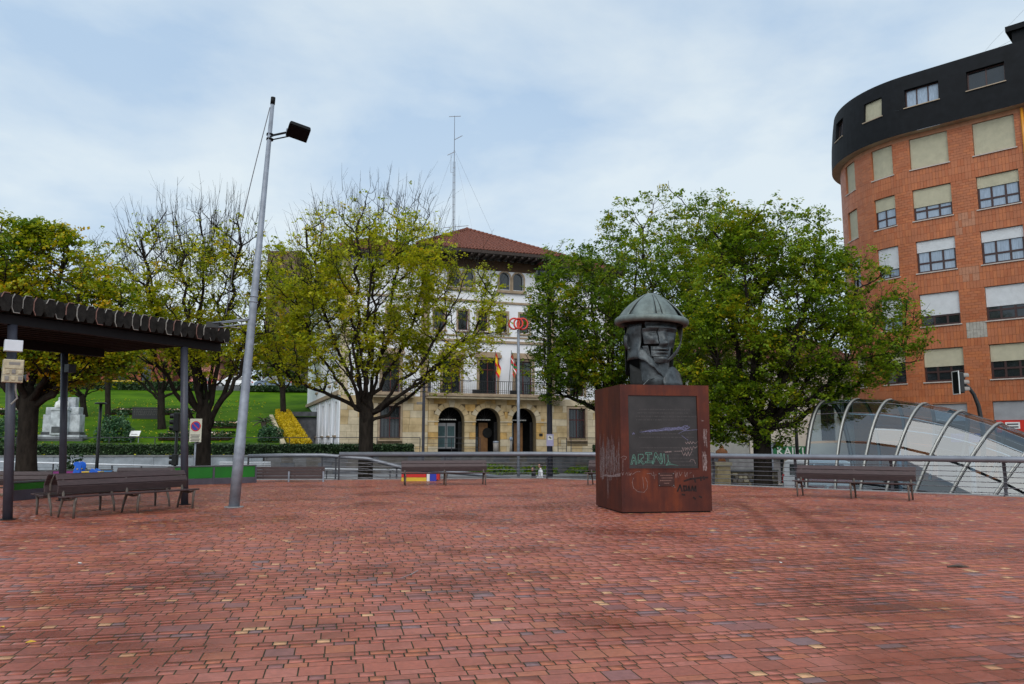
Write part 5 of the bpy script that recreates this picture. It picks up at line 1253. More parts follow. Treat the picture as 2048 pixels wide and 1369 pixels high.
hip_roof(-.9, 6.6, -.9, 24.6, 14.25, 16.4, 2.8, 3.4, 4.5, 0)
hip_roof(14.6, 21.9, -.9, 24.6, 14.25, 16.4, 18.0, 18.4, 4.5, 0)
MB().lathe([(0, .3), (.14, .22), (.2, 0)], 8, (10.62, 5.4, 18.12)).build('finial', M_rooftile, th)
# flags on the balcony
def flag(name, label, px, pyt, pyb, Yd, colfn, mats_, sway):
    p = tl(P(px, pyb, Yd)); z0_ = SL + .25; top = tl(P(px + sway, pyt, Yd))
    b = TM @ Vector((p.x, -.75, z0_)); t = thing(name, label, 'flag', b, TA)
    tv = Vector((top.x - p.x, 0, top.z - z0_)); MB().tube([(0,0,0), tv], .022, 8).build('pole', M_black, t)
    g = MB(); NU, NV = 16, 26; H_ = 1.85
    def pt(u, v):
        base_ = tv * (1 - (.03 + v * .26)); fall = H_ * (.28 * v + .72 * u ** .9 * .9)
        return base_ + Vector((.05 + .36 * u * (1 - .3 * v) + .05 * math.sin(9 * u), .08 * math.sin(10 * u + 3 * v), -u * 1.2 - .12 * v))
    us = np.linspace(0, 1, NU); vv = np.linspace(0, 1, NV)
    for i in range(NU - 1):
        for j in range(NV - 1):
            g.add([pt(us[i], vv[j]), pt(us[i+1], vv[j]), pt(us[i+1], vv[j+1]), pt(us[i], vv[j+1])], [(0,1,2,3)], colfn((us[i]+us[i+1])/2, (vv[j]+vv[j+1])/2))
    g.build('cloth', mats_, t, smooth=True)
M_fred = mat('flag_red', (.52, .015, .02), .8, .1, 6); M_fyel = mat('flag_yellow', (.75, .50, .02), .8, .1, 6); M_fgre = mat('flag_green', (.01, .16, .05), .8, .1, 6); M_fwhi = mat('flag_white', (.75, .75, .75), .8, .05, 6)
flag('flag', 'red flag with white cross and green saltire on the balcony', 1011, 703, 788, 58, lambda u, v: 1 if min(abs(u-.5), abs(v-.5)) < .075 else (2 if min(abs(u-v), abs(u+v-1)) < .10 else 0), [M_fred, M_fwhi, M_fgre], 7)
flag('flag', 'red and yellow striped flag on the balcony', 980, 704, 788, 57.6, lambda u, v: 1 if .25 < v < .75 else 0, [M_fred, M_fyel], 6)
# antenna mast
ab = P(907, 462, 61); mast = thing('antenna_mast', 'tall thin lattice antenna mast rising from the tiled roof', 'antenna', (ab.x, ab.y, ab.z - .6)); hz = P(912, 232, 61).z - ab.z + .6
for dx_ in (-.11, .11): MB().tube([(dx_, 0, 0), (dx_ * .8, 0, hz * .62)], .02, 5).build('mast_leg', M_galv, mast)
MB().tube([(0, .1, 0), (0, .05, hz * .66), (0, 0, hz)], [.035, .03, .02], 6).build('mast_tube', M_wire, mast)
for k in range(10): z_ = hz * .06 * (k + .5); MB().bar((-.11, 0, z_), (.11, 0, z_), .03, .03).build('rung', M_wire, mast)
for z_, a, b in ((hz*.995, (-.45, 0, -.02), (.5, .1, .06)), (hz * .80, (0, 0, 0), (.66, -.1, .32)), (hz * .70, (0, 0, 0), (-.55, 0, -.28)), (.9, (-.8, 0, -.05), (1.2, 0, .12))): MB().bar(Vector((0, 0, z_)) + Vector(a), Vector((0, 0, z_)) + Vector(b), .04, .04).build('dipole', M_wire, mast)
MB().tube([(-.05, 0, hz * .53), (-.26, 0, hz * .53), (-.26, 0, hz * .68)], .018, 5).build('whip', M_wire, mast)
for x, y in ((3.2, 0), (-2.6, 1), (1.6, -2)): MB().tube([(0, 0, hz * .72), (x, y, .2)], .006, 4).build('guy_wire', M_wire, mast)

# ================================================================= CURVED BRICK APARTMENT BLOCK
hh = R(46); n46 = Vector((-math.cos(hh), -math.sin(hh), 0)); t46 = Vector((-math.sin(hh), math.cos(hh), 0))
BS = Vector((22.7375, 42.7363, 0)); BR = 5.8; BC = BS - n46 * BR
bk = thing('apartment_block', 'orange brick apartment block with rounded corner and black mansard storey', 'building', (0, 0, 0)); bk.location = (BC.x, BC.y, STREET)
BOFF = Vector((BC.x, BC.y, STREET))
def FB(s, y, z):                             # s along the facade (0 = start of the curve, minus = flat), y inward, z world
    if s <= 0: p = BS + t46 * s - n46 * y
    else:
        ang = math.atan2(n46.y, n46.x) - s / BR; p = BC + Vector((math.cos(ang), math.sin(ang), 0)) * (BR - y)
    return (p.x - BOFF.x, p.y - BOFF.y, z - STREET)
SA, SB = -13.0, 15.0; ZT = 18.93
cols = {'w5': (-8.45, -6.45), 'w4': (-5.06, -3.10), 'w3': (-1.88, .10), 'w2': (1.06, 2.42), 'w1': (3.90, 5.10), 'w0': (-12.2, -10.0)}
tops = [18.65, 15.65, 12.65, 9.64, 6.57]
wins = []
for ci, c_ in cols.items():
    for ri, zt in enumerate(tops): wins.append((ci, ri, c_[0], c_[1], zt - 1.81, zt))
shops = [(-5.3, -3.05, STREET, 3.6), (-1.88, -.2, STREET, 3.55), (-9, -6.3, STREET, 3.6)]
holes = [(a, b, c_, d) for _, _, a, b, c_, d in wins] + shops
g = MB(); wall_panel(g, SA, SB, STREET, ZT, holes, lambda s, y, z: FB(s, y + .02, z), .24, 0, 1, .45); g.build('wall', [M_brickmort, M_brick], bk)
# bricks: soldier courses on the spandrels, stretchers beside the windows
cand = []
def addbrick(a, b, c_, d, hs_):
    iv = [(a, b)]
    for h in hs_:
        if h[2] < d - .01 and h[3] > c_ + .01:
            nv = []
            for s, e in iv:
                if h[1] <= s or h[0] >= e: nv.append((s, e)); continue
                if h[0] > s: nv.append((s, h[0]))
                if h[1] < e: nv.append((h[1], e))
            iv = nv
    for s, e in iv:
        if e - s > .03: cand.append((s, e, c_, d))
bounds = [STREET, 3.62] + [z for zt in reversed(tops) for z in (zt - 1.81, zt)]
for lo, hi in zip(bounds[:-1], bounds[1:]):
    inwin = any(abs(hi - t_) < .02 for t_ in tops) or hi < 3.7
    hs_ = [h for h in holes if h[2] < hi and h[3] > lo]
    if inwin:
        nr_ = round((hi - lo) / .145); rh = (hi - lo) / nr_
        for k in range(nr_):
            x = SA + (.16 if k % 2 else 0)
            while x < SB: addbrick(x + .005, min(SB, x + .31), lo + k * rh + .005, lo + (k + 1) * rh - .005, hs_); x += .315
    else:
        nr_ = max(1, round((hi - lo) / .385)); rh = (hi - lo) / nr_
        for k in range(nr_):
            x = SA
            while x < SB: addbrick(x + .005, x + .155, lo + k * rh + .005, lo + (k + 1) * rh - .005, hs_); x += .16
cand.sort(key=lambda q_: -((q_[1] - q_[0]) * (q_[3] - q_[2])) * (1 if -5.2 < q_[0] < 1.5 and 3.7 < q_[2] < 19 else .001))
brick_mats = [M_brick, mat('orange_brick_b', (.39, .112, .038), .55, .1, 1.2, .1, 40), mat('orange_brick_c', (.45, .14, .048), .5, .1, 1.2, .1, 40)]
rg = random.Random(2); patch = [(-2.72, -1.95, 7.05, 7.62)]
M_patch = mat('bare_cement_patch', (.36, .34, .30), .85, .2, 5)
M_fade = mat('pale_replacement_brick', (.41, .18, .10), .6, .15, 5)
def brick_geo(mb, q_, mi, out_):
    a, b, c_, d = q_; fbox(mb, FB, a, b, -.012 - out_, .018, c_, d, mi)
fm = MB()
for i, q_ in enumerate(cand):
    out_ = rg.uniform(-.003, .004); mi = rg.choice([0, 0, 1, 2]); mx, mz = (q_[0] + q_[1]) / 2, (q_[2] + q_[3]) / 2
    if -3.0 < mx < -2.1 and 7.0 < mz < 7.8: mi = 3
    elif -2.9 < mx < -1.9 and 12.75 < mz < 13.7 and rg.random() < .7 or (-2.9 < mx < -1.9 and 10.2 < mz < 10.9 and rg.random() < .8): mi = 4
    if i < 300:
        g = MB(); brick_geo(g, q_, 0, out_); g.build('brick', (brick_mats + [M_patch, M_fade])[mi], bk)
    else: brick_geo(fm, q_, mi, out_)
stuff(fm.build('brick_field', brick_mats + [M_patch, M_fade], bk))
# windows with roller shutters
drop = {('w4', 0): 1, ('w3', 0): 1, ('w2', 0): 1, ('w1', 0): 1, ('w4', 1): .36, ('w3', 1): .58, ('w2', 1): .42, ('w1', 1): 1, ('w4', 2): .34, ('w3', 2): .36, ('w2', 2): .72, ('w1', 2): .5,
        ('w4', 3): .60, ('w3', 3): .68, ('w2', 3): .6, ('w1', 3): .4, ('w4', 4): .50, ('w3', 4): .55, ('w2', 4): .35, ('w1', 4): .5}
def shutter(parent, s0, s1, z0_, z1_, m_, y=.10, sl=.055, fn=None):
    g = MB(); n_ = max(2, int((z1_ - z0_) / sl)); ns = max(2, int((s1 - s0) / .5)); us = [s0 + (s1 - s0) * i / ns for i in range(ns + 1)]
    zs = []
    for k in range(n_): zs += [(z0_ + (z1_ - z0_) * (k + .08) / n_, y), (z0_ + (z1_ - z0_) * (k + .5) / n_, y - .012), (z0_ + (z1_ - z0_) * (k + .92) / n_, y)]
    g.grid(lambda u, v: (fn or FB)(us[u], zs[v][1], zs[v][0]), range(ns + 1), range(len(zs))); return g.build('shutter', m_, parent)
for ci, ri, a, b, c_, d in wins:
    dr = drop.get((ci, ri), .45); lower = ri == 4
    wc = casement(bk, FB, a, b, c_, d, .13, M_brframe, M_pane if (ri, ci) in ((3, 'w4'), (3, 'w3'), (4, 'w3'), (4, 'w4'), (4, 'w2')) else M_curtain, 3 if b - a > 1.6 else 2, .30, .10)
    if dr > .02: shutter(wc, a + .02, b - .02, d - (d - c_) * dr, d - .01, M_shutter if ri < 2 or lower else M_shutterw)
    fbuild(FB, (a - .06, b + .06, -.08, .14, c_ - .06, c_ - .004), 'sill', M_sill, bk)
for a, b, c_, d in shops:
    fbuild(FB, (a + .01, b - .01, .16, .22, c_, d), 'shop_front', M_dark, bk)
    wc = fbuild(FB, (a + .01, b - .01, .12, .155, 2.85, d - .01), 'shutter_box', M_shutterg, bk); shutter(wc, a + .02, b - .02, 2.62, d - .02, M_shutterg, .10)
q_ = (-4.55, -3.15); sg = fbuild(FB, (q_[0], q_[1], .03, .10, 2.0, 2.62), 'shop_sign', M_signred, bk); fbuild(FB, (q_[0] + .35, q_[1] - .4, .015, .028, 2.18, 2.52), 'sign_panel', M_signwhite, sg)
for k in range(2): fbuild(FB, (q_[0] + .42, q_[1] - .48, .008, .0145, 2.24 + k * .14, 2.31 + k * .14), 'sign_lines', M_ink, sg)
# mansard storey
def FMn(s, y, z): f_ = max(0, (z - 18.9) / 3.5); return FB(s, -.5 + .28 * f_ ** 2 + y, z)
mw = [(-4.9, -3.1, 20.38, 21.5), (-1.72, .06, 20.38, 21.5), (1.28, 2.42, 20.38, 21.55), (4.3, 5.35, 20.4, 21.6), (-8.4, -6.05, 20.38, 21.5)]
g = MB(); zs_ = [18.9, 19.6, 20.38, 21.5, 21.6, 22.0, 22.4]
for z0_, z1_ in zip(zs_[:-1], zs_[1:]): wall_panel(g, SA, SB, z0_, z1_, [(a, b, max(c_, z0_), min(d, z1_), 1) for a, b, c_, d in mw if c_ < z1_ and d > z0_], FMn, .3, 0, 0, .4)
for a, b, c_, d in mw:
    for qq in ([(a,0,c_),(a,.3,c_),(a,.3,d),(a,0,d)], [(b,0,c_),(b,.3,c_),(b,.3,d),(b,0,d)], [(a,0,d),(b,0,d),(b,.3,d),(a,.3,d)], [(a,0,c_),(b,0,c_),(b,.3,c_),(a,.3,c_)]): g.add([FMn(*p) for p in qq], [(0,1,2,3)])
ns = 60; g.grid(lambda u, v: FB(SA + (SB - SA) * u, -.22 + v * 3.5, 22.4 + v * .5), list(np.linspace(0, 1, ns)), [0, .3, 1]); g.build('mansard', M_slate, bk)
g = MB(); g.grid(lambda u, v: FB(SA + (SB - SA) * u, -.5 + v * .52, 18.895), list(np.linspace(0, 1, ns)), [0, 1]); g.build('soffit', M_soffit, bk)
for k, (a, b, c_, d) in enumerate(mw):
    wc = casement(bk, FMn, a, b, c_, d, .2, M_brframe, M_curtain if k == 1 else M_pane, 3 if k == 1 else 2, 0, .07)
    if k in (2, 4): shutter(wc, a + .02, b - .02, c_ + .03, d - .01, M_shutter, .15, .055, FMn)
    fbuild(FMn, (a - .05, b + .05, -.06, .1, c_ - .05, c_ - .004), 'sill', M_soffit, bk)
g = MB(); fbox(g, FB, -7.6, -5.2, .5, 2.2, 22.3, 23.35); fbox(g, FB, -7.8, -4.95, .3, 2.3, 23.35, 23.65); g.build('stair_head', M_slate, bk)
pts_ = [FB(-5.45, -.10, z_) for z_ in np.linspace(0, 18.8, 12)]; MB().tube(pts_, .075, 8).build('drainpipe', M_drain, bk, smooth=True)
g = MB(); e0, e1, e2, e3 = FB(SA, .3, STREET), FB(SA, 14, STREET), FB(SB, .3, STREET), None
g = MB(); a_, b_ = Vector(FB(SA, .1, STREET)), Vector(FB(SB, .1, STREET)); g.add([a_, b_, b_ + Vector((0,0,23.8)), a_ + Vector((0,0,23.8))], [(0,1,2,3)]); g.build('party_wall', M_brick, bk)
wa = FB(-6.8, 1, 23.6); tag(MB().tube([Vector(wa) + BOFF, P(1960, 115, 47), P(1985, 85, 44), P(2048, 20, 40)], .006, 4).build('aerial_wire', M_black), 'thin black wire rising from the black roof at top right', 'wire')

# ================================================================= GLASS CANOPY (underground entrance)
ca = Vector((.80, -.60, 0)); cnr = Vector((-.70, -.714, 0)); CM = Vector((13.05, 32.0, 0))
cv = thing('glass_canopy', 'curved glass and steel tube canopy over the underground entrance', 'canopy', (CM.x, CM.y, STREET))
TT = [-.15, 1.05, 2.25, 3.45, 4.65, 5.85, 7.05, 8.25, 9.45, 10.65]; ZR = [3.18, 3.22, 3.16, 2.98, 2.66, 2.20, 1.62, .92, .12, -.75]
def hoop(t_, ph):
    i = max(0, min(len(TT) - 2, int((t_ - TT[0]) / 1.2))); f_ = (t_ - TT[i]) / 1.2
    z = ZR[i] + (ZR[i+1] - ZR[i]) * f_; sl = (ZR[min(i+1, 9)] - ZR[max(i-1, 0)]) / (TT[min(i+1, 9)] - TT[max(i-1, 0)]) * (1 - f_) + (ZR[min(i+2, 9)] - ZR[i]) / (TT[min(i+2, 9)] - TT[i]) * f_
    ti = math.atan(-sl) * 1.0 + .03; Hh = 4.5; r_ = 2.45
    lat = -r_ * math.copysign(abs(math.cos(ph)) ** .9, math.cos(ph)); up = Hh * (abs(math.sin(ph)) ** .95 - 1)      # up measured down from the ridge
    p = ca * (t_ + up * math.sin(ti)) - cnr * lat * -1 * 1.0 + Vector((0, 0, z + up * math.cos(ti) - STREET))
    return p
PH = list(np.linspace(0, math.pi, 25))
for t_ in TT[:-1]: MB().tube([hoop(t_ + .075, a) for a in PH], .022, 6).build('rib_seal', M_black, cv, smooth=True)
for t_ in TT[:-1]: MB().tube([hoop(t_, a) for a in PH], .046, 8).build('rib', M_steelrib, cv, smooth=True)
MB().tube([hoop(TT[0] - .05, a) for a in PH], .05, 8).build('mouth_frame', M_black, cv, smooth=True)
cuts = [0, 5, 8, 10, 12, 14, 16, 19, 24]
for t0, t1 in zip(TT[:-1], TT[1:]):
    for a, b in zip(cuts[:-1], cuts[1:]):
        g = MB(); g.grid(lambda u, v: hoop(t0 + .04 + (t1 - t0 - .08) * u, PH[a] + .012 + (PH[b] - PH[a] - .024) * v), [0, .5, 1], list(np.linspace(0, 1, b - a + 1))); g.build('glass_pane', M_glass, cv, smooth=True)
for k in (5, 8, 10, 14, 16): MB().tube([hoop(t_, PH[k]) * .998 for t_ in np.linspace(TT[0], TT[-1] - .02, 30)], .013, 6).build('purlin', M_wire, cv)
for k in (7, 15): MB().tube([hoop(t_, PH[k]) - Vector((0, 0, .30)) for t_ in np.linspace(TT[1], TT[-1] - .3, 30)], .022, 6).build('light_rail', M_whiterail, cv)
g = MB()
for s in (-1.2, .2, 1.3): g.add([ca * .6 - cnr * s + Vector((0,0,.9)), ca * 9 - cnr * s + Vector((0,0,-2.8)), ca * 9 - cnr * s + Vector((0,0,-3.6)), ca * .6 - cnr * s + Vector((0,0,.0))], [(0,1,2,3)])
g.build('balustrade', M_panel, cv)
g = MB(); g.add([ca * -.1 - cnr * -1.9 * -1 + Vector((0,0,.02)), ca * 10.4 - cnr * 1.9 + Vector((0,0,.02)), ca * 10.4 - cnr * 1.9 + Vector((0,0,1.35)), ca * 4.0 - cnr * 1.9 + Vector((0,0,1.35)), ca * -.1 - cnr * 1.9 + Vector((0,0,1.1))], [(0,1,2,3,4)]); g.build('dark_backing', M_dark, cv)  # added near-black sheet, painted shade behind the lower glass
for k in range(9): g = MB(); p = ca * (1.6 + k * .32) + Vector((0,0,-.06 - k * .17)); g.bar(p - cnr * 1.25, p + cnr * 1.25, .32, .04); g.build('step', M_concrete, cv)
for t_ in (1.8, 4.4): MB().tube([ca * t_ - cnr * 1.9 + Vector((0,0,-.2)), ca * t_ - cnr * 1.9 + Vector((0,0,2.6))], .09, 10).build('column', M_galv, cv, smooth=True)
ib = MB().box(-.6, .6, -.02, .02, 0, .34).build('notice', M_signblue, cv); ib.location = ca * 4.3 - cnr * -2.0 * -1 + Vector((0, 0, 2.75)); ib.rotation_euler = (0, 0, math.atan2(ca.y, ca.x))

# ================================================================= OTHER BUILDINGS
def house(name, label, px0, px1, Y, z1, ridge, wallm, roofm, depth=8, z0=STREET, wins=(), rz=0):
    a = P(px0, 885, Y); b = P(px1, 885, Y); L = b.x - a.x; t = thing(name, label, 'building', (a.x, Y, z0), rz)
    H = z1 - z0; g = MB(); hs = [(x0, x1, c - z0, d - z0) for x0, x1, c, d, *_ in wins]
    wall_panel(g, 0, L, 0, H, hs, F0, .2)
    g.box(0, .2, .3, depth, 0, H); g.box(L - .2, L, .3, depth, 0, H); g.box(0, L, depth, depth + .2, 0, H); g.build('wall', wallm, t)
    for (x0, x1, c, d, *k) in wins:
        casement(t, F0, x0, x1, c - z0, d - z0, .12, M_black if k and k[0] == 'd' else M_brframe, M_pane, 1 if x1 - x0 < .9 else 2, 0 if k and k[0] == 'd' else .6, .06, 'door' if k and k[0] == 'd' else 'window')
    if ridge:
        g = MB(); e = .5; zr = ridge - z0
        g.add([(-e,-e,H),(L+e,-e,H),(L+e,depth+e,H),(-e,depth+e,H),(L*.22,depth/2,zr),(L*.78,depth/2,zr)], [(0,1,5,4),(1,2,5),(2,3,4,5),(3,0,4),(3,2,1,0)])
        g.build('roof', roofm, t)
        g = MB(); n_ = int((L + 2 * e) / .3)
        for i in range(n_):
            x = -e + (i + .5) * (L + 2 * e) / n_; f_ = min(1, min((x + e) / (L * .22 + e), (L + e - x) / (L * .22 + e)))
            g.tube([(x, -e, H + .03), (x, -e + (depth/2 + e) * f_, H + .03 + (zr - H) * f_)], .07, 5)
        stuff(g.build('roof_tiles', roofm, t))
    else: MB().box(-.1, L + .1, -.15, depth + .2, H + .003, H + .3).build('parapet', wallm, t)
    return t
kh = house('shop_house', 'cream rendered house with green shop sign and red tiled roof behind the lime tree', 1500, 1712, 52, 6.9, 9.2, M_cream, M_rooftile, 9,
      wins=[(1.2, 2.2, -1.2, 1.5, 'd'), (3.05, 3.95, STREET + .02, 1.2, 'd'), (4.75, 5.7, 1.6, 3.9), (4.75, 5.75, STREET + .02, .2, 'd'), (1.4, 2.3, 3.6, 5.4), (6.3, 6.9, 3.4, 5.2)])
for k in range(9): MB().bar((5.9 + k * .12, -.5, 4.55), (5.9 + k * .12, -.5, 5.4), .03, .03, (1,0,0)).build('balcony_bar', M_iron, kh)
MB().box(5.8, 7.05, -.55, -.002, 4.42, 4.54).build('balcony_slab', M_cream, kh)
def text_mesh(body, size):
    cu = bpy.data.curves.new('txt', 'FONT'); cu.body = body; cu.size = size; cu.extrude = .006; cu.offset = .008
    o = bpy.data.objects.new('txt', cu); C.objects.link(o); bpy.context.view_layer.update()
    me = bpy.data.meshes.new_from_object(o.evaluated_get(bpy.context.evaluated_depsgraph_get())); bpy.data.objects.remove(o); return me
a = P(1537, 893, 51.6); b = P(1622, 914, 51.6); sg = thing('shop_sign', 'long green shop sign with white capital letters behind the railing', 'sign', (a.x, 51.6, b.z))
MB().box(0, b.x - a.x, 0, .12, 0, a.z - b.z).build('board', M_signgreen, sg, bev=.01)
tx_ = text_mesh('KAIKU', .74); tx_.materials.append(M_signwhite); lo = inst('lettering', tx_, sg, (.50, -.008, .09), (R(90), 0, 0))
MB().box(2.52, 2.74, -.01, -.002, .05, .55).build('emblem', M_signwhite, sg)
house('tile_roof_house', 'low pale house with long red roof seen between the lime trees', 1405, 1530, 64, 8.6, 10.6, M_cream, M_rooftile, 9, wins=[(1, 1.9, 4.5, 6.2), (3.4, 4.3, 4.5, 6.2)])
bw = house('brick_house', 'dark red brick building on the hill behind the golden tree', -60, 338, 100, 14.5, 16.5, M_brownbrick, M_rooftile, 10, 7.4, wins=[(2 + 3.2 * k, 3.3 + 3.2 * k, 9.2, 11.2) for k in range(7)] + [(2 + 3.2 * k, 3.3 + 3.2 * k, 12.0, 13.8) for k in range(7)])
MB().box(8, 22, -2.2, -.3, 1.4, 1.8).build('awning', M_yellow, bw)
house('tower_block', 'brown flat roofed block behind the trees right of the lamp post', 520, 585, 130, 33.5, 0, M_brownblock, M_brownblock, 9, 8, wins=[(1 + 1.6 * k, 2 + 1.6 * k, 12 + 3.2 * j, 13.8 + 3.2 * j) for k in range(3) for j in range(6)])
house('pink_house', 'pinkish low house with white gate on the hill by the parked cars', 372, 432, 104, 12.2, 14.0, mat('pink_render', (.50, .22, .18), .85, .1, 1), M_rooftile, 7, 7.6, wins=[(.8, 1.6, 8.8, 10.4), (2.5, 3.2, 7.7, 9.9, 'd')])

# gate pier and rubble wall beyond the right railing
gp = P(1446, 985, 41); gt = thing('gate_pier', 'sandstone gate pier with urn top beyond the railing', 'gate pier', (gp.x, 41, STREET))
MB().box(-.34, .34, -.34, .34, 0, 1.55).build('shaft', M_sand, gt, bev=.02); MB().box(-.42, .42, -.42, .42, 1.553, 1.75).build('cap', M_sand_b, gt, bev=.02)
MB().lathe([(.0, 1.75), (.22, 1.755), (.16, 1.9), (.30, 2.15), (.30, 2.3), (.12, 2.42), (.10, 2.55), (0, 2.6)], 14).build('urn', mat('terracotta', (.40, .17, .08), .8, .2, 6), gt, smooth=True)
rw = thing('rubble_wall', 'low rubble stone wall between the gate pier and the lime trunk', 'wall', (P(1456, 985, 41).x, 41, STREET)); rg = random.Random(6)
WL = P(1560, 985, 41).x - P(1458, 985, 41).x; MB().box(.05, WL, .08, .42, 0, 1.22).build('core', M_mortar, rw); z_ = .0
while z_ < 1.15:
    hgt = rg.uniform(.13, .2); x = .05
    while x < WL - .05:
        l = rg.uniform(.16, .36); x2 = min(WL, x + l); k = 6
        c0_ = ((x + x2) / 2, z_ + hgt / 2); poly = [(c0_[0] + (x2 - x) * .47 * math.copysign(abs(math.cos(t)) ** .6, math.cos(t)) * rg.uniform(.9, 1), c0_[1] + hgt * .46 * math.copysign(abs(math.sin(t)) ** .6, math.sin(t)) * rg.uniform(.88, 1)) for t in np.linspace(.3, 2 * math.pi + .3, 8)[:-1]]
        g = MB(); g.prism(poly, (0, .0 + rg.uniform(0, .05), 0), (1,0,0), (0,0,1), (0, .12, 0)); g.build('stone', rg.choice([M_rubble, M_rubble, M_sand_b, M_darkstone]), rw, fix=True); x = x2
    z_ += hgt
MB().box(0, WL + .05, .02, .46, 1.225, 1.34).build('coping', M_coping, rw, bev=.02)

# ================================================================= STREET FURNITURE
def sgn(px, py, Y): return P(px, py, Y)
# signal on a curved arm
b = P(1965, 985, 30); sl_ = thing('traffic_light', 'traffic light on a curved black arm in front of the brick block', 'traffic light', (b.x, 30, STREET))
o = Vector((b.x, 30, STREET)); arm = [Vector((0, 0, 0))] + [P(px_, py_, 30) - o for px_, py_ in ((1966, 860), (1962, 838), (1957, 812), (1948, 790), (1938, 776), (1927, 768), (1921, 766))]
MB().tube(arm, [.10, .085, .08, .075, .07, .065, .06, .055], 12).build('pole', M_black, sl_, smooth=True)
hc = P(1917, 766, 30) - o; s30 = 30 / FPX
bd = MB().box(hc.x - .04, hc.x + .16, hc.y - .13, hc.y + .13, hc.z - .40, hc.z + .40).build('housing', M_black, sl_, bev=.03)
g = MB(); x = hc.x - .10
for q_ in ((-.23, .23, .42, .45), (-.23, .23, -.45, -.42), (-.23, -.20, -.42, .42), (.20, .23, -.42, .42)): g.box(x - .015, x + .015, hc.y + q_[0], hc.y + q_[1], hc.z + q_[2], hc.z + q_[3])
g.build('board_edge', M_signwhite, sl_); MB().box(x - .01, x + .01, hc.y - .198, hc.y + .198, hc.z - .418, hc.z + .418).build('backing_board', M_lampblack, sl_)
for k in (-1, 0, 1):
    g = MB(); g.lathe([(.11, 0), (.11, .2)], 14, a0=0, a1=math.pi * 1.25); v_ = g.build('visor', M_greypl, sl_, solid=.012); v_.matrix_local = Matrix.Translation((hc.x + .16, hc.y, hc.z + k * .26)) @ Matrix.Rotation(R(90), 4, 'Y') @ Matrix.Rotation(R(67), 4, 'Z')
# signal at the left crossing, seen from the side
b = P(347, 985, 36); s2 = thing('traffic_light', 'black pedestrian traffic light seen from behind beside the no parking sign', 'traffic light', (b.x, 36, STREET)); zt = P(347, 826, 36).z - STREET
MB().tube([(0,0,0), (0,0,zt - .1)], .065, 10).build('pole', M_black, s2, smooth=True)
MB().box(-.14, .12, -.13, .13, zt - .85, zt).build('housing', M_black, s2, bev=.03)
for k in range(3): MB().lathe([(.10, 0), (.10, .18)], 12).build('visor', M_black, s2, solid=.012).matrix_local = Matrix.Translation((-.14, 0, zt - .16 - k * .27)) @ Matrix.Rotation(R(-90), 4, 'Y')
zl = P(347, 920, 36).z - STREET; MB().box(-.13, .11, -.12, .12, zl - .26, zl + .26).build('pedestrian_housing', M_black, s2, bev=.03)
for k in (-.12, .12): MB().lathe([(.085, 0), (.085, .13)], 12).build('visor', M_black, s2, solid=.012).matrix_local = Matrix.Translation((-.13, 0, zl + k)) @ Matrix.Rotation(R(-90), 4, 'Y')
# no parking sign
b = P(385, 985, 31.5); np_ = thing('parking_sign', 'no parking sign with red ringed blue disc on a grey pole', 'sign', (b.x, 31.5, STREET)); za_ = P(385, 838, 31.5).z - STREET; zb_ = P(385, 885, 31.5).z - STREET
MB().tube([(0, .05, 0), (0, .05, za_ - .05)], .035, 10).build('pole', M_galv, np_, smooth=True)
MB().box(-.24, .24, -.01, .01, zb_, za_).build('board', mat('sign_cream', (.62, .62, .50), .5, .08, 5), np_, bev=.005)
zc = za_ - .30
for r0_, r1_, m_, y in ((0, .205, M_signred, -.014), (0, .160, M_signblue, -.018)):
    q_ = MB().lathe([(r0_, 0), (r1_, 0)], 28).build('disc', m_, np_); q_.matrix_local = Matrix.Translation((0, y, zc)) @ Matrix.Rotation(R(90), 4, 'X')
MB().bar((-.112, -.021, zc + .112), (.112, -.021, zc - .112), .04, .003, (0,1,0)).build('slash', M_signred, np_)
for k in range(7): MB().box(-.19 + .03 * (k % 2), .19 - .02 * (k % 3), -.0135, -.0105, zc - .36 - k * .055, zc - .335 - k * .055).build('text_line', M_ink, np_)
# slim black T lamp near the play area
b = P(190, 985, 33); tl_ = thing('park_lamp', 'slim black lamp with flat round top behind the play area', 'street lamp', (b.x, 33, STREET)); zt = P(190, 808, 33).z - STREET
MB().tube([(0,0,0), (0,0,zt)], [.075, .06], 10).build('pole', M_black, tl_, smooth=True); MB().lathe([(0, .05), (.20, .05), (.24, .02), (.24, -.01), (0, -.03)], 20, (0,0,zt)).build('lamp_disc', M_black, tl_, smooth=True)
# L shaped lamp in front of the arches
b = P(845, 985, 47); ll = thing('street_lamp', 'grey angular lamp with short square arm left of the arches', 'street lamp', (b.x, 47, STREET)); zt = P(845, 758, 47).z - STREET
MB().bar((0,0,0), (0,0,zt), .16, .16, (1,0,0)).build('pole', M_post, ll); MB().bar((-.08, 0, zt - .06), (.42, -.1, zt - .02), .14, .13).build('arm', M_post, ll); MB().box(.24, .42, -.18, 0, zt - .8, zt - .10).build('lamp_box', M_post, ll, bev=.01)
MB().box(-.42, -.08, -.12, .05, zt - 1.55, zt - 1.40).build('fixture', M_greypl, ll, bev=.01)
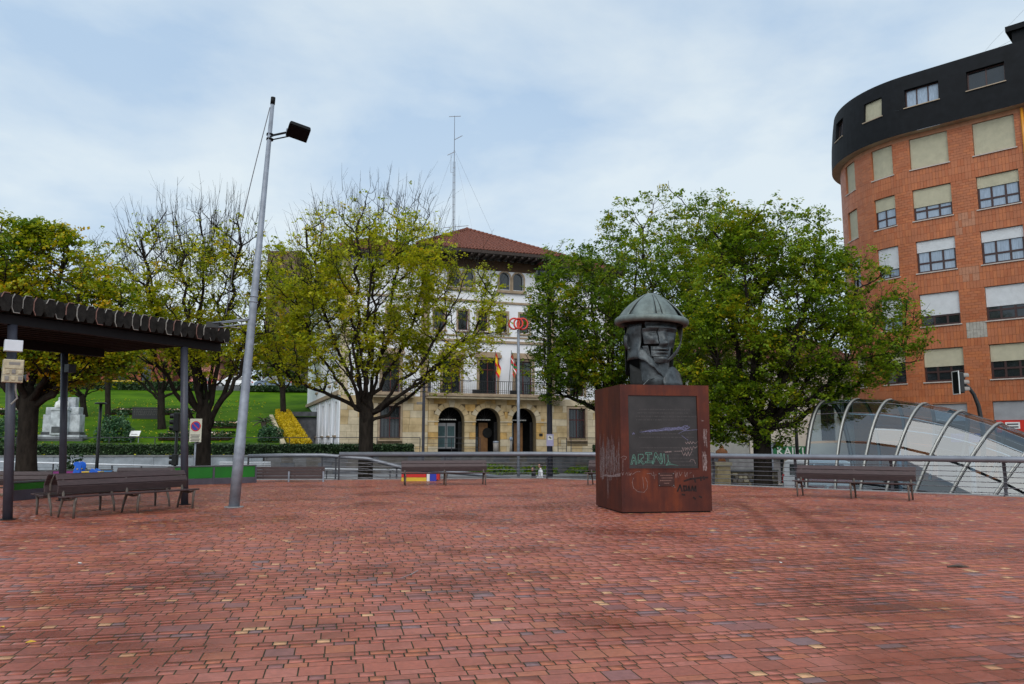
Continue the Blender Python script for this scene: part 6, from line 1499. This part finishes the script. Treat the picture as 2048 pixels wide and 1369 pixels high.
# red ring sign of the underground
b = P(1037, 985, 35.5); ms = thing('ring_sign', 'red interlocking ring sign on a slim grey pole above the railing', 'sign', (b.x, 35.5, STREET)); zt = P(1036, 648, 35.5).z - STREET
MB().tube([(0,0,0), (0,0,zt - .28)], [.075, .065], 10).build('pole', M_galv, ms, smooth=True)
def ring(cx_, w_, h_, y, rr=.042): return MB().tube([(cx_ + w_ * math.cos(a), y + .12 * math.sin(a), zt + h_ * math.sin(a)) for a in np.linspace(0, 2 * math.pi, 33)], rr, 6, 0, False)
for cx_, w_, h_, y in ((-.19, .24, .27, 0), (.19, .24, .27, .06), (.0, .20, .25, -.08)): ring(cx_, w_, h_, y).build('ring', M_signred, ms, smooth=True)
# floodlight mast with surveillance sign
b = P(1100, 985, 40); fm_ = thing('floodlight_mast', 'grey mast with twin black floodlights and a surveillance notice', 'floodlight mast', (b.x, 40, STREET)); zt = P(1100, 552, 40).z - STREET
MB().tube([(0,0,0), (0,0,zt)], [.16, .10], 12).build('pole', M_post, fm_, smooth=True); MB().bar((-.55, 0, zt - .05), (.6, 0, zt - .05), .08, .08).build('cross_arm', M_black, fm_)
for x in (-.42, .28):
    f_ = MB().box(-.28, .28, -.24, .24, -.18, .18).build('floodlight', M_black, fm_, bev=.03); f_.location = (x, -.05, zt - .02); f_.rotation_euler = (R(-25), 0, R(14)); MB().box(-.25, .25, -.256, -.244, -.15, .15).build('lens', M_pane, f_)
za_ = P(1100, 868, 38.5).z - STREET; zb_ = P(1100, 893, 38.5).z - STREET
bd = MB().box(-.17, .19, -.21, -.18, zb_, za_).build('notice', M_signlilac, fm_, bev=.01); MB().box(-.11, .13, -.215, -.2105, (za_ + zb_) / 2, za_ - .08).build('notice_panel', M_signwhite, bd)
zi = (za_ + zb_) / 2 + .12; MB().bar((-.05, -.219, zi + .04), (.06, -.219, zi - .03), .003, .06, (0,0,1)).build('camera_icon', M_ink, bd); MB().bar((.04, -.219, zi - .03), (.07, -.219, zi - .07), .003, .03).build('camera_icon', M_ink, bd)
# black lamp pole before the cream house
b = P(1598, 985, 45); bl_ = thing('lamp_pole', 'slim black lamp pole crossing the green shop sign', 'street lamp', (b.x, 45, STREET)); MB().tube([(0,0,0), (0,0,6.3)], [.11, .075], 10).build('pole', M_black, bl_, smooth=True)
MB().lathe([(0, 6.9), (.1, 6.85), (.26, 6.5), (.16, 6.3), (0, 6.3)], 12).build('lantern', M_black, bl_, smooth=True)
b = P(1544, 985, 44); cp_ = thing('sign_pole', 'pale grey double pole right of the lime trunk', 'pole', (b.x, 44, STREET))
for x in (-.08, .10): MB().tube([(x,0,0), (x,0,2.75)], .055, 8).build('tube', M_galv, cp_, smooth=True)
# bins by the town hall arches
for k, (px_, lab) in enumerate(((988, 'grey litter bin in front of the middle arch'), (1016, 'grey ticket post with round head between the arches'))):
    p = TM @ Vector((10.9 + 1.15 * k, -1.3, 0)); t = thing('litter_bin' if k == 0 else 'ticket_post', lab, 'bin' if k == 0 else 'post', p)
    MB().lathe([(0, 0), (.19, 0), (.20, .75), (.0, .76)] if k == 0 else [(0, 0), (.10, 0), (.08, .9), (0, .9)], 14).build('body', M_greypl, t, smooth=True)
    MB().lathe([(0, .90), (.2, .88), (.21, .80), (.19, .762)] if k == 0 else [(.0, 1.22), (.13, 1.12), (.13, 1.0), (.05, .9)], 14).build('top', M_galv, t, smooth=True)

# ================================================================= LAWN THINGS
mo = on_lawn(122, 881); mn = thing('monument', 'weathered white stone monument with carved bust on the lawn', 'monument', mo, R(2))
MB().box(-1.55, 1.75, -.6, .9, -.25, .12).build('step', M_monudark, mn, bev=.02); MB().box(-1.4, 1.4, -.4, .7, .122, .35).build('base', M_monu, mn, bev=.02)
for s in (-1, 1):
    MB().box(min(s*.55, s*1.32), max(s*.55, s*1.32), -.2, .6, .352, .55).build('wing_base', M_monudark, mn, bev=.02); MB().box(min(s*.55, s*1.25), max(s*.55, s*1.25), -.15, .55, .552, 1.75).build('wing', M_monu, mn, bev=.03); MB().box(min(s*.5, s*1.12), max(s*.5, s*1.12), -.12, .52, 1.753, 2.25).build('wing_top', M_monu, mn, bev=.04)
MB().box(-.55, .55, -.5, .6, .352, 2.0).build('shaft', M_monu, mn, bev=.03); MB().box(-.43, .40, -.53, -.502, .5, .92).build('plaque', M_monudark, mn, bev=.01); MB().box(-.62, .62, -.55, .62, 2.003, 2.2).build('cornice', M_monu, mn, bev=.03); MB().box(-.45, .75, .1, .6, 2.203, 2.95).build('plinth_slab', M_monu, mn, bev=.04)
MB().lathe([(.0, .62), (.10, .6), (.24, .52), (.42, .38), (.47, .15), (.44, 0)], 16, (0, -.15, 2.2)).build('bust', mat('monument_white', (.66, .67, .66), .75, .3, 5, .4, 18), mn, smooth=True)
g = MB(); g.lathe([(0, .36), (.07, .35), (.115, .26), (.12, .16), (.085, .06), (.06, 0), (.075, -.1)], 14, (0, -.17, 2.82)); g.tube([(0, -.27, 3.05), (0, -.31, 2.98), (0, -.28, 2.95)], [.02, .03, .02], 6); g.build('head', MATS['monument_white'], mn, smooth=True)
def shrub(name, label, p, rx, rz_, n, mats, leaf=.13, seed=0, up=.3):
    t = thing(name, label, 'shrub', p); rg = np.random.RandomState(seed); d = rg.normal(size=(n, 3)); d /= np.linalg.norm(d, axis=1)[:, None]; d[:, 2] = np.abs(d[:, 2])
    nz = np.array([noise.noise((a[0] * 2.2 + seed, a[1] * 2.2, a[2] * 2.2)) for a in d]); r_ = (.62 + .38 * rg.rand(n) ** .5) * (1 + .35 * nz)
    pts = d * r_[:, None] * np.array([rx, rx * .8, rz_]); pts[:, 2] += .05
    leaf_object('foliage', leaf_arrays(pts, leaf, rg, up), (rg.rand(n) < .4).astype(int), mats, t)
    g = MB()
    for k in range(7): a = k * .9; g.tube([(0,0,-.1), (rx * .35 * math.cos(a), rx * .3 * math.sin(a), rz_ * .45), (rx * .6 * math.cos(a), rx * .5 * math.sin(a), rz_ * .75)], [.03, .02, .008], 4)
    g.build('stems', M_bark, t); return t
shrub('shrub', 'round blue green shrub on the lawn right of the monument', on_lawn(232, 884), 1.25, 1.85, 2600, L_shrub, .13, 1)
shrub('shrub', 'blue green shrub at the foot of the palm on the lawn', on_lawn(540, 884), .95, 1.05, 1800, L_shrub, .12, 2)
shrub('shrub', 'leafy green bush behind the pergola post left of the monument', on_lawn(22, 886), 1.3, 1.9, 2200, L_shrub, .13, 3)
shrub('shrub', 'dark green bush behind the spring rider', Vector((P(143, 950, 34).x, 34, STREET)), .75, 2.1, 1500, L_hedge, .12, 4)
shrub('shrub', 'bright green low plants along the dark stone wall left of the ring sign', Vector((-1.2, wallY(-1.2) - .7, -.47)), 1.6, .5, 1700, [L_green[1], L_shrub[1]], .16, 5, -.2)
shrub('shrub', 'bright green low plants along the dark stone wall right of the ring sign', Vector((1.6, wallY(1.6) - .7, -.47)), 1.4, .45, 1400, [L_green[1], L_shrub[1]], .16, 6, -.2)
shrub('shrub', 'small green plants at the wall foot behind the surveillance notice', Vector((4.6, wallY(4.6) - .7, -.47)), 1.3, .4, 1000, [L_green[1], L_shrub[1]], .16, 7, -.2)
pm = on_lawn(527, 872); pt_ = thing('young_palm', 'small dry palm on the lawn left of the yellow hedge', 'palm', pm)
MB().tube([(0,0,-.1), (.05,0,.5), (-.05,0,1.0)], [.2, .17, .2], 9).build('trunk', M_barkpale, pt_); rg = random.Random(3)
for k in range(22):
    a = k * 2.4; el = rg.uniform(-.3, 1.2); L_ = rg.uniform(.7, 1.1); pts_ = [Vector((-.05 + math.cos(a) * L_ * s * math.cos(el * (1 - s * .6)), math.sin(a) * L_ * s * math.cos(el * (1 - s * .6)), 1.0 + L_ * s * math.sin(el) - .45 * s * s)) for s in (0, .35, .7, 1)]
    g = MB(); g.tube(pts_, [.015, .05, .04, .004], 3); g.build('frond', L_hedge[1] if k % 3 else M_barkpale, pt_)
def bed(label, px0, px1, py, hgt, seed):
    a, b = on_lawn(px0, py), on_lawn(px1, py); t = thing('flower_bed', label, 'flower bed', (a + b) / 2, math.atan2((b - a).y, (b - a).x)); L = (b - a).length; rg = np.random.RandomState(seed)
    MB().box(-L/2, L/2, -.9, .9, -.1, .08).build('soil', M_soil, t)
    n_ = int(L * 420); x = (rg.rand(n_) - .5) * L; s = rg.choice([-.85, .85], n_); pts = np.stack([x, s + rg.normal(0, .09, n_), rg.rand(n_) * hgt + .02 + (s > 0) * .2], 1)
    leaf_object('edging_hedge', leaf_arrays(pts, .11, rg, .2), (rg.rand(n_) < .3).astype(int), L_hedge, t)
    n_ = int(L * 26); pts = np.stack([(rg.rand(n_) - .5) * L, (rg.rand(n_) - .5) * 1.2, .28 + rg.rand(n_) * .15], 1); leaf_object('flowers', leaf_arrays(pts, .15, rg, .6), rg.randint(0, 2, n_), [M_flw, M_fly], t)
M_flw = mat('white_petals', (.7, .62, .55), .7, .15, 12); M_fly = mat('peach_petals', (.62, .38, .22), .7, .2, 12)
bed('hedged flower bed with pale flowers just behind the leaning lamp post', 424, 482, 855, .3, 1)
bed('hedged flower bed behind the no parking sign', 325, 464, 878, .35, 2)
bed('long narrow flower bed across the lawn behind the black memorial board', 225, 388, 828, .3, 3)
bed('pale flower bed at the left behind the pergola post', -30, 40, 828, .3, 4)
mb_ = on_lawn(292, 838); bb2 = thing('memorial_board', 'black memorial board with rows of pale letters on the lawn', 'board', mb_, R(0)); MB().box(-1.15, 1.15, -.08, .08, -.1, .95).build('board', M_black, bb2, bev=.01); g = MB(); rg = random.Random(8)
for k in range(4):
    x = -1.0
    while x < .95: wl = rg.uniform(.05, .12); g.box(x, x + wl, -.09, -.082, .3 + k * .15, .345 + k * .15); x += wl + rg.uniform(.04, .12)
g.build('letter_rows', mat('faint_letters', (.14, .13, .12), .6, .1, 6), bb2)
ws = on_lawn(269, 886); wi = thing('info_sign', 'small white slanted information sign behind the hedge', 'sign', ws)
for x in (-.25, .25): MB().tube([(x, 0, -.1), (x, 0, .55)], .025, 6).build('leg', M_galv, wi)
w2 = MB().box(-.34, .34, -.012, .012, -.22, .22).build('board', M_signwhite, wi); w2.location = (0, 0, .62); w2.rotation_euler = (R(-35), 0, 0)
for k in range(3): MB().box(-.24, .24 - .05 * k, -.016, -.0125, -.12 + k * .03, -.105 + k * .03).build('text_line', M_ink, w2)

# ================================================================= VEHICLES
def car(label, loc, rz, paint, kind='hatch', group='vehicles parked around the square'):
    t = thing('parked_car' if kind == 'hatch' else 'parked_van', label, 'car' if kind == 'hatch' else 'van', loc, rz, group)
    if kind == 'hatch': prof = [(-2.0,.35),(-2.02,.75),(-1.85,.95),(-1.6,1.38),(-1.2,1.48),(.1,1.47),(.5,1.36),(1.05,.98),(1.75,.82),(2.0,.62),(2.02,.35)]
    else: prof = [(-2.2,.35),(-2.24,.9),(-2.15,1.75),(-2.0,1.86),(.7,1.86),(1.05,1.72),(1.55,1.1),(2.1,.95),(2.25,.7),(2.25,.35)]
    g = MB(); k = len(prof); W_ = .84
    def wd(z): return W_ - max(0, z - .85) * (.24 if kind == 'hatch' else .1)
    g.add([(x, -wd(z), z) for x, z in prof] + [(x, wd(z), z) for x, z in prof], [tuple(range(k)), tuple(range(2*k-1, k-1, -1))] + [(i, i + k, (i + 1) % k + k, (i + 1) % k) for i in range(k)]); g.build('body', paint, t, bev=.05, fix=True)
    zs_, ze = (1.0, 1.36) if kind == 'hatch' else (1.12, 1.66); xs_ = ((-1.52, -.65, -1.38, -.65), (-.58, .42, -.58, .28)) if kind == 'hatch' else ((-1.9, -.8, -1.9, -.8), (-.7, .9, -.7, .62))
    for s in (-1, 1):
        for a, b, a2, b2 in xs_:
            g = MB(); q_ = [(a, s * (wd(zs_) + .012), zs_), (b, s * (wd(zs_) + .012), zs_), (b2, s * (wd(ze) + .012), ze), (a2, s * (wd(ze) + .012), ze)]; g.add(q_, [(0,1,2,3)]); g.build('door_window', M_pane, t)
    if kind == 'hatch': rq = ((-1.855, 1.0), (-1.64, 1.36)); fq_ = ((1.02, 1.03), (.55, 1.36))
    else: rq = ((-2.235, 1.1), (-2.175, 1.62)); fq_ = ((1.52, 1.16), (1.10, 1.68))
    for nm, ((xa, za_), (xb, zb_)), d_ in (('tailgate_window', rq, -.016), ('windscreen', fq_, .016)):
        g = MB(); g.add([(xa + d_, -wd(za_) + .1, za_), (xa + d_, wd(za_) - .1, za_), (xb + d_, wd(zb_) - .1, zb_), (xb + d_, -wd(zb_) + .1, zb_)], [(0,1,2,3)]); g.build(nm, M_pane, t)
    for s in (-1, 1):
        MB().box(-2.05 if kind == 'hatch' else -2.27, -1.92 if kind == 'hatch' else -2.15, min(s*.62, s*.80), max(s*.62, s*.80), .72, .92 if kind == 'hatch' else 1.15).build('tail_lamp', M_lamp_red, t, bev=.02)
        MB().box(1.86, 2.04 if kind == 'hatch' else 2.27, min(s*.5, s*.78), max(s*.5, s*.78), .58, .74).build('headlight', M_signwhite, t, bev=.02)
        for x in (-1.25, 1.28):
            wl = MB().lathe([(0, .0), (.20, .0), (.22, .02), (.31, .02), (.32, -.1), (.30, -.18), (0, -.18)], 18).build('wheel', M_tyre, t); wl.matrix_local = Matrix.Translation((x, s * .86, .32)) @ Matrix.Rotation(R(-90 * s), 4, 'X'); MB().lathe([(0, .012), (.19, .008), (.2, 0)], 14).build('rim', M_hub, wl)
    MB().box(-2.06 if kind == 'hatch' else -2.28, -2.0 if kind == 'hatch' else -2.2, -.26, .26, .5, .62).build('number_plate', M_signwhite, t); return t
car('white car parked on the upper road behind the lawn', (P(462, 775, 93).x + .3, 93, 7.83), R(182), M_carwhite)
car('blue grey car parked on the upper road right of the lamp post', (P(545, 780, 93).x, 93, 7.83), R(176), M_carblue)
car('red car partly hidden by the bare lime trunk on the upper road', (P(400, 775, 94.5).x, 94.5, 7.83), R(180), M_carred)
car('white van beyond the right hand bench, its rear to the left', (P(1640, 985, 40).x + .55, 40, STREET), R(-20), M_carwhite, 'van')
rk = P(1722, 985, 34.5); kk = thing('red_stall', 'red topped street stall with white stripes under the right hand bench', 'stall', (rk.x, 36.5, STREET), R(-30))
MB().box(-1.75, 1.75, -.5, .5, .95, 1.32).build('fascia', M_red, kk, bev=.03); MB().box(-1.78, 1.78, -.53, .53, 1.323, 1.4).build('roof', M_signwhite, kk, bev=.02)
for k in range(3): MB().box(-1.6 + 1.1 * k, -.7 + 1.1 * k, -.45, .45, .0, .55).build('counter', M_signwhite, kk, bev=.02); MB().box(-1.6 + 1.1 * k, -.7 + 1.1 * k, -.46, .46, .553, .75).build('counter_top', M_red, kk, bev=.02)
for x in (-1.7, 1.7): MB().bar((x, .4, 0), (x, .4, .95), .06, .06, (1,0,0)).build('post', M_galv, kk)

# ================================================================= PEOPLE
def person(label, loc, rz, h, topm, legm, pose, hairlen=.0):
    t = thing('person', label, 'person', loc, rz); s = h / 1.7
    sk = [(0,0,.92), (0,0,1.12), (0,.01,1.34), (0,.0,1.46), (0,-.01,1.54),                                      # 0 pelvis 1 waist 2 chest 3 neck 4 head base
          (-.17,0,1.38), (-.22,.02,1.12), pose[0], (.17,0,1.38), (.22,.02,1.12), pose[1],                        # arms
          (-.09,0,.88), (-.10,-.03,.48), (-.10,.03,.08), (-.10,-.12,.03), (.09,0,.88), (.10,.03,.48), (.10,.10,.08), (.10,-.05,.03)]
    ed = [(0,1),(1,2),(2,3),(3,4),(2,5),(5,6),(6,7),(2,8),(8,9),(9,10),(0,11),(11,12),(12,13),(13,14),(0,15),(15,16),(16,17),(17,18)]
    rad = [.15,.13,.15,.055,.05,.075,.05,.035,.075,.05,.035,.10,.07,.05,.04,.10,.07,.05,.04]
    me = bpy.data.meshes.new('body'); me.from_pydata([tuple(c_ * s for c_ in v_) for v_ in sk], ed, []); o = inst('body', me, t)
    m_ = o.modifiers.new('skin', 'SKIN'); sv = me.skin_vertices
    if not sv: me.skin_vertices
    lay = me.attributes.get('skin') if False else None
    bm_ = None
    import bmesh
    b_ = bmesh.new(); b_.from_mesh(me); L_ = b_.verts.layers.skin.verify(); b_.verts.ensure_lookup_table()
    for i, v_ in enumerate(b_.verts): v_[L_].radius = (rad[i] * s, rad[i] * s * .8); v_[L_].use_root = (i == 0)
    b_.to_mesh(me); b_.free()
    o.modifiers.new('sub', 'SUBSURF').levels = 2; o.modifiers['sub'].render_levels = 2; me.materials.append(topm)
    m_.use_smooth_shade = True
    # head with face, hair, trousers, hands
    hm = MB(); hm.grid(lambda u, v: (s * .078 * math.sin(v) * math.cos(u) * (1 + .05 * math.cos(v)), s * (-.012 + .098 * math.sin(v) * math.sin(u) - (.018 * math.exp(-((u + math.pi/2) / .2) ** 2 - ((v - 1.75) / .22) ** 2))), s * (1.605 + .118 * math.cos(v))), list(np.linspace(-math.pi, math.pi, 25)), list(np.linspace(.02, math.pi - .02, 15)))
    hd = hm.build('head', M_skin, t, smooth=True)
    for sx in (-1, 1): MB().lathe([(0, .012), (.011, .006), (.012, 0)], 8).build('eye', M_hair, hd).matrix_local = Matrix.Translation((sx * .032 * s, -.098 * s, 1.625 * s)) @ Matrix.Rotation(R(90), 4, 'X'); 
    for sx in (-1, 1): MB().tube([(sx * .078 * s, 0, 1.63 * s), (sx * .09 * s, .012, 1.61 * s), (sx * .08 * s, 0, 1.57 * s)], .013 * s, 5).build('ear', M_skin, hd)
    MB().bar((-.022 * s, -.103 * s, 1.545 * s), (.022 * s, -.103 * s, 1.545 * s), .008, .007).build('mouth', M_lamp_red, hd)
    hr = MB(); hr.grid(lambda u, v: (s * .088 * math.sin(v) * math.cos(u), s * (.006 + .105 * math.sin(v) * math.sin(u)), s * (1.615 + .122 * math.cos(v) - (hairlen * max(0, v - 1.2)))), list(np.linspace(-.45, math.pi + .45, 18)), list(np.linspace(.02, 1.95, 10))); hr.grid(lambda u, v: (s * .088 * math.sin(v) * math.cos(u), s * (.006 + .105 * math.sin(v) * math.sin(u)), s * (1.617 + .122 * math.cos(v))), list(np.linspace(-math.pi, math.pi, 24)), list(np.linspace(.02, .95, 6))); hr.build('hair', M_hair, t, smooth=True, solid=.012)
    lg = MB(); lg.tube([tuple(c_ * s for c_ in q_) for q_ in ((-.085, 0, .98), (-.095, 0, .86), (-.10, -.03, .48), (-.10, .03, .09))], [.125*s, .118*s, .082*s, .065*s], 12); lg.tube([tuple(c_ * s for c_ in q_) for q_ in ((.085, 0, .98), (.095, 0, .86), (.10, .03, .48), (.10, .10, .09))], [.125*s, .118*s, .082*s, .065*s], 12); lg.build('trousers', legm, t, smooth=True)
    for q_, sx in ((pose[0], -1), (pose[1], 1)):
        q_ = Vector(q_) * s; e_ = Vector(sk[6] if sx < 0 else sk[9]) * s; d_ = (q_ - e_).normalized(); sd_ = d_.cross(Vector((0, 1, 0)))
        if sd_.length < .1: sd_ = d_.cross(Vector((1, 0, 0)))
        sd_.normalize(); g = MB(); g.tube([e_ * .45 + q_ * .55, q_, q_ + d_ * .07 * s], [.038*s, .03*s, .034*s], 8)
        for k in range(4): g.tube([q_ + d_ * .06 * s + sd_ * (k - 1.5) * .017 * s, q_ + d_ * (.10 + .012 * (k in (1, 2))) * s + sd_ * (k - 1.5) * .019 * s, q_ + d_ * (.125 + .015 * (k in (1, 2))) * s + sd_ * (k - 1.5) * .018 * s + Vector((0, -.015, 0))], [.009*s, .008*s, .006*s], 5)
        g.tube([q_ + d_ * .02 * s + sd_ * .03 * s, q_ + d_ * .06 * s + sd_ * .055 * s], [.011*s, .008*s], 5); g.build('hand', M_skin, t, smooth=True)
    return t
pw = P(1081, 927, 37.6); pk = P(1067, 934, 36.9)
person('person in a white top walking below the railing post', (pw.x, 37.6, STREET), R(-80), (pw.z - STREET) * .985, M_clothw, M_jean, ((-.25, -.20, .98), (.25, .05, .88)), .0)
person('person in black clothing with bare forearm walking left below the railing', (pk.x, 36.9, STREET), R(-78), (pk.z - STREET) * .985, M_clothk, M_clothk, ((-.20, -.26, 1.10), (.20, -.24, 1.12)), .35)

# ================================================================= SMALL LITTER ON THE PAVING
lm = MB(); lm.add([(-.035,0,.004),(0,-.024,.012),(.045,0,.006),(0,.024,.014),(0,0,.003)], [(0,1,4),(1,2,4),(2,3,4),(3,0,4)]); lme = lm.mesh('fallen_leaf', M_fleaf)
rg = random.Random(12)
for px_, py_, wh in [(395,1023,'just right of the nearest bench leg'),(410,1030,'between the nearest bench and the lamp post base'),(352,1032,'in front of the nearest bench, right half'),(300,1045,'in front of the middle of the nearest bench'),(5,1255,'at the left picture edge, low down'),(60,1286,'lowest of all, near the left corner'),(345,1040,'a step before the right half of the nearest bench'),(420,1018,'left of the lamp post base'),
                 (560,1012,'a little right of the lamp post base'),(640,1022,'right of the lamp post, towards the lime trunk'),(700,1048,'below the lime trunk, out on the open square'),(1018,1150,'in the middle of the open square'),(905,1010,'in front of the central bench'),(330,1048,'two steps before the nearest bench'),(240,1062,'farthest out before the left half of the nearest bench')]:
    p = G(px_, py_); o = inst('fallen_leaf', lme, None, p, (R(rg.uniform(-12, 12)), 0, rg.uniform(0, 6.3))); sc_ = rg.uniform(.6, 1.05); o.scale = (sc_,) * 3; tag(o, 'small yellow fallen leaf ' + wh, 'leaf', 'fallen leaves on the square')
g = MB(); g.add([(-.04,-.015,.004),(.03,-.02,.006),(.05,.015,.012),(-.02,.02,.005)], [(0,1,2,3)]); pme = g.mesh('paper_scrap', M_litter)
for px_, py_, wh in [(66,1035,'by the front leg of the back to back bench'),(71,1040,'just below the back to back bench leg'),(138,1037,'beside the left leg of the nearest bench'),(160,1127,'on the open paving at the left'),(1446,994,'behind the pedestal on its right'),(1562,1126,'right of the pedestal, out on the open square'),(340,1070,'below the nearest bench, right of centre'),(1455,1015,'close to the right foot of the pedestal')]:
    p = G(px_, py_); o = inst('paper_scrap', pme, None, p, (0, 0, rg.uniform(0, 6.3))); o.scale = (rg.uniform(.6, 1.1),) * 3; tag(o, 'tiny white paper scrap ' + wh, 'litter', 'paper scraps on the square')
p = G(1915, 1136); o = inst('fallen_twig', MB().tube([(-.12, 0, .012), (0, .02, .02), (.13, -.01, .012)], [.012, .02, .006], 5).mesh('fallen_twig', M_barkpale), None, p); tag(o, 'curled brown leaf stalk on the pavers at right', 'leaf')

# chalk lines drawn on the paving
for lab, pts_ in (('faint white chalk curve on the pavers left of centre', [(505,1130),(520,1136),(545,1139),(575,1142),(600,1140)]), ('short white chalk stroke on the pavers in the middle', [(800,1158),(822,1150),(836,1142)]), ('thin long chalk line on the pavers left of the pedestal', [(765,1130),(800,1123),(850,1124),(920,1126),(1000,1128)]), ('small chalk cross on the pavers near the centre', [(965,1122),(975,1128),(990,1126)])):
    q = [G(*a) for a in pts_]; g = MB()
    for a, b in zip(q[:-1], q[1:]):
        n_ = Vector((-(b - a).y, (b - a).x, 0)).normalized() * .011; g.add([a - n_ - q[0] + Vector((0,0,.0045)), b - n_ - q[0] + Vector((0,0,.0045)), b + n_ - q[0] + Vector((0,0,.0045)), a + n_ - q[0] + Vector((0,0,.0045))], [(0,1,2,3)])
    o = g.build('chalk_line', M_chalk); o.location = q[0]; tag(o, lab, 'chalk mark', 'chalk marks on the paving')
